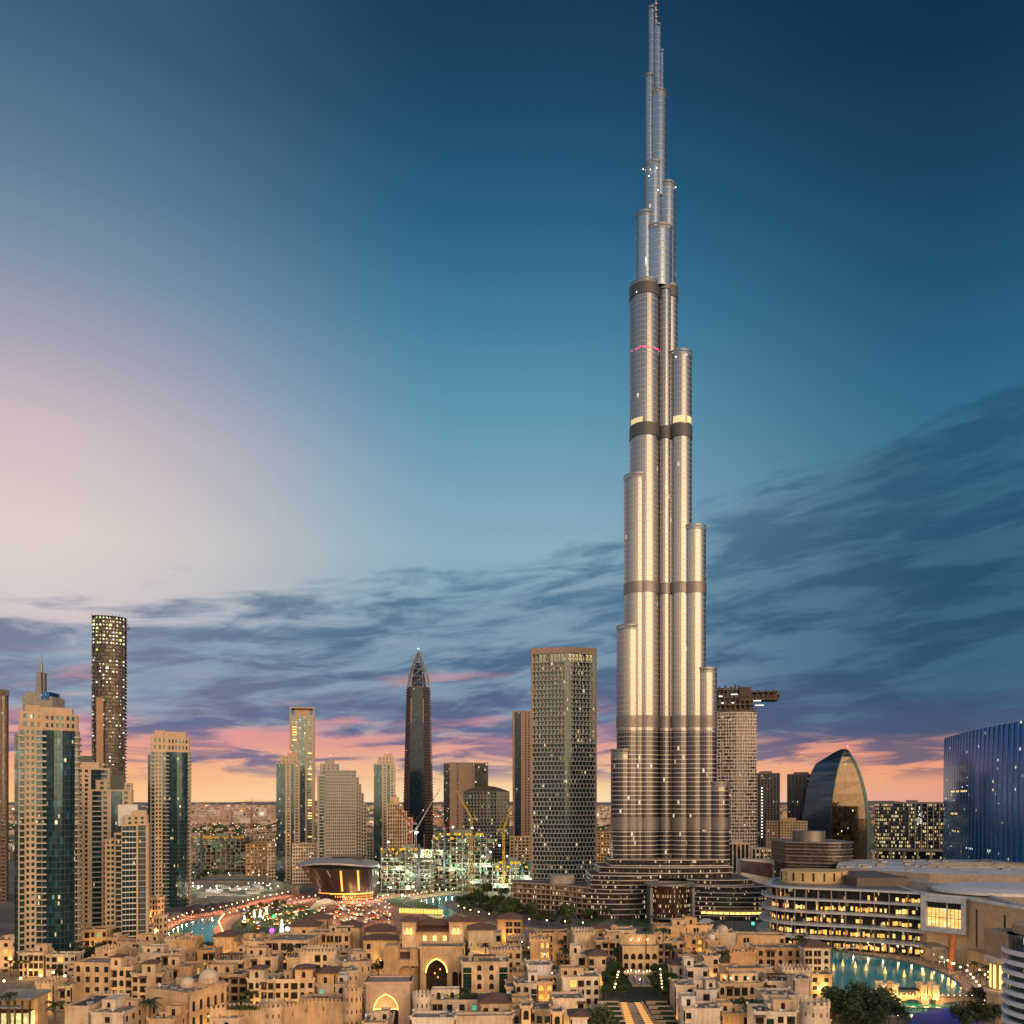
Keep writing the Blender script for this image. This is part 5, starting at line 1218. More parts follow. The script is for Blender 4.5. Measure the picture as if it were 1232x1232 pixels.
def round_fort(label, cx, yt, rpx, h=20, Y=None, wall=None):
    Y = Y or (CAMZ - h) * F / (yt - HZ); r = rpx / F * Y; X = gx(cx, Y); t = thing('fort_tower', label, 'tower', (X, Y, 0)); FOOT.append((X, Y, r + 1)); w = MB(); n = 28; poly = ellipse(0, 0, r, r, n)
    w.prism(poly, 0, h - 1, 0, False, smooth=True); w.ring(poly, .3, h - 1.4, h, 0, .6); o = offset(poly, .25)
    for k in range(0, n, 2): w.ebox(o[k], o[k + 1], .5, 0, 0, math.hypot(o[k][0] - o[k + 1][0], o[k][1] - o[k + 1][1]), h, h + 1.2)
    w.build('wall', wall or SAND, t); rf = MB(); rf.face([(x, y, h - .9) for x, y in poly]); rf.build('roof', ROOFTAN, t)
    me = MB(); me.box(-.28, .28, -.06, .3, 0, 1.6); sm = me.mesh('slit_window', WOOD)
    for a in (215, 245, 275, 305, 335):
        for z in (h - 4.5, h - 9.5, h - 14.5):
            if z > 1: put('slit_window', sm, t, (r * math.cos(R(a)), r * math.sin(R(a)), z), R(a + 90))
def rampart(label, pts, h, Y=None, wall=None):
    """crenellated wall through photo columns: pts = (px, Y)"""
    q = [(gx(p, y), y) for p, y in pts]; c = q[len(q) // 2]; t = thing('rampart_wall', label, 'wall', (c[0], c[1], 0)); w = MB(); l = [(x - c[0], y - c[1]) for x, y in q]
    for a, b in zip(l, l[1:]):
        L = math.hypot(b[0] - a[0], b[1] - a[1]); ops = [(s - .35, s + .35, h - 4.2, h - 2.6, 0) for s in [4 + i * 7 for i in range(int(L / 7))]]
        wall_open(w, a, b, 0, h, ops, 1.2); merlons(w, a, b, h, .9, .8, 1.1, 1.2); w.ebox(a, b, 0, .12, 0, L, h - 1.4, h - 1.1)
        w.ebox(a, b, 1.9, -1.21, 0, L, 0, h - 1.6)
    w.build('wall', wall or SAND, t); return t

T_ = [  # label, x0, x1, roof row, height, depth, rows, bays, roof, yaw, stone, extra
 ('cream house at the left photo edge with two rows of paired windows', -8, 22, 1131, 17, 14, 4, 'wwa', 'flat', 8, CREAM, None),
 ('long beige podium house stepping down below the tallest left tower', 22, 52, 1146, 14, 10, 3, 'wwlww', 'flat', 4, SAND, None),
 ('beige podium block of paired windows below the bowed glass tower front', 54, 91, 1148, 13, 9, 3, 'wwwww', 'flat', 0, CREAM, None),
 ('two-storey beige house between the tallest tower and the white gridded tower', 95, 128, 1118, 17, 14, 3, 'wwwew', 'flat', 6, CREAM, None),
 ('small beige house with a brown awning at the foot of the white gridded tower', 128, 143, 1128, 15, 12, 3, 'ww', 'flat', 0, SAND, None),
 ('low beige shop house with an arch below the dark glass strip tower', 140, 186, 1133, 13, 12, 3, 'aewea', 'flat', 0, SAND, None),
 ('pale pink canalside house with small windows right of the gridded tower', 179, 190, 1080, 20, 9, 4, 'www', 'flat', -14, CREAM, None),
 ('canalside house with a lit arcade under the slim left tower', 181, 192, 1102, 15, 9, 3, 'oww', 'flat', -20, SAND, None),
 ('square crenellated keep beside the canal basin', 214, 236, 1131, 20, 13, 4, 'sss', 'cren', 4, SAND, None),
 ('long crenellated hall left of the canalside keep', 198, 215, 1130, 19, 18, 4, 'ns', 'cren', 0, SAND, None),
 ('square tower house with a brown hipped roof at the canal end', 257, 281, 1127, 19, 14, 3, 'nnn', 'hip', 3, SAND, None),
 ('low flat house right of the hipped canal-end tower house', 280, 300, 1133, 16, 12, 3, 'nln', 'flat', 0, ORANGE, None),
 ('hotel block with a dark flat roof and three bays of deep loggias', 318, 372, 1131, 18, 26, 3, 'lll', 'flat', -3, SAND, None),
 ('blank sand wing left of the three-loggia hotel block', 292, 319, 1132, 17, 20, 3, 'nnl', 'flat', -3, SAND, None),
 ('pavilion with a wide brown hipped roof facing the festival park', 349, 382, 1115, 19, 17, 3, 'nwn', 'hip', 2, SAND, None),
 ('smaller brown-hipped pavilion behind the wide-roofed park pavilion', 369, 394, 1106, 20, 15, 3, 'nww', 'hip', 0, SAND, None),
 ('square pavilion with a brown hipped roof left of the souk fairground', 407, 433, 1116, 20, 16, 3, 'nwn', 'hip', 2, SAND, None),
 ('sand block with one large three-part loggia below the hipped pavilions', 372, 422, 1122, 18, 15, 3, 'wlllw', 'flat', -2, SAND, None),
 ('upper brown-hipped hall left of the twin wind towers', 440, 474, 1121, 21, 16, 3, 'nnw', 'hip', 5, SAND, None),
 ('lower brown-hipped hall in front of the upper one, left of the souk gate', 437, 477, 1131, 18, 12, 3, 'wnl', 'hip', 5, ORANGE, None),
 ('crenellated stepped keep in the middle of the old town with arched opening', 360, 404, 1145, 21, 14, 4, 'sswan', 'cren', 3, SAND, None),
 ('low sand house left of the crenellated stepped keep', 344, 361, 1152, 18, 14, 3, 'nn', 'flat', 0, SAND, None),
 ('long diagonal terrace with dark flat roof left of the souk gate', 412, 447, 1157, 18, 22, 3, 'nssss', 'flat', 24, CREAM, None),
 ('lower diagonal terrace with dark roof pits beside the first one', 405, 432, 1168, 17, 20, 3, 'nsss', 'flat', 24, CREAM, None),
 ('crenellated round-shouldered house behind the four-storey hotel wing', 114, 141, 1143, 20, 12, 4, 'sas', 'cren', -4, SAND, None),
 ('four-storey hotel wing with an arched corner bay at the lower left', 87, 146, 1158, 21, 16, 4, 'awwww', 'flat', -5, SAND, None),
 ('hotel wing with a hipped stair turret right of the four-storey wing', 132, 160, 1163, 20, 14, 4, 'lal', 'flat', -4, SAND, ('turret', .05, .5)),
 ('sand house with a small hipped turret behind the domed building', 158, 196, 1171, 18, 13, 4, 'wlaw', 'flat', 2, SAND, ('turret', .35, .78)),
 ('flat sand house with rooftop boxes behind the first dome', 196, 232, 1163, 18, 14, 3, 'nlwn', 'flat', -2, SAND, None),
 ('stepped sand house below the canalside keep', 168, 212, 1147, 18, 14, 3, 'nnwln', 'flat', 3, SAND, None),
 ('plain orange-sand house right of the keep with dark roof strip', 236, 258, 1143, 17, 13, 3, 'nwl', 'flat', 0, ORANGE, None),
 ('sand house with a long brown pergola loggia below the canal end', 258, 293, 1155, 17, 13, 3, 'llll', 'flat', 0, SAND, ('pergola', .1, .9)),
 ('small sand house between the pergola house and the loggia hotel block', 294, 334, 1151, 17, 14, 3, 'nlnwn', 'flat', 4, SAND, None),
 ('three-storey hotel house right of the larger dome with green shaded windows', 247, 297, 1172, 18, 13, 4, 'wgwlw', 'flat', 0, SAND, None),
 ('hotel front with a hipped turret left of the courtyard balcony', 297, 330, 1178, 18, 13, 4, 'walw', 'flat', -3, SAND, ('turret', .1, .62)),
 ('hotel front with a hipped turret and brown balcony pergola, right half', 330, 378, 1178, 18, 13, 4, 'wwwaw', 'flat', 3, SAND, ('turret', .52, .95)),
 ('narrow turret house with a dark arched window over the garden wall', 380, 403, 1171, 20, 10, 4, 'nan', 'hip', 0, ORANGE, None),
 ('pale house with green-lit windows and a pair of arches behind the round tower', 381, 416, 1184, 15, 12, 3, 'eea', 'flat', 5, PALE, None),
 ('flat-roofed front building with dark roof pits at the lower left edge', 76, 108, 1210, 15, 22, 3, 'nnn', 'flat', -6, CREAM, None),
 ('flat-roofed front building with long roof beams left of the domed building', 108, 150, 1218, 14, 20, 3, 'nwn', 'flat', -4, CREAM, None),
 ('low crenellated garden house beside the lit restaurant', 42, 64, 1183, 14, 12, 3, 'nss', 'cren', 0, SAND, None),
 ('low sand gatehouse with a dark door right of the crenellated garden house', 64, 86, 1186, 12, 12, 2, 'nlw', 'flat', 0, SAND, None),
 ('square terrace house with rooftop plants below the hipped souk hall', 590, 628, 1143, 20, 16, 4, 'nwww', 'cren', 3, SAND, None),
 ('tall house with a brown hipped roof and lit sand wall above the garden trees', 598, 627, 1106, 19, 15, 4, 'nww', 'hip', -4, ORANGE, None),
 ('long sand hall with a brown hipped roof right of the twin wind towers', 563, 595, 1119, 21, 15, 4, 'ssss', 'hip', 2, SAND, None),
 ('upper brown-hipped hall directly behind the right wind tower', 556, 586, 1109, 21, 14, 3, 'nnnn', 'hip', 0, SAND, None),
 ('flat white-topped house between the souk hall and the hipped lit house', 583, 603, 1122, 17, 12, 3, 'lnl', 'flat', 0, PALE, None),
 ('six-bay souk hotel with two green glass bays and a red-lit top loggia', 555, 613, 1157, 23, 15, 5, 'gaag', 'flat', 2, SAND, ('pergola', .25, .7)),
 ('crenellated bulwark house with two golden lit arches in its side', 637, 662, 1130, 22, 14, 4, 'nnoo', 'cren', 0, ORANGE, None),
 ('dark-roofed house with rooftop tanks behind the crenellated bulwark house', 646, 685, 1122, 18, 13, 3, 'nlnw', 'flat', 5, SAND, None),
 ('pale cube house with twin dark roof pits below the crenellated bulwark house', 634, 664, 1161, 21, 13, 4, 'nnnn', 'flat', 3, PALE, None),
 ('house with four glowing orange arched windows near the souk hotel', 646, 666, 1181, 17, 10, 4, 'oo', 'flat', 0, ORANGE, None),
 ('white-faced house with one arched window left of the orange-lit house', 619, 647, 1183, 17, 13, 4, 'awg', 'flat', 0, PALE, None),
 ('narrow sand house with a green window right of the souk hotel', 608, 621, 1187, 15, 12, 3, 'ew', 'flat', 0, SAND, None),
 ('crenellated corner keep with paired slits above the palace garden', 690, 716, 1122, 20, 14, 4, 'nssn', 'cren', 2, SAND, None),
 ('sand house with a brown awning roof right of the corner keep', 713, 732, 1117, 18, 13, 3, 'ngl', 'hip', 0, SAND, None),
 ('terraced sand house with pale parapets under the corner keep', 686, 714, 1148, 18, 13, 3, 'nlw', 'flat', -3, CREAM, None),
 ('brown-awninged sand house overlooking the palace garden from its left side', 708, 730, 1150, 19, 13, 4, 'lnw', 'hip', 0, SAND, None),
 ('stepped cream house with an arched side door left of the palace garden', 676, 722, 1175, 18, 13, 4, 'nwlwa', 'flat', 3, CREAM, None),
 ('cream house with a dark roof tray and square corner blocks near the front trees', 665, 704, 1201, 19, 12, 4, 'nnnl', 'flat', 4, CREAM, None),
 ('brown-hipped front house with three dark windows at the lower centre', 578, 616, 1207, 16, 13, 3, 'awg', 'hip', 4, SAND, None),
 ('cream front turret with one black arch at the lower centre', 626, 640, 1210, 19, 9, 3, 'a', 'flat', 0, CREAM, None),
 ('front house of green glass bays between two cream turrets', 616, 663, 1214, 15, 13, 3, 'gnlgg', 'flat', 0, SAND, None),
 ('second cream front turret with an arch, left of the brown-awninged corner', 663, 678, 1217, 18, 9, 3, 'a', 'flat', 0, CREAM, None),
 ('pale corner block with a brown tile cap beside the front trees', 687, 708, 1223, 17, 9, 3, 'nn', 'hip', 0, PALE, None),
 ('palace wing with tall green bay and loggias left of the arcade', 716, 749, 1131, 18, 14, 4, 'glwl', 'flat', 0, SAND, None),
 ('palace wing with loggias and a blue glass bay right of the arcade', 791, 824, 1132, 18, 14, 4, 'wlgw', 'flat', 0, SAND, None),
 ('plain palace back wing with small windows behind the left palm', 729, 765, 1119, 18, 14, 3, 'nwnwn', 'flat', 3, SAND, None),
 ('palace back wing behind the right palm with a lit terrace', 790, 826, 1114, 19, 14, 3, 'nlnn', 'flat', 0, SAND, None),
 ('square crenellated palace house with two lamp-lit openings', 824, 853, 1127, 19, 14, 4, 'nwon', 'cren', 0, SAND, None),
 ('flat palace house right of the palms with a brown awning', 826, 857, 1113, 18, 14, 3, 'nlnn', 'flat', -3, ORANGE, None),
 ('domed prayer house with an arched window and lit dome near the fountain light', 858, 886, 1122, 20, 12, 3, 'nan', 'dome', 0, CREAM, None),
 ('small domed annex beside the prayer house', 850, 866, 1131, 19, 9, 3, 'nn', 'dome', 0, SAND, None),
 ('long low sand terrace running right from the prayer house', 886, 944, 1125, 17, 12, 3, 'nwnnnnw', 'flat', -8, SAND, None),
 ('crenellated lane house behind the lake terrace hotel', 878, 910, 1145, 19, 13, 4, 'nnnn', 'cren', -3, ORANGE, None),
 ('sand house with rooftop tanks left of the crenellated lane house', 862, 880, 1142, 18, 13, 3, 'nw', 'flat', 0, SAND, None),
 ('lakeside hotel block with arched windows and deep loggias', 910, 968, 1140, 20, 14, 4, 'alawl', 'flat', -3, SAND, None),
 ('lakeside hotel corner with stacked balconies and a brown hipped cap', 968, 999, 1140, 22, 13, 5, 'lla', 'hip', -5, CREAM, None),
 ('crenellated pale wall house under the lakeside hotel block', 942, 977, 1167, 16, 10, 3, 'nss', 'cren', -4, CREAM, None),
 ('lower lakeside house with two square windows and a lit terrace', 974, 1001, 1172, 13, 10, 3, 'ww', 'flat', -4, SAND, None),
 ('curved-front terrace house with a lamp-lit roof terrace and red arched openings', 864, 919, 1183, 17, 15, 3, 'alllal', 'flat', 4, SAND, None),
 ('upper pale house set back over the lamp-lit roof terrace', 874, 922, 1165, 21, 12, 4, 'nnonn', 'flat', 3, SAND, None),
 ('flat pale house with a pergola right of the lamp-lit terrace', 922, 962, 1180, 18, 13, 3, 'lnl', 'flat', 0, PALE, ('pergola', .1, .8)),
 ('tall blank pale tower house right of the pergola house', 955, 975, 1177, 21, 11, 4, 'nn', 'flat', 0, PALE, None),
 ('blank sand cube behind the front crenellated tower', 918, 960, 1197, 18, 13, 3, 'nnn', 'flat', -3, CREAM, None),
 ('front sand block with lit green and dark windows at the lower right', 908, 958, 1217, 19, 12, 4, 'lgwl', 'flat', -3, CREAM, None),
 ('cream house with a brown awning right of the palace garden', 808, 834, 1161, 18, 11, 4, 'wln', 'hip', 0, CREAM, None),
 ('pale stepped house with rooftop boxes behind the white house', 826, 853, 1164, 19, 12, 4, 'lnw', 'flat', 0, PALE, None),
 ('white house with an arched window and a grey pergola right of the garden', 812, 836, 1185, 19, 12, 4, 'na', 'flat', 0, PALE, None),
 ('white cube house with one dark window beside the white pergola house', 836, 864, 1191, 18, 12, 4, 'nwn', 'flat', 0, PALE, None),
 ('white front house with twin chimney posts and a dark roof tray', 823, 868, 1213, 18, 12, 4, 'wnnn', 'flat', 0, PALE, None),
 ('orange-sand front house in the shadowed lane at the lower right', 868, 907, 1219, 15, 12, 3, 'nnw', 'flat', 4, ORANGE, None),
 ('pale lane house behind the white cube with stepped roof', 846, 866, 1150, 19, 11, 4, 'nw', 'flat', 0, SAND, None),
 ('low roof house between souk hotel and orange-lit house', 612, 640, 1170, 17, 12, 3, 'nwn', 'flat', 0, SAND, None),
 ('long pale roof hall at the bottom edge below the round gate tower', 494, 548, 1224, 17, 10, 3, 'nnnn', 'flat', 0, PALE, None),
 ('grey-tiled pale hall at the bottom edge below the brown-hipped front house', 546, 618, 1222, 16, 6, 3, 'nnnn', 'flat', 2, PALE, None),
 ('pale wall house with paired windows right of the round gate tower', 519, 578, 1203, 15, 11, 3, 'wwwe', 'flat', 3, CREAM, None),
]
for lab, x0, x1, yt, h, d, rows, st_, rf, yaw, wl_, pt in T_:
    house(lab, x0, x1, yt, h, d, rows, st_, rf, yaw, wl_, pent=pt)

# golden lanterns on brackets in the lanes
lr = random.Random(5); _lb = MB(); _lb.box(-.06, .06, 0, .5, .35, .45); _lb.dome((0, 0, 0), .26, .34, 8, 5, 1, True); LANT = _lb.mesh('lane_lantern', [DARKM, EWARM])
for (X, Y_, r_) in lr.sample(FOOT, 62):
    x = X + lr.uniform(-r_, r_) * .5; y = Y_ - r_ - .2; z = lr.uniform(3.5, 8)
    o = put('lane_lantern', LANT, None, (x, y, z)); tag(o, 'golden bracket lantern glowing in a lane of the old town', 'lantern', 'bracket lanterns in the lanes')
    point_lamp((x, y - .7, z - .3), lr.choice((900, 1600, 2600)), (1, .56, .14), .2)
def domed_building():
    """front left building with two pale domes and a lit side"""
    Y = 352; O = gx(222, Y); s = Y / F; t = thing('domed_building', 'sand building with two pale domes and a golden uplit side at the lower left', 'building', (O, Y, 0), R(-24)); FOOT.append((O, Y + 8, 18))
    w = MB(); H = 20.5; ops = []
    poly = rect(-13, 11.5, -9, 13)
    for i in range(5):
        for r, (za, hh) in enumerate(((12.2, 4.4), (5.6, 4.2))): ops.append((2 + i * 4.1, 3.7 + i * 4.1, za, za + hh, 1.2 if r == 0 else 0)); put('arched_window', unit('arched_window', 1.7, hh), t, (11.5, -9 + 2.85 + i * 4.1, za), R(90))
    wall_open(w, poly[1], poly[2], 0, H - 1, ops); wall_open(w, poly[0], poly[1], 0, H - 1, [(4, 5.6, 10, 13, 0)]); put('window', unit('window', 1.6, 3), t, (-8.2, -9, 10))
    wall_open(w, poly[3], poly[0], 0, H - 1, []); wall_open(w, poly[2], poly[3], 0, H - 1, [])
    w.ring(poly, .2, H - 1, H, 0, .5); w.box(-9, -4.5, 4, 9, H - 1, H + 2.2); w.box(1, 11, 3, 12.4, H - 1, H + .8)
    for k in range(6): merlons(w, (11.6, -9 + k * 3.6), (11.6, -9 + k * 3.6 + 1.6), H, 1.2, .3, .7, .5)
    w.build('wall', CREAM, t); c = MB(); c.box(-11.4, 10, -7.5, 11.5, 0, H - 1.4); c.build('interior', INTERIOR, t); r = MB(); r.box(-12.5, 11, -8.5, 12.5, H - 1.3, H - 1); r.build('roof', ROOFTAN, t)
    for x, y, q, z in ((6.0, 7.8, 4.1, H + .8), (-1.5, 3.2, 3.0, H - 1)):
        d = MB(); d.prism(ellipse(x, y, q, q, 28), z, z + q * .55, 1, True, 1, True); d.dome((x, y, z + q * .55), q * .94, q * .82, 28, 8); d.tube((x, y, z + q * 1.3), (x, y, z + q * 1.3 + 2.4), .12, .05, 5); d.build('dome', [solid('dome_plaster', (.55, .47, .38), .7, 0, .08), CREAM], t)
    dr = MB(); hip(dr, -15, -3, 14.5, 26, H - 2.5, 3.4, .6); dr.box(-14.4, -3.6, 15, 25, 0, H - 2.5); dr.build('tent_roof', solid('dark_membrane', (.06, .05, .052), .8), t)
    for x, y in ((-6, -5), (-3, -3), (-9, -2), (2, -4)): put('air_conditioner', ac_mesh(), t, (x, y, H - 1))
    ds = MB(); ds.tube((-8, -6, H - 1), (-8, -6, H + .4), .1); ds.loft([[(-8 + .9 * math.cos(a) * q, -6 - .5 + .35 * q * q, H + .9 + .9 * math.sin(a) * q) for a in [6.283 * i / 14 for i in range(14)]] for q in (1, .6, .05)], 0, True, True); ds.build('satellite_dish', WHITEP, t)
    for i, (x, y) in enumerate(((14, -3), (14.2, 5.5))):
        v = Matrix.Rotation(R(-24), 3, 'Z') @ Vector((x, y, 0)); point_lamp((O + v.x, Y + v.y, 3 + i * 4), 900 + 700 * i, (1, .58, .14), .3)
domed_building()

# ------------------------------------------------------------------ the souk: wind towers and gates
def arch_wall(mb, x0, x1, y, z0, z1, ops, t=1.0): wall_open(mb, (x0, y), (x1, y), z0, z1, ops, t)
def arch_trim(mb, mid, w, za, zb, ar, y, r=.28, k=9):
    rise = min(w * ar, (zb - za) * .75); h_ = arc_pts(w, rise, k)
    pts = [(mid - x, y, zb - rise + z) for x, z in h_] + [(mid + x, y, zb - rise + z) for x, z in h_[::-1][1:]]
    for a, b in zip(pts, pts[1:]): mb.tube(a, b, r, r, 5)
def souk():
    Y = 445; s = Y / F; O = gx(522, Y); ux = lambda p: gx(p, Y) - O
    t = thing('souk_hall', 'souk hall with twin hipped wind towers lit by golden uplights', 'market hall', (O, Y, 0)); FOOT.append((O, Y + 8, 22))
    for nm, a, b in (('l', 485, 501), ('r', 541, 558)):
        w = MB(); x0, x1 = ux(a), ux(b); zt = gz(1107.5, Y); W = x1 - x0
        ops = [(W * .28, W * .44, zt - 5.6, zt - 2.2, 1.0), (W * .56, W * .72, zt - 5.6, zt - 2.2, 1.0)]
        wall_open(w, (x0, -4), (x1, -4), 0, zt, ops, .5); w.box(x0, x1, -3, 4, 0, zt); w.box(x0, x0 + .5, -3.5, -3, 0, zt); w.box(x1 - .5, x1, -3.5, -3, 0, zt); w.ring(rect(x0, x1, -4, 4), .25, zt - 7.2, zt - 6.7, 0, -.02); w.ring(rect(x0, x1, -4, 4), .35, zt - .8, zt, 0, -.02)
        w.build('wind_tower', SAND, t); r = MB(); hip(r, x0, x1, -4, 4, zt, 2.6, 1.5); r.build('tower_roof', TILE, t)
        for q in (.36, .64):
            m = MB(); m.box(x0 + W * q - .42, x0 + W * q + .42, -3.55, -3.5, zt - 5.5, zt - 3.6); m.build('lit_opening', EGOLD, t)
        for q in (.3, .72): point_lamp((O + x0 + W * q, Y - 5.2, zt - 19.5), 1300, (1, .55, .14), .15)
        for q in (.36, .64): point_lamp((O + x0 + W * q, Y - 4.7, zt - 5.9), 160, (1, .55, .14), .1)
    w = MB(); x0, x1 = ux(501), ux(541); ze = gz(1120, Y); L = x1 - x0
    ops = [(L * (.12 + i * .32), L * (.12 + i * .32) + 3.2, 15.5, 20.8, 1.25) for i in range(3)] + [(L * (.2 + i * .3), L * (.2 + i * .3) + 2.0, ze - 5.2, ze - 2.4, 0) for i in range(3)]
    wall_open(w, (x0, -1), (x1, -1), 0, ze, ops, .6); w.box(x0, x1, 2.0, 10, 0, ze); w.build('hall_wall', SAND, t)
    for i in range(3): m = MB(); m.box(x0 + L * (.2 + i * .3), x0 + L * (.2 + i * .3) + 2, -.72, -.6, ze - 5.2, ze - 2.4); m.build('lit_window', EYELW, t)
    r = MB(); r.hexa([(x0 - .4, -3, ze), (x1 + .4, -3, ze), (x1 + .4, 10, ze), (x0 - .4, 10, ze)], [(x0 - .4, -2.6, ze + .4), (x1 + .4, -2.6, ze + .4), (x1 + .4, 2, ze + 1.3), (x0 - .4, 2, ze + 1.3)]); r.build('lower_roof', TILE, t)
    u = MB(); u.box(x0, x1, 1, 9, ze, ze + 3.2)
    u.build('clerestory', INTERIOR, t); r = MB(); hip(r, x0, x1, 0, 10, ze + 3.2, 2.6, .8); r.build('hall_roof', TILE, t)
    for q in (.07, .42): point_lamp((O + x0 + L * q, Y - 2.4, 15), 700, (1, .55, .14), .15)
souk()
def souk_gate():
    Y = 408; O = gx(530, Y); ux = lambda p: gx(p, Y) - O
    t = thing('souk_gate', 'broad souk gateway whose tall pointed arch is outlined in golden light', 'gateway', (O, Y, 0)); FOOT.append((O, Y + 6, 26))
    w = MB(); x0, x1 = ux(504), ux(558); H = gz(1139, Y); L = x1 - x0; mid = ux(525.5) - x0; hw = 12.6 / F * Y
    zb = gz(1153, Y); wall_open(w, (x0, -1.2), (x1, -1.2), 0, H, [(mid - hw, mid + hw, 0, zb, 1.3)] + [(L * q, L * q + 3, 2, gz(1168, Y), 1.3) for q in (.74, .89)], 1.4)
    w.ring(rect(x0, x1, -1.2, 12), .3, H - .6, H + .4, 0, .8); wall_open(w, (x1, -1.2), (x1, 12), 0, H, [], .6); wall_open(w, (x0, 12), (x0, -1.2), 0, H, [], .6)
    w.box(x0 + mid - hw - 2.6, x0 + mid + hw + 2.6, -1.5, -1.2, H - 4.0, H - 3.7); w.box(x0 + mid - hw - 2.6, x0 + mid - hw - 2.2, -1.5, -1.2, 3, H - 4); w.box(x0 + mid + hw + 2.2, x0 + mid + hw + 2.6, -1.5, -1.2, 3, H - 4)
    for k in range(13): w.box(x0 + 2 + k * (L - 4) / 13, x0 + 2 + k * (L - 4) / 13 + .8, -1.42, -1.2, H - 2.6, H - 1.6)
    w.build('gate_wall', SAND, t); b = MB(); b.box(x0 + .6, x1 - .6, 6, 11.4, 0, H - .8); b.build('interior', INTERIOR, t); rf = MB(); rf.box(x0 + .6, x1 - .6, .2, 11.4, H - .7, H - .3); rf.build('roof', ROOFTAN, t)
    tr = MB(); arch_trim(tr, x0 + mid, hw, 0, zb, 1.3, -1.4, .34); tr.build('light_trim', EGOLD, t); 
    lm = MB(); [lm.dome((x0 + mid + a, 5.5, z), .35, .5, 8, 5, 0, True) for a, z in ((-1.5, 13), (1.2, 15), (0, 11))]; lm.build('lantern', emit('red_lantern', (1, .25, .05), 3), t)
    wg = MB(); a0, a1 = ux(462), ux(504); H2 = gz(1140, Y); La = a1 - a0; zr = gz(1162, Y)
    wall_open(wg, (a0 + La * .40, -.6), (a1, -.6), 0, zr + 3.2, [(La * (.03 + .19 * i), La * (.03 + .19 * i) + 4.4, 2.2, zr, 1.3) for i in range(3)], .6)
    wall_open(wg, (a0, -.9), (a0 + La * .40, -.9), 0, H2 + 1, [(2, 3.6, 12, 13.6, 0), (5, 6.4, 5, 6.6, 0), (2.2, 3.6, 5, 6.6, 0)], .6); wg.box(a0, a0 + La * .40, .5, 9, 0, H2 + .6); wg.box(a0 + La * .4, a1, 3, 9, 0, H2 - 1.5); wg.box(a0 + La * .4, a1, -.3, 3, zr + 2.6, zr + 3.2)
    wg.box(a0 + La * .75, a1, .2, 3, zr + 3.2, H2 - .6); wg.build('arcade_wing', SAND, t)
    lo = MB(); lo.box(a0 + La * .44, a0 + La * .72, 2.7, 3, H2 - 7.5, H2 - 2.6); lo.build('loggia', WOOD, t)
    point_lamp((O + x0 + mid, Y + 2.6, 3), 300, (1, .45, .2), .4)
souk_gate()
def front_gate():
    Y = 350; O = gx(467, Y); t = thing('entrance_gate', 'pale square entrance gate with a glowing gold pointed arch at the bottom edge', 'gateway', (O, Y, 0), R(3)); FOOT.append((O, Y + 5, 12))
    s = Y / F; W = 55 * s; H = gz(1181, Y); w = MB(); hw = 15 * s; zb = gz(1195.5, Y); zl = gz(1215, Y)
    wall_open(w, (-W / 2, 0), (W / 2, 0), 0, H, [(W / 2 - hw - 1, W / 2 + hw - 1, 0, zb, 1.35)], 1.2); wall_open(w, (W / 2, 0), (W / 2, 12), 0, H, [(4, 6, 4, 14, 0)], .6); wall_open(w, (-W / 2, 12), (-W / 2, 0), 0, H, [], .6)
    w.ring(rect(-W / 2, W / 2, 0, 12), .5, H - .9, H, 0, .6); w.box(-hw - 1, hw - 1, 1.25, 1.5, zl, zb + .3)
    for x in (-W * .40, W * .36): w.box(x, x + .35, -.22, 0, 0, H - 4); 
    w.box(-W * .40, W * .36 + .35, -.22, 0, H - 4, H - 3.6); w.build('gate_wall', solid('pink_stone', (.50, .36, .27), .85, 0, .12), t)
    b = MB(); b.box(-W / 2 + .8, W / 2 - .8, 3.5, 11.4, 0, H - 1); b.build('interior', INTERIOR, t); r = MB(); r.box(-W / 2 + .6, W / 2 - .6, 1.2, 11.5, H - .9, H - .5); r.build('roof', ROOFTAN, t)
    l = MB(); arch_trim(l, -1, hw - .2, 0, zb - .2, 1.35, .2, .30); l.box(-hw - .6, hw - 1.4, 1.0, 1.22, zl - .1, zl + .35); l.build('light_trim', EGOLD, t)
    sg = MB(); sg.box(-W / 2 + .1, -W / 2 + 2.2, -.12, -.02, zl - 3.4, zl - 1.6); sg.build('lit_sign', emit('sign_blue', (.55, .7, 1), 1.1), t)
    es = MB(); es.hexa([(-.8, 1.6, 0), (1.6, 1.6, 0), (1.6, 3.4, 0), (-.8, 3.4, 0)], [(2.2, 1.6, zl - 1.2), (2.8, 1.6, zl - 1.2), (2.8, 3.4, zl - 1.2), (2.2, 3.4, zl - 1.2)]); es.build('escalator', LIGHTM, t)
    point_lamp((O - 1, Y - 2.0, zl + .6), 700, (1, .6, .2), .2)
front_gate()
round_fort('round crenellated tower left of the glowing entrance gate', 424.5, 1190, 11, 21, wall=SAND)
round_fort('round crenellated tower right of the glowing entrance gate', 508, 1197, 11, 18, wall=CREAM)
round_fort('round crenellated front tower with arched slits at the lower right', 980, 1206, 17, 22, wall=CREAM)
round_fort('squat round bastion on the fort wall below the turreted hotel front', 331, 1209, 13, 16, wall=SAND)
rampart('fort wall with slits running left from the squat round bastion', [(252, 332), (290, 338), (322, 334)], 15.6)
rampart('fort wall running right from the squat round bastion to the round gate tower', [(342, 334), (378, 346), (416, 344)], 15.6)

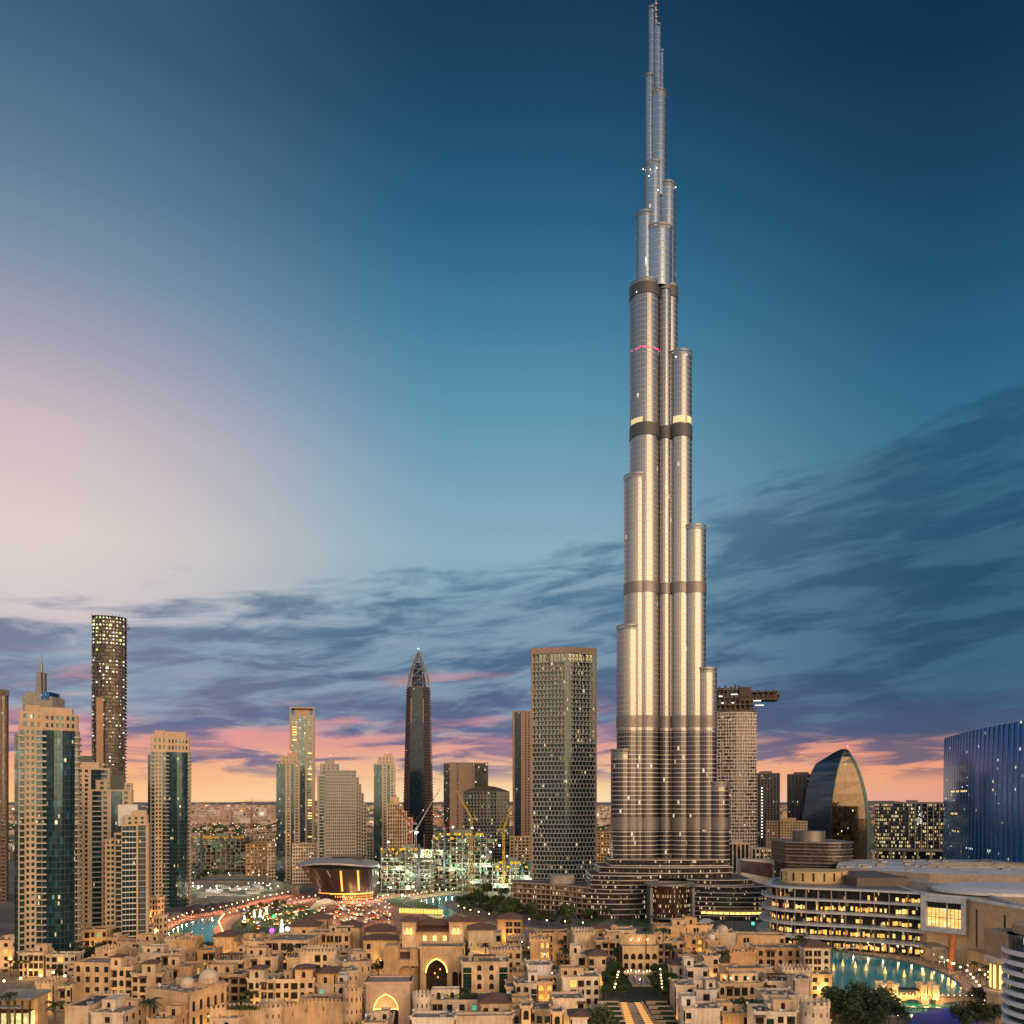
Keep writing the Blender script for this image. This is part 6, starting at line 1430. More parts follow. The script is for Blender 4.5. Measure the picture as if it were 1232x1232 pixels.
def restaurant():
    Y = 352; O = gx(20, Y); t = thing('restaurant', 'garden restaurant with a grey flat roof and green-gold lit glass front', 'restaurant', (O, Y, 0)); FOOT.append((O, Y + 6, 14))
    s = Y / F; W = 46 * s; r = MB(); r.box(-W / 2 - 1, W / 2, -4, 12, 15.2, 16.4); r.box(-W / 2 - 2, W / 2 - 3, -7, -4, 12.6, 13.2); r.build('roof', solid('grey_roof', (.20, .22, .22), .7), t)
    b = MB(); b.box(-W / 2, W / 2 - 1, 3, 11, 0, 15.2); b.build('wall', SAND, t); c = MB()
    for k in range(6): x = -W / 2 + k * W / 5.2; c.box(x - .3, x + .3, -3.6, -3, 0, 15.2)
    for k in range(9): c.box(-W / 2, W / 2 - 2, -3.5 + k * .7, -3.2 + k * .7, 9.6, 9.9)
    c.build('column', WOOD, t); mm, T, bb = newmat('green_glow'); geo = T.n.new('ShaderNodeNewGeometry'); n = T.noise(geo.outputs['Position'], .5, 4)
    T.l.new(T.ramp(n, [(.35, (.03, .05, .01, 1)), (.5, (.25, .40, .06, 1)), (.62, (.9, .65, .2, 1)), (.8, (1, .9, .5, 1))]), bb.inputs['Emission Color']); bb.inputs['Emission Strength'].default_value = .8
    g = MB(); g.box(-W / 2, W / 2 - 2, 2.4, 2.9, .5, 9.4); g.build('lit_glazing', mm, t); point_lamp((O, Y - 6, 9), 500, (.9, .9, .3), .6); point_lamp((O + W / 2 + 2, Y - 2, 5), 900, (1, .6, .15), .3)
restaurant()

# ------------------------------------------------------------------ palace arcade and garden
GZ = 9.0
def palace():
    Y = 440; O = gx(770, Y); ux = lambda p: gx(p, Y) - O; t = thing('palace_arcade', 'palace front with five dark pointed arches and lamps on its roof terrace', 'palace', (O, Y, 0)); FOOT.append((O, Y + 7, 14))
    x0, x1 = ux(749), ux(792); H = gz(1139.5, Y); L = x1 - x0; w = MB(); ops = []
    for i in range(5):
        c = L * (.10 + .2 * i); ops.append((c - 1.35, c + 1.35, gz(1154.5, Y), gz(1147, Y), 1.35)); ops.append((c - 1.1, c + 1.1, GZ + .5, gz(1158.5, Y), 1.0))
    wall_open(w, (x0, 0), (x1, 0), 0, H, ops, .8); w.ring(rect(x0, x1, 0, 14), .2, H - .1, H + .6, 0, .4); w.box(x0, x1, 8, 9, H - .5, H + 5.6); w.build('arcade_wall', ORANGE, t)
    b = MB(); b.box(x0 + .1, x1 - .1, 2.4, 13.8, 0, H - .3); b.build('interior', INTERIOR, t); r = MB(); r.box(x0 + .4, x1 - .4, .8, 8, H - .25, H + .02); r.build('roof_terrace', ROOFTAN, t)
    l = MB(); l.dome((0, 0, 0), .38, .38, 8, 5, 0, True); l.box(-.12, .12, 0, .5, -.5, -.35); me = l.mesh('wall_lamp', EWARM)
    for q in (.30, .52, .76): put('wall_lamp', me, t, (x0 + L * q, 7.5, H + 2.8)); point_lamp((O + x0 + L * q, Y + 6.8, H + 2.8), 70, (1, .6, .2), .2)
palace()
GZ = 9.0
def garden():
    O = gx(768, 397)
    gd = MB(); gd.prism([(gx(724, 372), 372), (gx(808, 372), 372), (gx(810, 440), 440), (gx(728, 440), 440)], 0, GZ); tag(gd.build('garden_ground', solid('garden_soil', (.03, .04, .018), .95, 0, .5, .4)), kind='structure')
    t = thing('garden_pool', 'blue rectangular pool in the middle of the palace garden', 'pool', (gx(769, 414), 414, GZ)); FOOT.append((O, 410, 26))
    pw = 8.6 / F * 414; k = MB(); k.ring(rect(-pw, pw, -11, 12), 1.5, 0, .6, 0, -.01); k.build('pool_kerb', CREAM, t)
    p = MB(); p.box(-pw, pw, -11, 12, 0, .35); p.build('pool_water', solid('pool_tile', (.03, .10, .26), .15, 0, .25, 1.0), t)
    pt_ = thing('pool_terrace', 'lamp-lit stone terrace between the blue pool and the palace arcade', 'terrace', (gx(769, 431), 431, GZ)); m = MB(); m.box(-9, 9, -3.5, 5, 0, .8); m.build('paving', CREAM, pt_)
    l = MB(); l.dome((0, 0, 1.5), .3, .3, 8, 5, 0, True); l.box(-.08, .08, -.08, .08, .8, 1.2); me = l.mesh('terrace_lamp', EWARM)
    for i in range(9): put('terrace_lamp', me, pt_, (-8 + i * 2, -2 + (i * 37 % 5), 0))
    for i in (-6, 0, 6): point_lamp((gx(769, 431) + i, 429, GZ + 3), 160, (1, .6, .2), .2)
    c = thing('lit_cascade', 'stepped stone cascade with two golden lit water runs at the bottom edge', 'cascade', (gx(766, 352), 352, 0)); FOOT.append((gx(766, 352), 352, 22))
    st_ = MB(); n = 18; lt = [MB(), MB()]
    for i in range(n):
        y1 = 19 - i * 2.4; y0 = y1 - 2.4; z = GZ - .3 - i * .2; wd = 4.9 + i * .11
        st_.box(-wd, wd, y0, y1, 0, z)
        for sg in (-1, 1):
            xa, xb = sorted((sg * wd * .36, sg * wd * .92)); lt[sg > 0].box(xa, xb, y0 + .9, y1, z, z + .05, 0); lt[sg > 0].box(xa, xb, y0, y0 + .9, z, z + .05, 1)
            xa, xb = sorted((sg * wd * .30, sg * wd * .35)); st_.box(xa, xb, y0, y1, z, z + .4); xa, xb = sorted((sg * wd, sg * (wd + .7))); st_.box(xa, xb, y0, y1, 0, z + .6)
    st_.build('step', SAND, c); cg = [emit('cascade_gold', (1, .50, .14), .8), emit('cascade_amber', (.9, .36, .08), .4)]; lt[0].build('lit_run', cg, c); lt[1].build('lit_run', cg, c)
    for lab, xa, xb in (('stone planting terraces left of the lit cascade', 724, 750), ('stone planting terraces right of the lit cascade', 785, 812)):
        Y2 = 352; o = thing('garden_terrace', lab, 'terrace', (gx((xa + xb) / 2, Y2), Y2, 0)); W = (xb - xa) / F * Y2; m = MB(); h = MB()
        for i in range(6):
            y = 18 - i * 6.4; z = GZ - .2 - i * .45; m.box(-W / 2, W / 2, y - .9, y, 0, z + .9); m.box(-W / 2, W / 2, y - 6.4, y - .9, 0, z - .4)
            m.box(-W * .5, -W * .1, y - 3.2, y - 1.9, z - .4, z + .5); h.box(-W * .06, W * .45, y - 3.0, y - 1.2, z - .4, z + .5); h.box(-W * .48, W * .1, y - 5.8, y - 4.2, z - .4, z + .35)
        m.build('terrace_wall', SAND, o); h.build('hedge', LEAFD, o)
LEAFD = solid('dark_hedge', (.022, .042, .016), .95, 0, .6, 1.5)
garden()

# ------------------------------------------------------------------ the bridge over the lake
def bridge():
    Y = 404; O = gx(1090, Y); t = thing('footbridge', 'golden lit footbridge with four small towers crossing the turquoise lake', 'bridge', (O, Y, 0), R(-5)); FOOT.append((O, Y, 30))
    s = Y / F; L0, L1 = -72 * s, 104 * s; d = MB()
    d.box(L0, L1, -2.6, 2.6, 3.0, 3.9)
    for x in (-28, -11, 20, 36): d.box(x * s - 1.6, x * s + 1.6, -3.0, 3.0, 0, 3.0)
    for x0, x1 in ((L0, -29 * s), (-9 * s, 18 * s), (38 * s, L1)):
        n = 10
        for i in range(n):
            a, b = x0 + (x1 - x0) * i / n, x0 + (x1 - x0) * (i + 1) / n; f = lambda q: 1.2 + 1.7 * math.sin(math.pi * (q - x0) / (x1 - x0)); 
            for y in (-2.9, 2.4): d.hexa([(a, y, f(a)), (b, y, f(b)), (b, y + .5, f(b)), (a, y + .5, f(a))], [(a, y, 3.0), (b, y, 3.0), (b, y + .5, 3.0), (a, y + .5, 3.0)])
    d.build('deck', CREAM, t); r = MB()
    for y in (-2.6, 2.4):
        r.box(L0, L1, y, y + .2, 4.75, 4.95)
        for i in range(int((L1 - L0) / 1.6)): r.box(L0 + i * 1.6, L0 + i * 1.6 + .25, y, y + .2, 3.9, 4.75)
    r.build('railing', SAND, t)
    for x in (-30, -16, 17, 31):
        for y in (-2.9, 2.9):
            X0 = x * s; w = MB()
            wall_open(w, (X0 - 1.5, y - 1), (X0 + 1.5, y - 1), 3.0, 9.6, [(.75, 2.25, 3.9, 7.8, 1.1)], .4); wall_open(w, (X0 + 1.5, y - 1), (X0 + 1.5, y + 1), 3, 9.6, [], .3); wall_open(w, (X0 - 1.5, y + 1), (X0 - 1.5, y - 1), 3, 9.6, [], .3)
            w.box(X0 - 1.5, X0 + 1.5, y + .6, y + 1, 3, 9.6); w.box(X0 - 1.9, X0 + 1.9, y - 1.3, y + 1.3, 9.6, 10.2)
            for k in range(4): w.box(X0 - 1.7 + k, X0 - 1.2 + k, y - 1.2, y - .8, 10.2, 10.8)
            w.build('bridge_tower', CREAM, t)
    p = MB(); p.box(-14 * s, 15 * s, -3.2, 3.2, 7.0, 7.35)
    for i in range(9): p.box(-14 * s + i * 1.45, -14 * s + i * 1.45 + .2, -2.7, -2.5, 3.9, 7.0)
    p.build('canopy', WOOD, t)
    l = MB(); l.dome((0, 0, 0), .22, .22, 6, 4, 0, True); me = l.mesh('rail_lamp', EWARM)
    for i in range(26): put('rail_lamp', me, t, (L0 + 1.5 + i * (L1 - L0 - 3) / 25, -2.5, 5.2))
    g = MB(); g.box(-14 * s, 15 * s, -2.45, -2.35, 4.0, 4.5); g.build('light_strip', EGOLD, t)
    for x in (-30, -16, 0, 17, 31): point_lamp((O + x * s, Y - 6.5, 4.4), 1500, (1, .60, .17), .3); point_lamp((O + x * s, Y, 4.6), 500, (1, .60, .17), .3)
bridge()
# ------------------------------------------------------------------ building sites and cranes
NETG = solid('site_netting', (.13, .22, .17), .8, 0, .4, .3)
def site_frame(label, x0, x1, yt, Y, dep, seed, lampn, form=True):
    lw = .12 if seed == 4 else 1.0
    rr = random.Random(seed); W = (x1 - x0) / F * Y; H = gz(yt, Y); X = gx((x0 + x1) / 2, Y); t = thing('building_site', label, 'building site', (X, Y, 0))
    n = max(2, round(H / 4.4)); h = H / n; s = MB(); c = MB(); nt = MB(); inn = MB()
    for i in range(1, n + 1):
        a = -W / 2 + rr.uniform(0, 2) * (i == n); b = W / 2 - rr.uniform(0, 3) * (i >= n - 1); segs = [a + (b - a) * q / 5 for q in range(6)]; [s.box(u_, v_ + .01, rr.uniform(0, .5) + (0 if rr.random() < .85 else dep * .35), dep, i * h - rr.choice((.35, .45, .6)), i * h) for u_, v_ in zip(segs, segs[1:]) if i < n - 1 or rr.random() < .7]
        for k in range(int(W / 6.6) + 1):
            x = -W / 2 + k * 6.6 + .4 + rr.uniform(-.5, .5)
            if x < b: c.box(x - .35, x + .35, .4, 1.1, (i - 1) * h, i * h - .45); c.box(x - .35, x + .35, dep * .5, dep * .5 + .7, (i - 1) * h, i * h - .45)
        for k in range(int(W / 3)):
            if rr.random() < .26: x = -W / 2 + k * 3 + rr.random(); q = rr.uniform(1.5, 7); nt.box(x, x + q, -.12, -.02, (i - 1) * h + rr.uniform(0, .8), i * h - rr.uniform(.4, 1.8), rr.choice((0, 0, 1, 2)))
    inn.box(-W / 2 + 2, W / 2 - 2, dep * .6, dep * .62, 0, H - 1); inn.box(-W * .1, W * .12, dep * .3, dep * .6, 0, H + 5)
    s.build('floor_slab', CONC, t); hs = MB()
    for x in (W * (.22 if seed % 2 else -.31),): hs.box(x, x + 2.2, -2.4, -.4, 0, H + 6); [hs.tube((x + .1, -2.5, z_), (x + 2.1, -2.5, z_ + 4), .12, .12, 4) for z_ in range(0, int(H), 4)]
    hs.build('hoist', solid('hoist_blue_%d' % seed, (.05, .09, .12), .7), t); c.build('column', CONC, t); inn.build('core_wall', solid('site_core_%d' % seed, (.22, .25, .22), .85), t); nt.build('netting', [NETG, DCONC, solid('ply_%d' % seed, (.20, .13, .08), .8)], t, stuff=True)
    if form:
        f = MB()
        for k in range(int(W / 4)):
            if rr.random() < .8: x = -W / 2 + k * 4; q = rr.uniform(2, 4); z = H + rr.choice((0, 0, .3, -h)); f.box(x, x + q, -1.0, -.25, z - 1.1, z + 1.5)
        for k in range(int(W / 6)): x = -W / 2 + k * 6 + rr.random() * 3; f.box(x, x + .3, 1, 1.3, H, H + rr.uniform(1.5, 4))
        f.build('formwork', YEL, t)
    lm = MB(); lm.dome((0, 0, 0), .42, .42, 8, 5, 0, True); me = [lm.mesh('work_lamp', m) for m in (emit('site_lamp_a%d' % seed, (.80, 1, .62), 2.2), emit('site_lamp_b%d' % seed, (1, .92, .55), 1.8))]
    for i in range(lampn):
        fl = rr.randrange(n); o = put('work_lamp', rr.choice(me), t, (rr.uniform(-W / 2 + .8, W / 2 - .8), rr.uniform(-.7, .3), fl * h + h * rr.uniform(.45, .8))); q = rr.uniform(.55, 1.25); o.scale = (q, q, q)
    for i in range(5): point_lamp((X - W / 2 + W * (i + .5) / 5, Y + dep * .3, H * rr.uniform(.15, .9)), 11000 * lw, (.85, 1, .60), .6)
    for i in range(3): point_lamp((X - W / 2 + W * (i + .5) / 3, Y - 9, H * .45), 9000 * lw, (.90, 1, .68), .6)
site_frame('floodlit concrete building site left of the yellow crane, nearest the opera house', 458, 521, 1022, 880, 30, 1, 70)
site_frame('taller floodlit concrete building site with yellow formwork, right of the red crane', 520, 592, 1004, 905, 34, 2, 90)
site_frame('low lit building site between the yellow crane and the woven tower', 592, 640, 1038, 900, 26, 3, 30)
site_frame('unlit concrete building site with yellow formwork beyond the sunken works on the left', 229, 296, 1008, 1090, 40, 4, 14)
def crane(label, px, yt, Y, jib, ang, col, luff=None, cab=True):
    X = gx(px, Y); H = gz(yt, Y); t = thing('tower_crane', label, 'crane', (X, Y, 0), R(ang)); m = MB(); q = 1.0
    for sx in (-q, q):
        for sy in (-q, q): m.tube((sx, sy, 0), (sx, sy, H), .16, .16, 4)
    z = 0.0
    while z < H - 3:
        for a, b in (((-q, -q), (q, -q)), ((q, -q), (q, q)), ((q, q), (-q, q)), ((-q, q), (-q, -q))): m.tube((*a, z), (*b, z + 3), .085, .085, 4)
        z += 3
    m.build('mast', col, t); j = MB()
    if luff is None:
        for L in (jib, -jib * .3):
            n = int(abs(L) / 3); sg = 1 if L > 0 else -1
            for y in (-.6, .6): j.tube((0, y, H), (L, y, H), .2, .2, 4)
            j.tube((0, 0, H + 1.7), (L, 0, H + 1.3), .2, .2, 4)
            for k in range(n): x = sg * k * 3; j.tube((x, -.6, H), (x + sg * 1.5, 0, H + 1.5), .1, .1, 4); j.tube((x + sg * 1.5, 0, H + 1.5), (x + sg * 3, -.6, H), .1, .1, 4)
        j.tube((0, 0, H), (0, 0, H + 6), .4, .15, 4); j.tube((0, 0, H + 6), (jib * .7, 0, H + 1.4), .08, .08, 4); j.tube((0, 0, H + 6), (-jib * .27, 0, H + 1.4), .08, .08, 4)
    else:
        e = Vector((jib * math.cos(R(luff)), 0, jib * math.sin(R(luff)))); b = Vector((0, 0, H))
        for y in (-.7, .7): j.tube(b + Vector((0, y, 0)), b + e + Vector((0, y * .4, 0)), .3, .25, 4)
        j.tube(b + Vector((-.5, 0, 1.6)), b + e, .3, .25, 4); n = int(jib / 3)
        for k in range(n): j.tube(b + e * (k / n) + Vector((0, -.6, 0)), b + e * ((k + 1) / n) + Vector((-.3, .5, 1.0 * (1 - k / n))), .14, .14, 4)
        j.tube((0, 0, H), (-7, 0, H + .5), .5, .5, 4); j.tube((-5, 0, H), (-3, 0, H + 8), .2, .2, 4); j.tube((-3, 0, H + 8), tuple(b + e), .07, .07, 4)
    j.build('jib', col, t); w = MB(); w.box(-jib * .28 if luff is None else -7.5, (-jib * .28 if luff is None else -7.5) + 3, -.9, .9, H - 1.8, H + .4); w.build('counterweight', CONC, t)
    c = MB(); c.box(1.1, 3.0, -1.0, 1.0, H - 2.2, H - .1); c.build('cab', WHITEP, t)
CPALE = solid('crane_grey', (.32, .30, .29), .5, .3)
crane('yellow tower crane between the two floodlit building sites', 567, 985, 895, 34, 175, YEL, 62)
crane('yellow tower crane in front of the rounded-roof woven block', 606, 998, 890, 26, 20, YEL, 70)
crane('pale luffing crane leaning up beside the dark pointed tower', 500, 1000, 870, 52, 0, CPALE, 60)
crane('red lattice crane over the left floodlit building site', 494, 990, 900, 30, 150, REDP, 40)
crane('red lattice crane over the right floodlit building site', 536, 996, 920, 26, 200, REDP, 50)
crane('thin red crane beyond the sunken works, right of the unlit building site', 303, 965, 1200, 50, 60, REDP)
crane('thin orange crane standing over the unlit building site', 250, 980, 1110, 44, 110, solid('orange_paint', (.5, .2, .03), .5))
fl = MB(); fl.dome((0, 0, 0), 1.0, 1.0, 10, 6, 0, True); fl.tube((0, 0, -9), (0, 0, -.8), .2, .2, 5, 1); flm = fl.mesh('floodlight', [EWHITE, DARKM])
for px, py, Y in ((467, 1013, 870), (500, 1002, 868), (456, 1042, 868), (455, 1062, 850), (497, 1067, 850), (484, 1077, 840), (470, 1068, 850), (568, 996, 885), (601, 1017, 880), (590, 1025, 880), (545, 995, 895), (610, 1030, 880), (581, 1030, 880)):
    o = put('floodlight', flm, None, (gx(px, Y), Y, gz(py, Y))); tag(o, 'white floodlight burning over the building sites by the opera house', 'floodlight', 'floodlights over the building sites')
    point_lamp((gx(px, Y), Y - 2.5, gz(py, Y)), 2600, (.9, 1, .94), .8)

# sunken works on the left
def works():
    for lab, x0, x1, y, yb, Y in (('upper blue-topped retaining wall of the sunken works', 226, 300, 1050, 1056, 1090), ('lower blue-topped retaining wall of the sunken works', 226, 318, 1058, 1064, 1000)):
        O = gx((x0 + x1) / 2, Y); t = thing('retaining_wall', lab, 'wall', (O, Y, 0)); W = (x1 - x0) / F * Y; m = MB(); m.box(-W / 2, W / 2, 0, 2, 0, gz(y + 1.6, Y)); m.build('wall', SITEW, t); c = MB(); c.box(-W / 2, W / 2, -.3, 1.4, gz(y + 1.6, Y), gz(y, Y)); c.build('hoarding', solid('blue_hoarding', (.03, .06, .16), .6), t)
    a, b = gp(305, 1062), gp(352, 1082); O = ((a[0] + b[0]) / 2, (a[1] + b[1]) / 2); t = thing('retaining_wall', 'long sloping concrete ramp wall left of the opera house', 'wall', (*O, 0)); m = MB(); m.ebox((a[0] - O[0], a[1] - O[1]), (b[0] - O[0] + 30, b[1] - O[1] - 10), 3, 0, 0, 150, 0, 9); m.build('wall', SITEW, t)
    rr = random.Random(15); sh = MB(); sh.box(-5, 5, -1.4, 1.4, 0, 2.7); sh.box(-5.1, 5.1, -1.5, 1.5, 2.7, 2.85, 1); 
    for k in range(4): sh.box(-4 + k * 2.4, -3 + k * 2.4, -1.45, -1.4, 1.1, 2.1, 2)
    sm = sh.mesh('site_cabin', [WHITEP, LIGHTM, DARKG])
    for i in range(20): x, y = gp(rr.uniform(230, 312), rr.uniform(1066, 1080)); tag(put('site_cabin', sm, None, (x, y, 0), rr.uniform(-.3, .3)), 'white flat-roofed cabin standing in the sunken works on the left', 'cabin', 'cabins in the sunken works')
    lp = MB(); lp.dome((0, 0, 7), .5, .5, 8, 5, 0, True); lp.tube((0, 0, 0), (0, 0, 6.4), .14, .1, 5, 1); lm = lp.mesh('work_light', [EWHITE, DARKM])
    for i in range(34):
        x, y = gp(rr.uniform(226, 335), rr.choice((1056, 1059, 1070, 1074, 1077)) + rr.uniform(-1, 1)); tag(put('work_light', lm, None, (x, y, 0)), 'white work light on a short mast among the sunken works', 'work light', 'work lights in the sunken works')
        if i % 3 == 0: point_lamp((x, y, 5.5), 1600, (1, 1, .88), .5)
SITEW = solid('site_wall', (.26, .225, .15), .9, 0, .3, .15)
works()

# cars in the canal car park
def car_mesh(c):
    m = MB(); q = [(-2.1, .35, .75), (2.1, .35, .75)]
    m.loft([[(-2.2, -.88, .35), (2.2, -.88, .35), (2.2, .88, .35), (-2.2, .88, .35)], [(-2.2, -.9, .8), (2.2, -.9, .75), (2.2, .9, .75), (-2.2, .9, .8)], [(-1.9, -.86, .95), (1.1, -.86, .95), (1.1, .86, .95), (-1.9, .86, .95)]])
    m.loft([[(-1.9, -.84, .95), (1.0, -.84, .95), (1.0, .84, .95), (-1.9, .84, .95)], [(-1.4, -.7, 1.45), (.3, -.7, 1.45), (.3, .7, 1.45), (-1.4, .7, 1.45)]], 1)
    for x in (-1.35, 1.35):
        for y in (-.92, .74): m.tube((x, y, .33), (x, y + .18, .33), .33, .33, 10, 2)
    return m.mesh('parked_car', [c, DARKG, DARKM])
CARS = [car_mesh(solid('car_paint_%d' % i, c, .3, .3, .03)) for i, c in enumerate(((.5, .5, .5), (.04, .05, .07), (.25, .25, .27), (.3, .04, .03), (.06, .10, .22)))]
rr = random.Random(44)
for i in range(46):
    x, y = gp(rr.uniform(224, 292), rr.uniform(1086.5, 1097)); tag(put('parked_car', CARS[i % 5], None, (x, y, .12), R(90 + rr.choice((0, 0, 8)))), ('silver', 'black', 'grey', 'red', 'dark blue')[i % 5] + ' car parked in the car park behind the canal', 'car', ('silver', 'black', 'grey', 'red', 'dark blue')[i % 5] + ' cars in the canal car park')

# ------------------------------------------------------------------ trees and palms
def leaf_mat(name, c1, c2):
    m, T, b = newmat(name); geo = T.n.new('ShaderNodeNewGeometry'); oi = T.n.new('ShaderNodeObjectInfo')
    f = T.m('ADD', T.m('MULTIPLY', geo.outputs['Random Per Island'], .7), T.m('MULTIPLY', oi.outputs['Random'], .3))
    T.l.new(T.mix(f, (*c1, 1), (*c2, 1)), b.inputs['Base Color']); b.inputs['Roughness'].default_value = .7; return m
LEAF = leaf_mat('leaves', (.012, .030, .008), (.07, .105, .028)); FROND = leaf_mat('palm_leaves', (.02, .035, .012), (.06, .075, .03)); BARK = solid('bark', (.10, .07, .045), .9)
def tree_parts(seed, H, Rr):
    rr = random.Random(seed); tr = MB(); tr.tube((0, 0, 0), (.2, 0, H * .4), .28, .18, 7); cr = MB(); cl = []
    for i in range(7):
        a = rr.uniform(0, 6.28); q = Rr * rr.uniform(.35, .75); e = (q * math.cos(a), q * math.sin(a), H * rr.uniform(.5, .85)); tr.tube((.2, 0, H * rr.uniform(.3, .4)), e, .12, .04, 5); cl.append((e, Rr * rr.uniform(.35, .55)))
    cl.append(((0, 0, H * .78), Rr * .6))
    for (c, r) in cl:
        for _ in range(85):
            v = Vector((rr.gauss(0, 1), rr.gauss(0, 1), rr.gauss(0, .8))).normalized() * r * rr.uniform(.55, 1.05); p = Vector(c) + v
            u = Vector((rr.gauss(0, 1), rr.gauss(0, 1), rr.gauss(0, .6))).normalized(); w = u.orthogonal().normalized(); s = rr.uniform(.28, .62)
            cr.face([p - u * s, p + w * s * .6, p + u * s, p - w * s * .6])
    return tr.mesh('trunk', BARK), cr.mesh('crown', LEAF)
TREES = [tree_parts(i, h, r) for i, (h, r) in enumerate(((8, 3.6), (9.5, 4.4), (7, 3.0), (11, 4.8)))]
def palm_parts(seed, H):
    rr = random.Random(seed); tr = MB(); tr.tube((0, 0, 0), (.25, 0, H * .5), .30, .24, 8); tr.tube((.25, 0, H * .5), (.3, .1, H), .24, .20, 8); cr = MB()
    for i in range(22):
        a = 6.283 * i / 22 + rr.uniform(-.15, .15); up = rr.uniform(-.2, 1.0); L = rr.uniform(2.6, 3.4); prev = Vector((.3, .1, H)); d = Vector((math.cos(a), math.sin(a), up)).normalized(); side = Vector((-math.sin(a), math.cos(a), 0))
        for k in range(6):
            nx = prev + d * L / 6; d = (d + Vector((0, 0, -.22))).normalized()
            for sg in (-1, 1): w = .62 * (1 - k / 7); cr.face([prev, nx, nx + side * sg * w + Vector((0, 0, -.25)), prev + side * sg * w * 1.05 + Vector((0, 0, -.25))])
            prev = nx
    return tr.mesh('trunk', BARK), cr.mesh('crown', FROND)
PALMS = [palm_parts(50 + i, h) for i, h in enumerate((7.5, 9.0, 10.5))]
def plant(kind, x, y, z, label, group, sc=1.0, rz=None):
    tr, cr = kind; nm = 'palm_tree' if kind in PALMS else 'tree'; t = thing(nm, label, 'palm tree' if nm == 'palm_tree' else 'tree', (x, y, z), random.uniform(0, 6.28) if rz is None else rz, group); t.scale = (sc, sc, sc)
    put('trunk', tr, t); put('crown', cr, t)
def grove(n, poly_px, label, group, kinds, s0=.8, s1=1.3, z=0, seed=1):
    rr = random.Random(seed); xs = [p[0] for p in poly_px]; ys = [p[1] for p in poly_px]; k = 0; tries = 0
    while k < n and tries < n * 60:
        tries += 1; px, py = rr.uniform(min(xs), max(xs)), rr.uniform(min(ys), max(ys)); ins = False; j = len(poly_px) - 1
        for i in range(len(poly_px)):
            (xi, yi), (xj, yj) = poly_px[i], poly_px[j]
            if (yi > py) != (yj > py) and px < (xj - xi) * (py - yi) / (yj - yi) + xi: ins = not ins
            j = i
        if ins: x, y = gp(px, py, z); plant(rr.choice(kinds), x, y, z, label, group, rr.uniform(s0, s1)); k += 1
grove(46, [(552, 1097), (575, 1080), (612, 1079), (624, 1096), (662, 1104), (693, 1112), (680, 1122), (600, 1112), (565, 1104)], 'dark bushy tree in the garden left of the hotel wing', 'trees in the hotel garden', TREES, 1.0, 1.7, seed=3)
grove(30, [(645, 1074), (720, 1070), (722, 1062), (650, 1064)], 'dark tree behind the low hotel wing', 'trees behind the hotel wing', TREES, 1.3, 1.9, seed=4)
grove(16, [(560, 1106), (690, 1126), (690, 1118), (560, 1100)], 'palm tree in the garden behind the brown-hipped souk roofs', 'palms behind the souk roofs', PALMS, .9, 1.2, seed=5)
grove(14, [(288, 1120), (300, 1096), (352, 1084), (350, 1091), (305, 1104), (296, 1124)], 'small tree along the edge of the festival park', 'trees along the festival park', TREES, .6, .9, seed=6)
grove(24, [(985, 1222), (1050, 1218), (1105, 1232), (1105, 1246), (985, 1246)], 'dark bushy tree between the crenellated front tower and the footbridge', 'trees before the footbridge', TREES, 1.1, 1.6, seed=7)
grove(16, [(1150, 1226), (1215, 1200), (1220, 1240), (1150, 1246)], 'dark tree at the foot of the white balcony tower', 'trees under the balcony tower', TREES, 1.0, 1.4, seed=8)
grove(10, [(1170, 1186), (1205, 1165), (1215, 1180), (1185, 1196)], 'palm tree on the promenade below the ochre mall hall', 'palms on the lake promenade', PALMS, .9, 1.2, seed=9)
grove(18, [(88, 1160), (140, 1150), (140, 1164), (92, 1172)], 'tree in the yard between the tallest left tower and the gridded tower', 'trees in the tower yard', TREES, .9, 1.3, seed=10)
grove(12, [(96, 1110), (132, 1100), (132, 1118), (100, 1122)], 'dark tree in front of the half-hidden sandstone towers', 'trees below the hidden towers', TREES, .9, 1.4, seed=11)
grove(30, [(730, 1168), (752, 1168), (751, 1204), (726, 1204), (726, 1186)], 'leafy tree in the left half of the palace garden', 'trees left in the palace garden', TREES, .5, .8, z=9.0, seed=12)
grove(26, [(787, 1168), (808, 1168), (812, 1186), (812, 1204), (788, 1204)], 'leafy tree in the right half of the palace garden', 'trees right in the palace garden', TREES, .5, .8, z=9.0, seed=22)
grove(14, [(-4, 1182), (90, 1176), (92, 1168), (-4, 1172)], 'tree in the yard below the tallest left tower, behind the yellow lamps', 'trees behind the yellow lamps', TREES + PALMS, .7, 1.0, seed=23)
grove(10, [(755, 1112), (900, 1120), (890, 1126), (760, 1117)], 'palm tree on the plaza behind the palace roofs', 'palms on the tower plaza', PALMS, .9, 1.1, seed=13)
grove(22, [(700, 1103), (775, 1100), (775, 1104), (700, 1110)], 'small tree on the plaza below the left podium of the supertall tower', 'trees below the left podium', TREES, .7, 1.1, seed=31)
grove(16, [(840, 1101), (930, 1101), (930, 1105), (840, 1105)], 'small tree on the plaza below the right podium of the supertall tower', 'trees below the right podium', TREES, .7, 1.0, seed=32)
grove(14, [(870, 1094), (935, 1092), (940, 1110), (880, 1108)], 'dark tree on the plaza left of the mall', 'trees left of the mall', TREES, .8, 1.2, seed=14)
grove(26, [(230, 1062), (340, 1046), (350, 1052), (230, 1056)], 'tree along the road beyond the sunken works', 'trees beyond the sunken works', TREES, .8, 1.1, seed=15)
grove(16, [(885, 1046), (960, 1040), (965, 1052), (890, 1056)], 'tree between the video screen and the mall', 'trees by the video screen', TREES, .9, 1.3, seed=16)
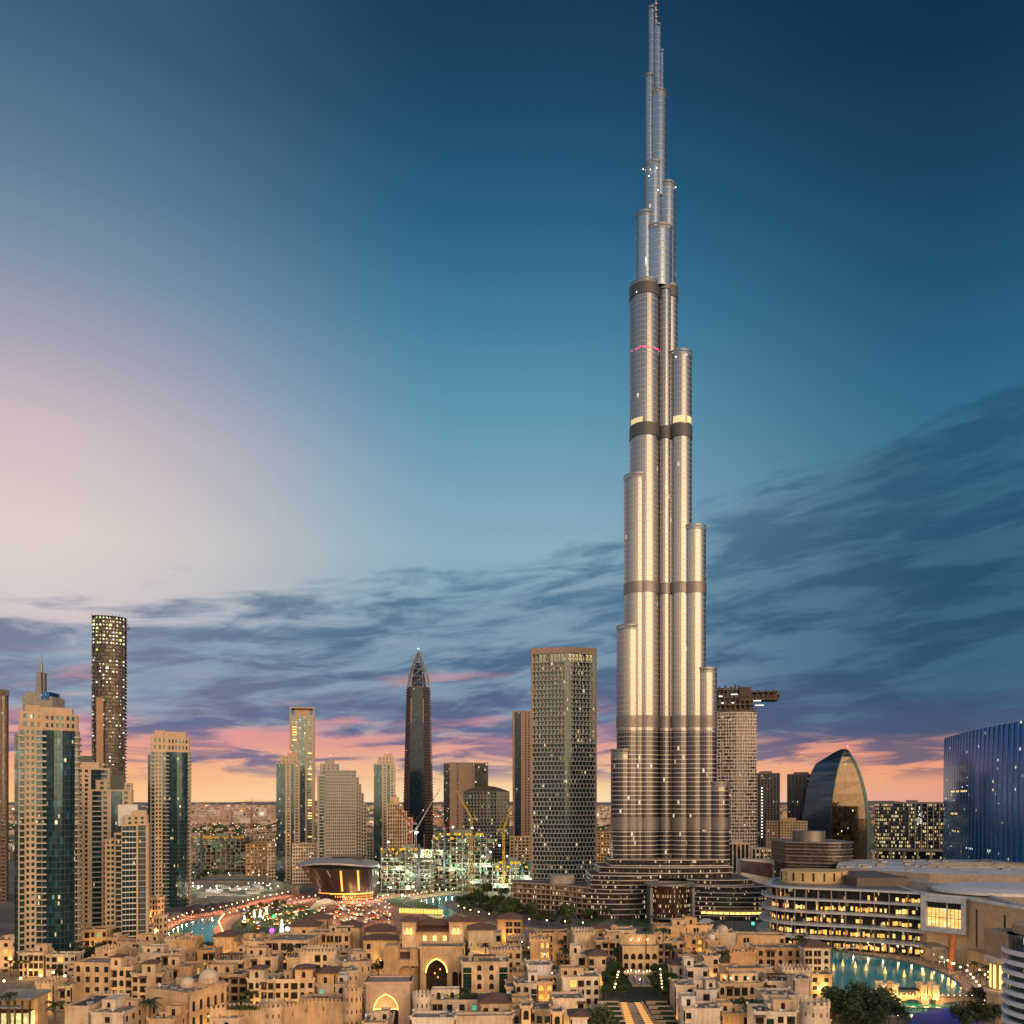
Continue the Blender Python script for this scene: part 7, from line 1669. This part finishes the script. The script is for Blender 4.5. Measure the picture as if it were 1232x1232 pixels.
for px, py, Y, k, lab in ((777, 1117, 432, 2, 'tall palm rising over the left half of the palace terrace'), (798, 1118, 436, 1, 'tall palm rising over the right half of the palace terrace'), (12, 1196, 345, 1, 'palm in front of the lit garden restaurant'), (67, 1206, 334, 2, 'palm beside the golden lit corner of the garden restaurant'), (140, 1118, 540, 0, 'palm at the foot of the gridded tower')):
    q = 1.35; plant(PALMS[k], gx(px, Y), Y, max(0, gz(py, Y) - (7.5, 9, 10.5)[k] * q - .5), lab, None, q)
for px, Y, lab, sc in ((716, 335, 'bright green leafy tree left of the garden terraces', 1.5), (724, 322, 'large leafy tree at the bottom edge left of the lit cascade', 1.6), (707, 326, 'leafy tree at the bottom edge beside the pale corner block', 1.3), (902, 352, 'leafy tree before the red arched openings of the curved terrace house', 1.3), (868, 365, 'small leafy tree at the left corner of the curved terrace house', 1.0), (330, 352, 'small garden tree before the turreted hotel front', .8), (372, 356, 'garden tree at the right end of the turreted hotel front', .8)):
    plant(TREES[3 if sc > 1.2 else 1], gx(px, Y), Y, 0, lab, None, sc)
def hedge(label, x0, x1, y, Y, z, d=3.0, h=2.0):
    W = (x1 - x0) / F * Y; t = thing('hedge', label, 'hedge', (gx((x0 + x1) / 2, Y), Y, z)); rr = random.Random(int(x0)); c = MB()
    for _ in range(int(W * 70)):
        p = Vector((rr.uniform(-W / 2, W / 2), rr.uniform(-d / 2, d / 2), rr.uniform(0, h) * rr.uniform(.6, 1.0))); u = Vector((rr.gauss(0, 1), rr.gauss(0, 1), rr.gauss(0, .6))).normalized(); w = u.orthogonal(); s = rr.uniform(.2, .42)
        c.face([p - u * s, p + w * s * .6, p + u * s, p - w * s * .6])
    c.build('foliage', LEAF, t)
hedge('dark roof hedge behind the pale wall house right of the round gate tower', 515, 580, 1200, 356, 14.3, 5, 2.6)
hedge('dark hedge under the four-storey hotel wing', 92, 134, 1206, 384, 3.2, 2.4, 1.6)
hedge('trailing hedge on top of the left fort wall', 252, 316, 1205, 336, 14.5, 2, 1.8)

# ------------------------------------------------------------------ lamps, people, stalls
def lamp_mesh(h, r, em): 
    p = MB(); p.tube((0, 0, 0), (0, 0, h - r), .11, .07, 6); a = p.mesh('post', DARKM); g = MB(); g.dome((0, 0, h), r, r, 10, 6, 0, True); return a, g.mesh('lamp_globe', em)
L_WARM = lamp_mesh(5.0, .42, EWARM); L_BIG = lamp_mesh(7.0, .55, emit('bright_lamp', (1, .62, .26), 6)); L_AMB = lamp_mesh(4.2, .36, emit('amber_lamp', (1, .50, .20), 8)); L_PIN = lamp_mesh(3.4, .30, emit('rose_lamp', (1, .55, .40), 7))
def lamp(kind, x, y, z, label, group): 
    t = thing('street_lamp', label, 'street lamp', (x, y, z), 0, group); put('post', kind[0], t); put('lamp_globe', kind[1], t)
def lamp_row(kind, pts, n, label, group, every=3, watts=160, col=(1, .62, .28), jit=0.0, z=0):
    rr = random.Random(n); P = [Vector(gp(*p, z)) for p in pts]; seg = [(b - a).length for a, b in zip(P, P[1:])]; tot = sum(seg)
    for i in range(n):
        d = tot * (i + .5) / n; k = 0
        while d > seg[k] and k < len(seg) - 1: d -= seg[k]; k += 1
        p = P[k].lerp(P[k + 1], d / seg[k]); x, y = p.x + rr.uniform(-jit, jit), p.y + rr.uniform(-jit, jit); lamp(kind, x, y, z, label, group)
        if i % every == 0: point_lamp((x, y - .8, z + 4.2), watts, col, .4)
lamp_row(L_AMB, [(178, 1140), (196, 1117), (228, 1103), (262, 1098), (310, 1085), (350, 1077)], 30, 'street lamp with a warm globe along the curved canal promenade', 'lamps along the canal promenade', 1, 2200, (1, .48, .22))
lamp_row(L_AMB, [(268, 1128), (263, 1114), (270, 1105), (300, 1098), (340, 1090)], 18, 'street lamp with a warm globe between the canal and the festival park', 'lamps between canal and park', 1, 1800, (1, .45, .20))
lamp_row(L_PIN, [(345, 1087), (380, 1081), (440, 1086), (470, 1080)], 16, 'rose-lit street lamp on the boulevard before the opera house', 'lamps on the opera boulevard', 1, 3000, (1, .55, .38))
lamp_row(L_BIG, [(548, 1098), (570, 1106), (600, 1112), (640, 1117), (690, 1120), (712, 1122)], 11, 'bright globe lamp on the path behind the brown souk roofs', 'lamps behind the souk roofs', 1, 300)
lamp_row(L_WARM, [(485, 1085), (510, 1079), (548, 1075)], 10, 'warm lamp along the far bank of the middle basin', 'lamps on the basin bank', 1, 900, (1, .45, .22))
lamp_row(L_BIG, [(1000, 1141), (1040, 1146), (1090, 1153), (1130, 1164), (1165, 1184), (1180, 1205)], 17, 'globe lamp on the promenade between the lake and the mall', 'lamps on the lake promenade', 1, 420, (1, .66, .34))
lamp_row(L_WARM, [(1145, 1168), (1185, 1178), (1200, 1200), (1185, 1222)], 14, 'globe lamp among the café terraces at the east end of the lake', 'lamps at the east end of the lake', 2, 420, (1, .62, .3), 3)
lamp_row(L_WARM, [(1003, 1215), (1035, 1218), (1060, 1222)], 6, 'globe lamp among the trees before the footbridge', 'lamps before the footbridge', 2, 200)
lamp_row(L_WARM, [(739, 1203), (743, 1185), (746, 1176)], 7, 'small warm lamp down the left side of the palace garden', 'lamps left in the palace garden', 2, 140, z=9.0)
lamp_row(L_WARM, [(797, 1203), (795, 1185), (794, 1176)], 7, 'small warm lamp down the right side of the palace garden', 'lamps right in the palace garden', 2, 140, z=9.0)
for i, (px, py, Y, lab) in enumerate(((25, 1177, 372, 'blazing yellow lamp by the restaurant garden, leftmost of the three'), (49, 1174, 372, 'blazing yellow lamp by the restaurant garden, middle of the three'), (64, 1170, 372, 'blazing yellow lamp by the restaurant garden, rightmost of the three'), (78, 1174, 376, 'white lamp behind the low sand gatehouse'), (5, 1180, 368, 'dim lamp behind the restaurant roof at the left edge'))):
    x, z = gx(px, Y), gz(py, Y); lamp(L_BIG, x, Y, z - 7, lab, None); point_lamp((x, Y - 1.2, z - .5), 420, (1, .62, .15), .4)
o = MB(); o.dome((0, 0, 8), 1.0, 1.0, 10, 6, 0, True); o.tube((0, 0, 0), (0, 0, 7.2), .14, .1, 6, 1); x, y = gp(906, 1124); gl = o.build('green_fountain_light', [EGREEN, DARKM], None, (x, y, 0)); tag(gl, 'brilliant green spotlight on a mast left of the mall', 'spotlight'); point_lamp((x, y - 1.5, 7), 2600, (.03, 1, .2), .5)
# terrace lamps that belong to single houses
for px, py, Y, c in ((866, 1174, 385, 0), (872, 1176, 382, 0), (880, 1177, 378, 0), (900, 1177, 376, 0), (655, 1148, 430, 0), (664, 1171, 398, 0), (984, 1190, 408, 0), (993, 1189, 410, 0), (873, 1119, 528, 0), (795, 1112, 540, 0), (917, 1133, 520, 0), (621, 1173, 415, 0), (628, 1133, 480, 0), (636, 1140, 470, 0), (705, 1178, 400, 0), (866, 1226, 340, 0)):
    z = gz(py, Y); t = thing('wall_lantern', 'small golden lantern glowing on an old-town roof terrace', 'lantern', (gx(px, Y), Y, z), 0, 'lanterns on old-town terraces'); m = MB(); m.dome((0, 0, 0), .34, .4, 8, 5, 0, True); m.build('glass_globe', EWARM, t); b = MB(); b.box(-.12, .12, -.12, .12, -1.6, -.34); b.build('bracket', DARKM, t)
    point_lamp((gx(px, Y), Y - .9, z + .2), 130, (1, .58, .16), .2)

def person_shape(mb, x, y, z, h, m):
    mb.loft([[(x + .16 * math.cos(a) * q, y + .12 * math.sin(a) * q, z + h * f) for a in (0, 1.05, 2.1, 3.14, 4.2, 5.2)] for f, q in ((0, .8), (.45, 1.1), (.6, 1.2), (.8, 1.5), (.86, .5), (.9, .75), (1.0, .4))], m, True, True)
CLOTH = [solid('cloth_%d' % i, c, .8, 0, .05) for i, c in enumerate(((.6, .6, .58), (.03, .03, .04), (.4, .06, .05), (.06, .12, .35), (.45, .3, .1), (.3, .28, .26)))]
def crowd(name, label, areas, n, seed):
    rr = random.Random(seed); mb = MB()
    for _ in range(n): (x0, x1, y0, y1) = rr.choice(areas); x, y = gp(rr.uniform(x0, x1), rr.uniform(y0, y1)); person_shape(mb, x, y, .15, rr.uniform(1.5, 1.85), rr.randrange(6))
    o = mb.build(name, CLOTH); tag(o, label, 'crowd', None, 'stuff')
crowd('festival_crowd', 'dense crowd of visitors in the festival park and on the boulevard', [(285, 380, 1090, 1122), (380, 480, 1086, 1125), (345, 470, 1080, 1088), (180, 262, 1100, 1112)], 1100, 5)
crowd('promenade_crowd', 'strollers on the lake promenade and the footbridge bank', [(1000, 1180, 1142, 1158), (1140, 1200, 1165, 1215)], 260, 6)
# stalls, lit figures and the shell stage
rr = random.Random(77)
STC = (('red', (.45, .03, .03)), ('blue', (.03, .08, .40)), ('yellow', (.60, .36, .03)), ('white', (.6, .58, .55)), ('green', (.03, .28, .10)), ('orange', (.55, .18, .03)), ('purple', (.18, .04, .35)))
stalls = {}
for nm, c in STC:
    a = MB(); a.loft([[(-1.9, -1.9, 2.3), (1.9, -1.9, 2.3), (1.9, 1.9, 2.3), (-1.9, 1.9, 2.3)], [(-1.9, -1.9, 2.6), (1.9, -1.9, 2.6), (1.9, 1.9, 2.6), (-1.9, 1.9, 2.6)], [(-.1, -.1, 3.7), (.1, -.1, 3.7), (.1, .1, 3.7), (-.1, .1, 3.7)]]); b = MB()
    for sx in (-1.8, 1.8):
        for sy in (-1.8, 1.8): b.tube((sx, sy, 0), (sx, sy, 2.35), .06, .06, 5)
    for q in (-1.8, 1.8): b.box(q - .06, q + .06, -1.86, 1.86, 2.24, 2.34); b.box(-1.86, 1.86, q - .06, q + .06, 2.24, 2.34)
    ct = MB(); ct.box(-1.7, 1.7, -1.6, -1.0, .0, 1.0); l = MB(); l.box(-1.0, 1.0, .8, 1.0, 1.2, 1.7)
    stalls[nm] = (a.mesh('canopy', solid(nm + '_canvas', c, .7, 0, .1)), b.mesh('frame', WOOD), ct.mesh('counter', WOOD), l.mesh('lit_display', emit(nm + '_display', (1, .66, .25) if nm != 'purple' else (.7, .2, 1), 1.4)))
def stall(nm, px, py, place, group):
    x, y = gp(px, py); t = thing('market_stall', nm + ' canopied market stall with a lit display ' + place, 'market stall', (x, y, .14), rr.uniform(-.5, .5), nm + ' ' + group)
    for n_, me in zip(('canopy', 'frame', 'counter', 'lit_display'), stalls[nm]): put(n_, me, t)
for i in range(38): stall(STC[rr.randrange(6)][0], rr.uniform(292, 378), rr.choice((rr.uniform(1091, 1104), rr.uniform(1095, 1120))), 'in the festival park', 'stalls in the festival park')
for i in range(48): stall(STC[(0, 3, 3, 5, 2)[rr.randrange(5)]][0], rr.uniform(382, 472), rr.uniform(1089, 1122), 'in the fairground before the opera', 'stalls in the fairground')
for i in range(26): x, y = gp(rr.uniform(292, 372), rr.uniform(1092, 1118)); point_lamp((x, y, 4.5), 800, rr.choice(((1, .7, .35), (1, .8, .5), (1, .55, .2))), .4)
for i in range(30): x, y = gp(rr.uniform(384, 470), rr.uniform(1088, 1122)); point_lamp((x, y, 5), 1100, rr.choice(((1, .62, .3), (1, .7, .4), (1, .45, .3))), .4)
for i in range(56):
    x, y = gp(rr.uniform(380, 474), rr.uniform(1087, 1124)); lamp((L_WARM, L_AMB, L_PIN, L_PIN)[i % 4], x, y, 0, ('white-gold', 'amber', 'rose', 'rose')[i % 4] + ' globe lamp among the fairground stalls', ('white-gold', 'amber', 'rose', 'rose')[i % 4] + ' lamps in the fairground')
for i in range(36):
    x, y = gp(rr.uniform(290, 376), rr.uniform(1091, 1121)); lamp((L_WARM, L_AMB)[i % 2], x, y, 0, ('white-gold', 'amber')[i % 2] + ' globe lamp among the festival park stalls', ('white-gold', 'amber')[i % 2] + ' lamps in the festival park')
for px, py, lab in ((294, 1112, 'glowing white figure sculpture at the west edge of the festival park'), (306, 1105, 'tall glowing white figure sculpture by the yellow stalls'), (313, 1104, 'second tall glowing white figure sculpture by the yellow stalls'), (321, 1101, 'glowing white figure sculpture in the middle of the park lawn'), (339, 1122, 'large glowing white figure sculpture near the hipped pavilions')):
    x, y = gp(px, py); t = thing('light_sculpture', lab, 'sculpture', (x, y, .14)); m = MB(); q = 1.5 if py > 1115 else 1.1
    m.loft([[(r_ * q * math.cos(a), r_ * q * math.sin(a), z * q) for a in [6.283 * i / 10 for i in range(10)]] for z, r_ in ((0, 1.0), (.8, 1.2), (2.4, .8), (4.2, .9), (5.0, .35), (5.4, .6), (6.2, .55), (6.8, .1))], 0, True, True)
    m.build('figure', emit('figure_white', (1, .93, .85), 1.1), t); b = MB(); b.prism(ellipse(0, 0, 1.4 * q, 1.4 * q, 14), -.1, .25); b.build('plinth', CONC, t); point_lamp((x, y - 2, 4), 500, (1, .9, .8), .6)
for px, py, c, lab in ((330, 1106, (.05, 1, .3), 'glowing green globe on the festival park lawn'), (327, 1123, (.5, .1, 1), 'glowing purple globe at the near edge of the festival park'), (346, 1121, (1, .95, 1), 'big glowing white globe beside the large figure sculpture')):
    x, y = gp(px, py); t = thing('light_globe', lab, 'globe light', (x, y, .14)); m = MB(); m.dome((0, 0, 2.0), 1.9, 1.9, 14, 9, 0, True); m.build('globe', emit('globe_' + lab.split()[1], c, 1.6), t); b = MB(); b.tube((0, 0, 0), (0, 0, .5), .8, .6, 12); b.build('base', DARKM, t)
def shell_stage():
    x, y = gp(394, 1098); t = thing('shell_stage', 'white shell-shaped canopy arching over the fairground stage', 'stage', (x, y, 0)); m = MB(); n = 12; secs = []
    for j in range(7):
        v = j / 6; secs.append([(-15 + 30 * u_ + 3 * v, -6 + v * 14, (3.0 + 10 * math.sin(math.pi * u_) ** .8) * (1 - .55 * v)) for u_ in [i / n for i in range(n + 1)]])
    for A, B in zip(secs, secs[1:]):
        for k in range(n): m.face([A[k], A[k + 1], B[k + 1], B[k]], None, 0, True)
    for A in (secs[0],):
        for k in range(n): m.tube(A[k], A[k + 1], .35, .35, 5)
    m.build('canopy', WHITEP, t); b = MB(); b.box(-12, 12, -3, 6, 0, 1.2); b.build('stage_deck', WOOD, t); point_lamp((x, y - 3, 4), 1500, (1, .75, .45), .5)
shell_stage()
m = MB(); m.ring(px_poly([(478, 1092), (529, 1092.5), (532, 1103), (480, 1101)]), .0, 0, .3, 0, .5); wl_ = thing('lit_terrace_wall', 'golden lit curved terrace wall below the lawn behind the left wind tower', 'wall', (gp(505, 1098)[0], gp(505, 1098)[1], 0)); m = MB(); a, b = gp(480, 1099), gp(533, 1101); O = gp(505, 1098)
m.ebox((a[0] - O[0], a[1] - O[1]), (b[0] - O[0], b[1] - O[1]), .8, 0, 0, math.hypot(a[0] - b[0], a[1] - b[1]), 0, 5.2); m.build('wall', CREAM, wl_); g2 = MB()
Lw = math.hypot(a[0] - b[0], a[1] - b[1])
for k in range(16): g2.ebox((a[0] - O[0], a[1] - O[1]), (b[0] - O[0], b[1] - O[1]), -.05, .12, k * Lw / 16 + .3, (k + 1) * Lw / 16 - .5, .8, 4.4)
g2.build('lit_niche', emit('niche_gold', (1, .58, .10), 1.5), wl_)
# parasols and boats by the lake terrace
pm = MB(); pm.loft([[(1.7 * math.cos(a), 1.7 * math.sin(a), 2.3) for a in [6.283 * i / 8 for i in range(8)]], [(.1 * math.cos(a), .1 * math.sin(a), 3.0) for a in [6.283 * i / 8 for i in range(8)]]]); pa = pm.mesh('canopy', WHITEP); pb = MB(); pb.tube((0, 0, 0), (0, 0, 2.9), .06); pb = pb.mesh('pole', DARKM)
for i in range(40):
    x, y = gp(rr.uniform(1002, 1100), 0) if False else gp(rr.uniform(1003, 1105), rr.uniform(1142, 1147)); t = thing('parasol', 'pale parasol on the café terrace between the lake and the mall', 'parasol', (x, y, .1), 0, 'parasols on the lake terrace'); put('canopy', pa, t); put('pole', pb, t)
x, y = gp(849, 1112); t = thing('marquee', 'small white peaked marquee on the plaza before the tower entrance', 'tent', (x, y, 0)); m = MB(); m.loft([[(-6, -4, 2.6), (6, -4, 2.6), (6, 4, 2.6), (-6, 4, 2.6)], [(-3.5, -.4, 4.6), (3.5, -.4, 4.6), (3.5, .4, 4.6), (-3.5, .4, 4.6)]]); m.build('canopy', WHITEP, t); b = MB(); [b.tube((sx, sy, 0), (sx, sy, 2.6), .1) for sx in (-5.8, 5.8) for sy in (-3.8, 3.8)]; b.build('pole', DARKM, t)
# floating fountains jets on the right lake
jm = MB(); jm.loft([[(r_ * math.cos(a), r_ * math.sin(a), z) for a in [6.283 * i / 10 for i in range(10)]] for z, r_ in ((0, .5), (.5, .9), (1.6, .7), (3.0, .35), (4.2, .08))], 0, True, True); jme = jm.mesh('lake_lantern', emit('lantern_gold', (1, .62, .16), 1.0))
for i, (px, py) in enumerate(((1003, 1168), (1014, 1163), (1029, 1165), (1042, 1168), (1065, 1172), (1088, 1176), (1111, 1174), (1121, 1178), (1141, 1186), (1146, 1189))):
    x, y = gp(px, py); tag(put('lake_lantern', jme, None, (x, y, .15)), 'golden teardrop lantern floating on the turquoise lake', 'lantern', 'lanterns floating on the lake')
st2 = MB(); bl = gp(1135, 1226); st2.prism([(p[0] - bl[0], p[1] - bl[1]) for p in px_poly([(1098, 1226), (1130, 1219), (1178, 1217), (1184, 1232), (1150, 1244), (1092, 1244)])], 0, 2.2); o = st2.build('blue_stage_deck', solid('blue_deck', (.01, .04, .34), .75), None, (bl[0], bl[1], 0)); tag(o, 'blue-floored waterside deck at the bottom right below the footbridge', 'deck')
point_lamp((bl[0], bl[1], 12), 600, (.15, .25, 1), 1)
q = MB(); c = gp(1085, 1216); q.box(-26, 26, -1, 1, 1.2, 2.0)
for k in range(20): q.box(-26 + k * 2.7, -25.7 + k * 2.7, -1, -.8, 2, 3); q.box(-25.6 + k * 2.7, -25.2 + k * 2.7, -.3, .3, 0, 1.2)
o = q.build('jetty', GREYM, None, (c[0], c[1], 0), R(-6)); tag(o, 'dark railed jetty over the water below the footbridge', 'jetty')

# ------------------------------------------------------------------ fillers between the houses, distant city
fr_ = random.Random(99); nf = 0; BL = [gp(p, q) for p, q in ((768, 1190),)]
for Yr in range(330, 560, 17):
    for k in range(-22, 24):
        x = k * 17 + fr_.uniform(-4, 4); y = Yr + fr_.uniform(-4, 4); px = 616 + x / y * F
        if not (75 < px < 985): continue
        if px < 150 and y > 470: continue
        if px < 300 and y > 505 or px > 500 and y > 545 or 300 <= px <= 500 and y > 520: continue
        if px > 915 and y > 455: continue
        if any((x - a) ** 2 + (y + 5 - b) ** 2 < (r + 7.5) ** 2 for a, b, r in FOOT): continue
        if 715 < px < 815 and y < 445: continue
        hh = fr_.uniform(9, 13); w = fr_.uniform(9, 13) / y * F
        house('low sand house with a flat roof, wedged between taller old-town houses', px - w / 2, px + w / 2, 0, hh, fr_.uniform(9, 13), 3, ''.join(fr_.choice('wnlwa') for _ in range(3)), fr_.choice(('flat', 'flat', 'cren')), fr_.uniform(-8, 8), fr_.choice((SAND, CREAM, ORANGE)), group='low houses between the taller ones', Y=y); nf += 1
k = 0; gr_ = random.Random(8)
for _ in range(6000):
    if k >= 52: break
    Yr = gr_.uniform(332, 520); px = gr_.uniform(80, 980); x = gx(px, Yr)
    if px < 300 and Yr > 500 or 715 < px < 815 and Yr < 445: continue
    if any((x - a) ** 2 + (Yr - b) ** 2 < (r * .86 + 1.0) ** 2 for a, b, r in FOOT): continue
    kd = gr_.choice((PALMS[1], PALMS[2], PALMS[2], TREES[0], TREES[1])); pl_ = kd in PALMS
    plant(kd, x, Yr, 0, ('tall palm rising from a lane between old-town houses' if pl_ else 'bushy tree growing in a lane between old-town houses'), 'palms in the lanes' if pl_ else 'trees in the lanes', gr_.uniform(1.2, 1.7)); FOOT.append((x, Yr, 4)); k += 1
print('fillers', nf, k)
def far_mesh(seed):
    rr = random.Random(seed); m = MB(); W, D, H = rr.uniform(16, 34), rr.uniform(14, 26), rr.uniform(7, 15)
    m.box(-W / 2, W / 2, 0, D, 0, H); m.ring(rect(-W / 2, W / 2, 0, D), .2, H, H + .9, 0, .4); m.box(-W * .2, W * .1, D * .3, D * .7, H, H + 3)
    for r in range(int(H / 3.6)):
        for k in range(int(W / 3.4)):
            if rr.random() < .8: x = -W / 2 + 1 + k * 3.4; m.box(x, x + 1.7, -.08, .0, 1 + r * 3.5, 2.9 + r * 3.5, 2 if rr.random() < .07 else 1)
    return m
FARM = [stone('far_render_%d' % i, c, .1, .05) for i, c in enumerate(((.40, .27, .20), (.46, .34, .27), (.33, .23, .18), (.50, .44, .40)))]
FARW = emit('far_window', (1, .75, .45), 1.2)
far = [far_mesh(300 + i).mesh('distant_house', [FARM[i % 4], DARKG, FARW]) for i in range(10)]
rr = random.Random(123); GAPS = [(-8, 20, 2), (226, 335, 9), (376, 386, 1), (438, 452, 1), (474, 490, 1), (518, 536, 1.2), (610, 620, 1), (640, 644, .3), (714, 742, 2), (918, 952, 1.5), (982, 990, .5), (1048, 1062, 1)]
gw = [(b - a) * w for a, b, w in GAPS]
def far_spot(lo, hi):
    a, b, w = rr.choices(GAPS, gw)[0]; px = rr.uniform(a, b); py = rr.uniform(lo, hi); Y = gY(py); return gx(px, Y), Y
n = 0
while n < 290:
    x, Y = far_spot(982, 1040) if n < 200 else far_spot(974, 983)
    if Y < 1130 : continue
    tag(put('distant_house', far[n % 10], None, (x, Y, 0), rr.uniform(-.5, .5)), ('brown', 'beige', 'dark tan', 'white')[(n % 10) % 4] + ' low house in the distant city near the horizon', 'house', ('brown', 'beige', 'dark tan', 'white')[(n % 10) % 4] + ' houses in the distant city'); n += 1
mass = MB()
for _ in range(2600):
    a, b, w = rr.choices(GAPS, gw)[0] if rr.random() < .8 else (-30, 1260, 1); px = rr.uniform(a, b); Y = 3200 * (1 + 5.5 * rr.random() ** 1.6); x = gx(px, Y); q = rr.uniform(.6, 1.0) * (Y / 3200) ** .45; W, D, H = rr.uniform(18, 60) * q, rr.uniform(16, 40) * q, rr.uniform(8, 22) * (1.0 if rr.random() < .96 else 2.6)
    mass.box(x - W / 2, x + W / 2, Y, Y + D, 0, H, rr.randrange(4))
    if rr.random() < .5: mass.box(x - W * .3, x + W * .1, Y - .3, Y, H * .35, H * .6, rr.choice((4, 4, 5)))
tag(mass.build('far_city', FARM + [DARKG, FARW]), 'mass of small pale houses filling the plain out to the horizon', 'city', None, 'stuff')
tm = MB()
for _ in range(1500):
    a, b, w = rr.choices(GAPS, gw)[0]; px = rr.uniform(a, b); Y = gY(rr.uniform(968, 1036)); x = gx(px, Y)
    if Y < 1130: continue
    k = rr.uniform(.8, 1.4) * (Y / 2000) ** .4
    for _ in range(12):
        p = Vector((x + rr.gauss(0, 5) * k, Y + rr.gauss(0, 4), rr.uniform(1.5, 8) * k)); u = Vector((rr.gauss(0, 1), rr.gauss(0, .5), rr.gauss(0, .7))).normalized(); w_ = u.orthogonal().normalized(); s = rr.uniform(1.6, 3.4) * k; tm.face([p - u * s, p + w_ * s * .7, p + u * s, p - w_ * s * .7])
tag(tm.build('far_trees', LEAF), 'dark trees scattered through the distant city', 'trees', None, 'stuff')
lm = MB()
for _ in range(420):
    a, b, w = rr.choices(GAPS, gw)[0]; px = rr.uniform(a, b); Y = gY(rr.uniform(970, 1036)); k = max(.5, Y / 2600)
    lm.dome((gx(px, Y), Y - 3, rr.uniform(8, 14)), .8 * k, .8 * k, 6, 4, rr.choice((0, 0, 0, 1)), True)
tag(lm.build('far_lights', [emit('far_warm', (1, .68, .36), 4), emit('far_white', (.9, 1, .95), 4)]), 'tiny warm street lights sprinkled over the distant city', 'lights', None, 'stuff')
hl = MB(); pts = []
for i in range(80): x = -16000 + 32000 * i / 79; pts.append((x, 15500, 60 + 22 * math.sin(i * .7) + 18 * math.sin(i * 1.9 + 1) + rr.uniform(-8, 8)))
for a, b in zip(pts, pts[1:]): hl.hexa([(a[0], a[1] - 900, 0), (b[0], b[1] - 900, 0), (b[0], b[1] + 900, 0), (a[0], a[1] + 900, 0)], [(a[0], a[1] - 200, max(20, a[2])), (b[0], b[1] - 200, max(20, b[2])), (b[0], b[1] + 300, max(20, b[2])), (a[0], a[1] + 300, max(20, a[2]))])
tag(hl.build('hills', solid('far_ridge', (.16, .14, .13), .95)), kind='structure')
# low blocks between the middle-distance towers
for lab, x0, x1, yt, Y, d, nb in (('long cream low-rise at the foot of the red-beacon sandstone tower', 352, 384, 1016, 990, 30, 10), ('cream courtyard block left of the red-beacon sandstone tower', 322, 352, 1015, 1030, 30, 8), ('pink-lit low terrace block in the gap left of the supertall tower', 718, 738, 1002, 1300, 40, 5), ('pale bow-windowed block below the pink-lit terrace block', 718, 738, 1014, 1150, 30, 5),
    ('orange-lit low hall between the tan slim tower and the building sites', 613, 642, 1008, 1010, 26, 6), ('long low market hall with a white striped roof beyond the sunken works', 296, 334, 1006, 1150, 50, 8), ('pink-lit low car-park building beyond the sunken works', 296, 330, 1016, 1090, 40, 7), ('low dark podium wall under the middle-distance towers', 440, 458, 1010, 1080, 30, 4)):
    simple_tower(lab, x0, x1, yt, Y, d, rep('p1 w2', nb) + bays('p1'), rep('p1 w2', 5), wall=ORANGE if 'lit' in lab else CREAM, glz=glass('low_block_glass', (.04, .045, .05), .3, .15, 2.2, 4.2, .22 if 'lit' in lab else .08, (1, .62, .3), 1.4, .7, .3), fh=4.2, name='low_block', cat='building')
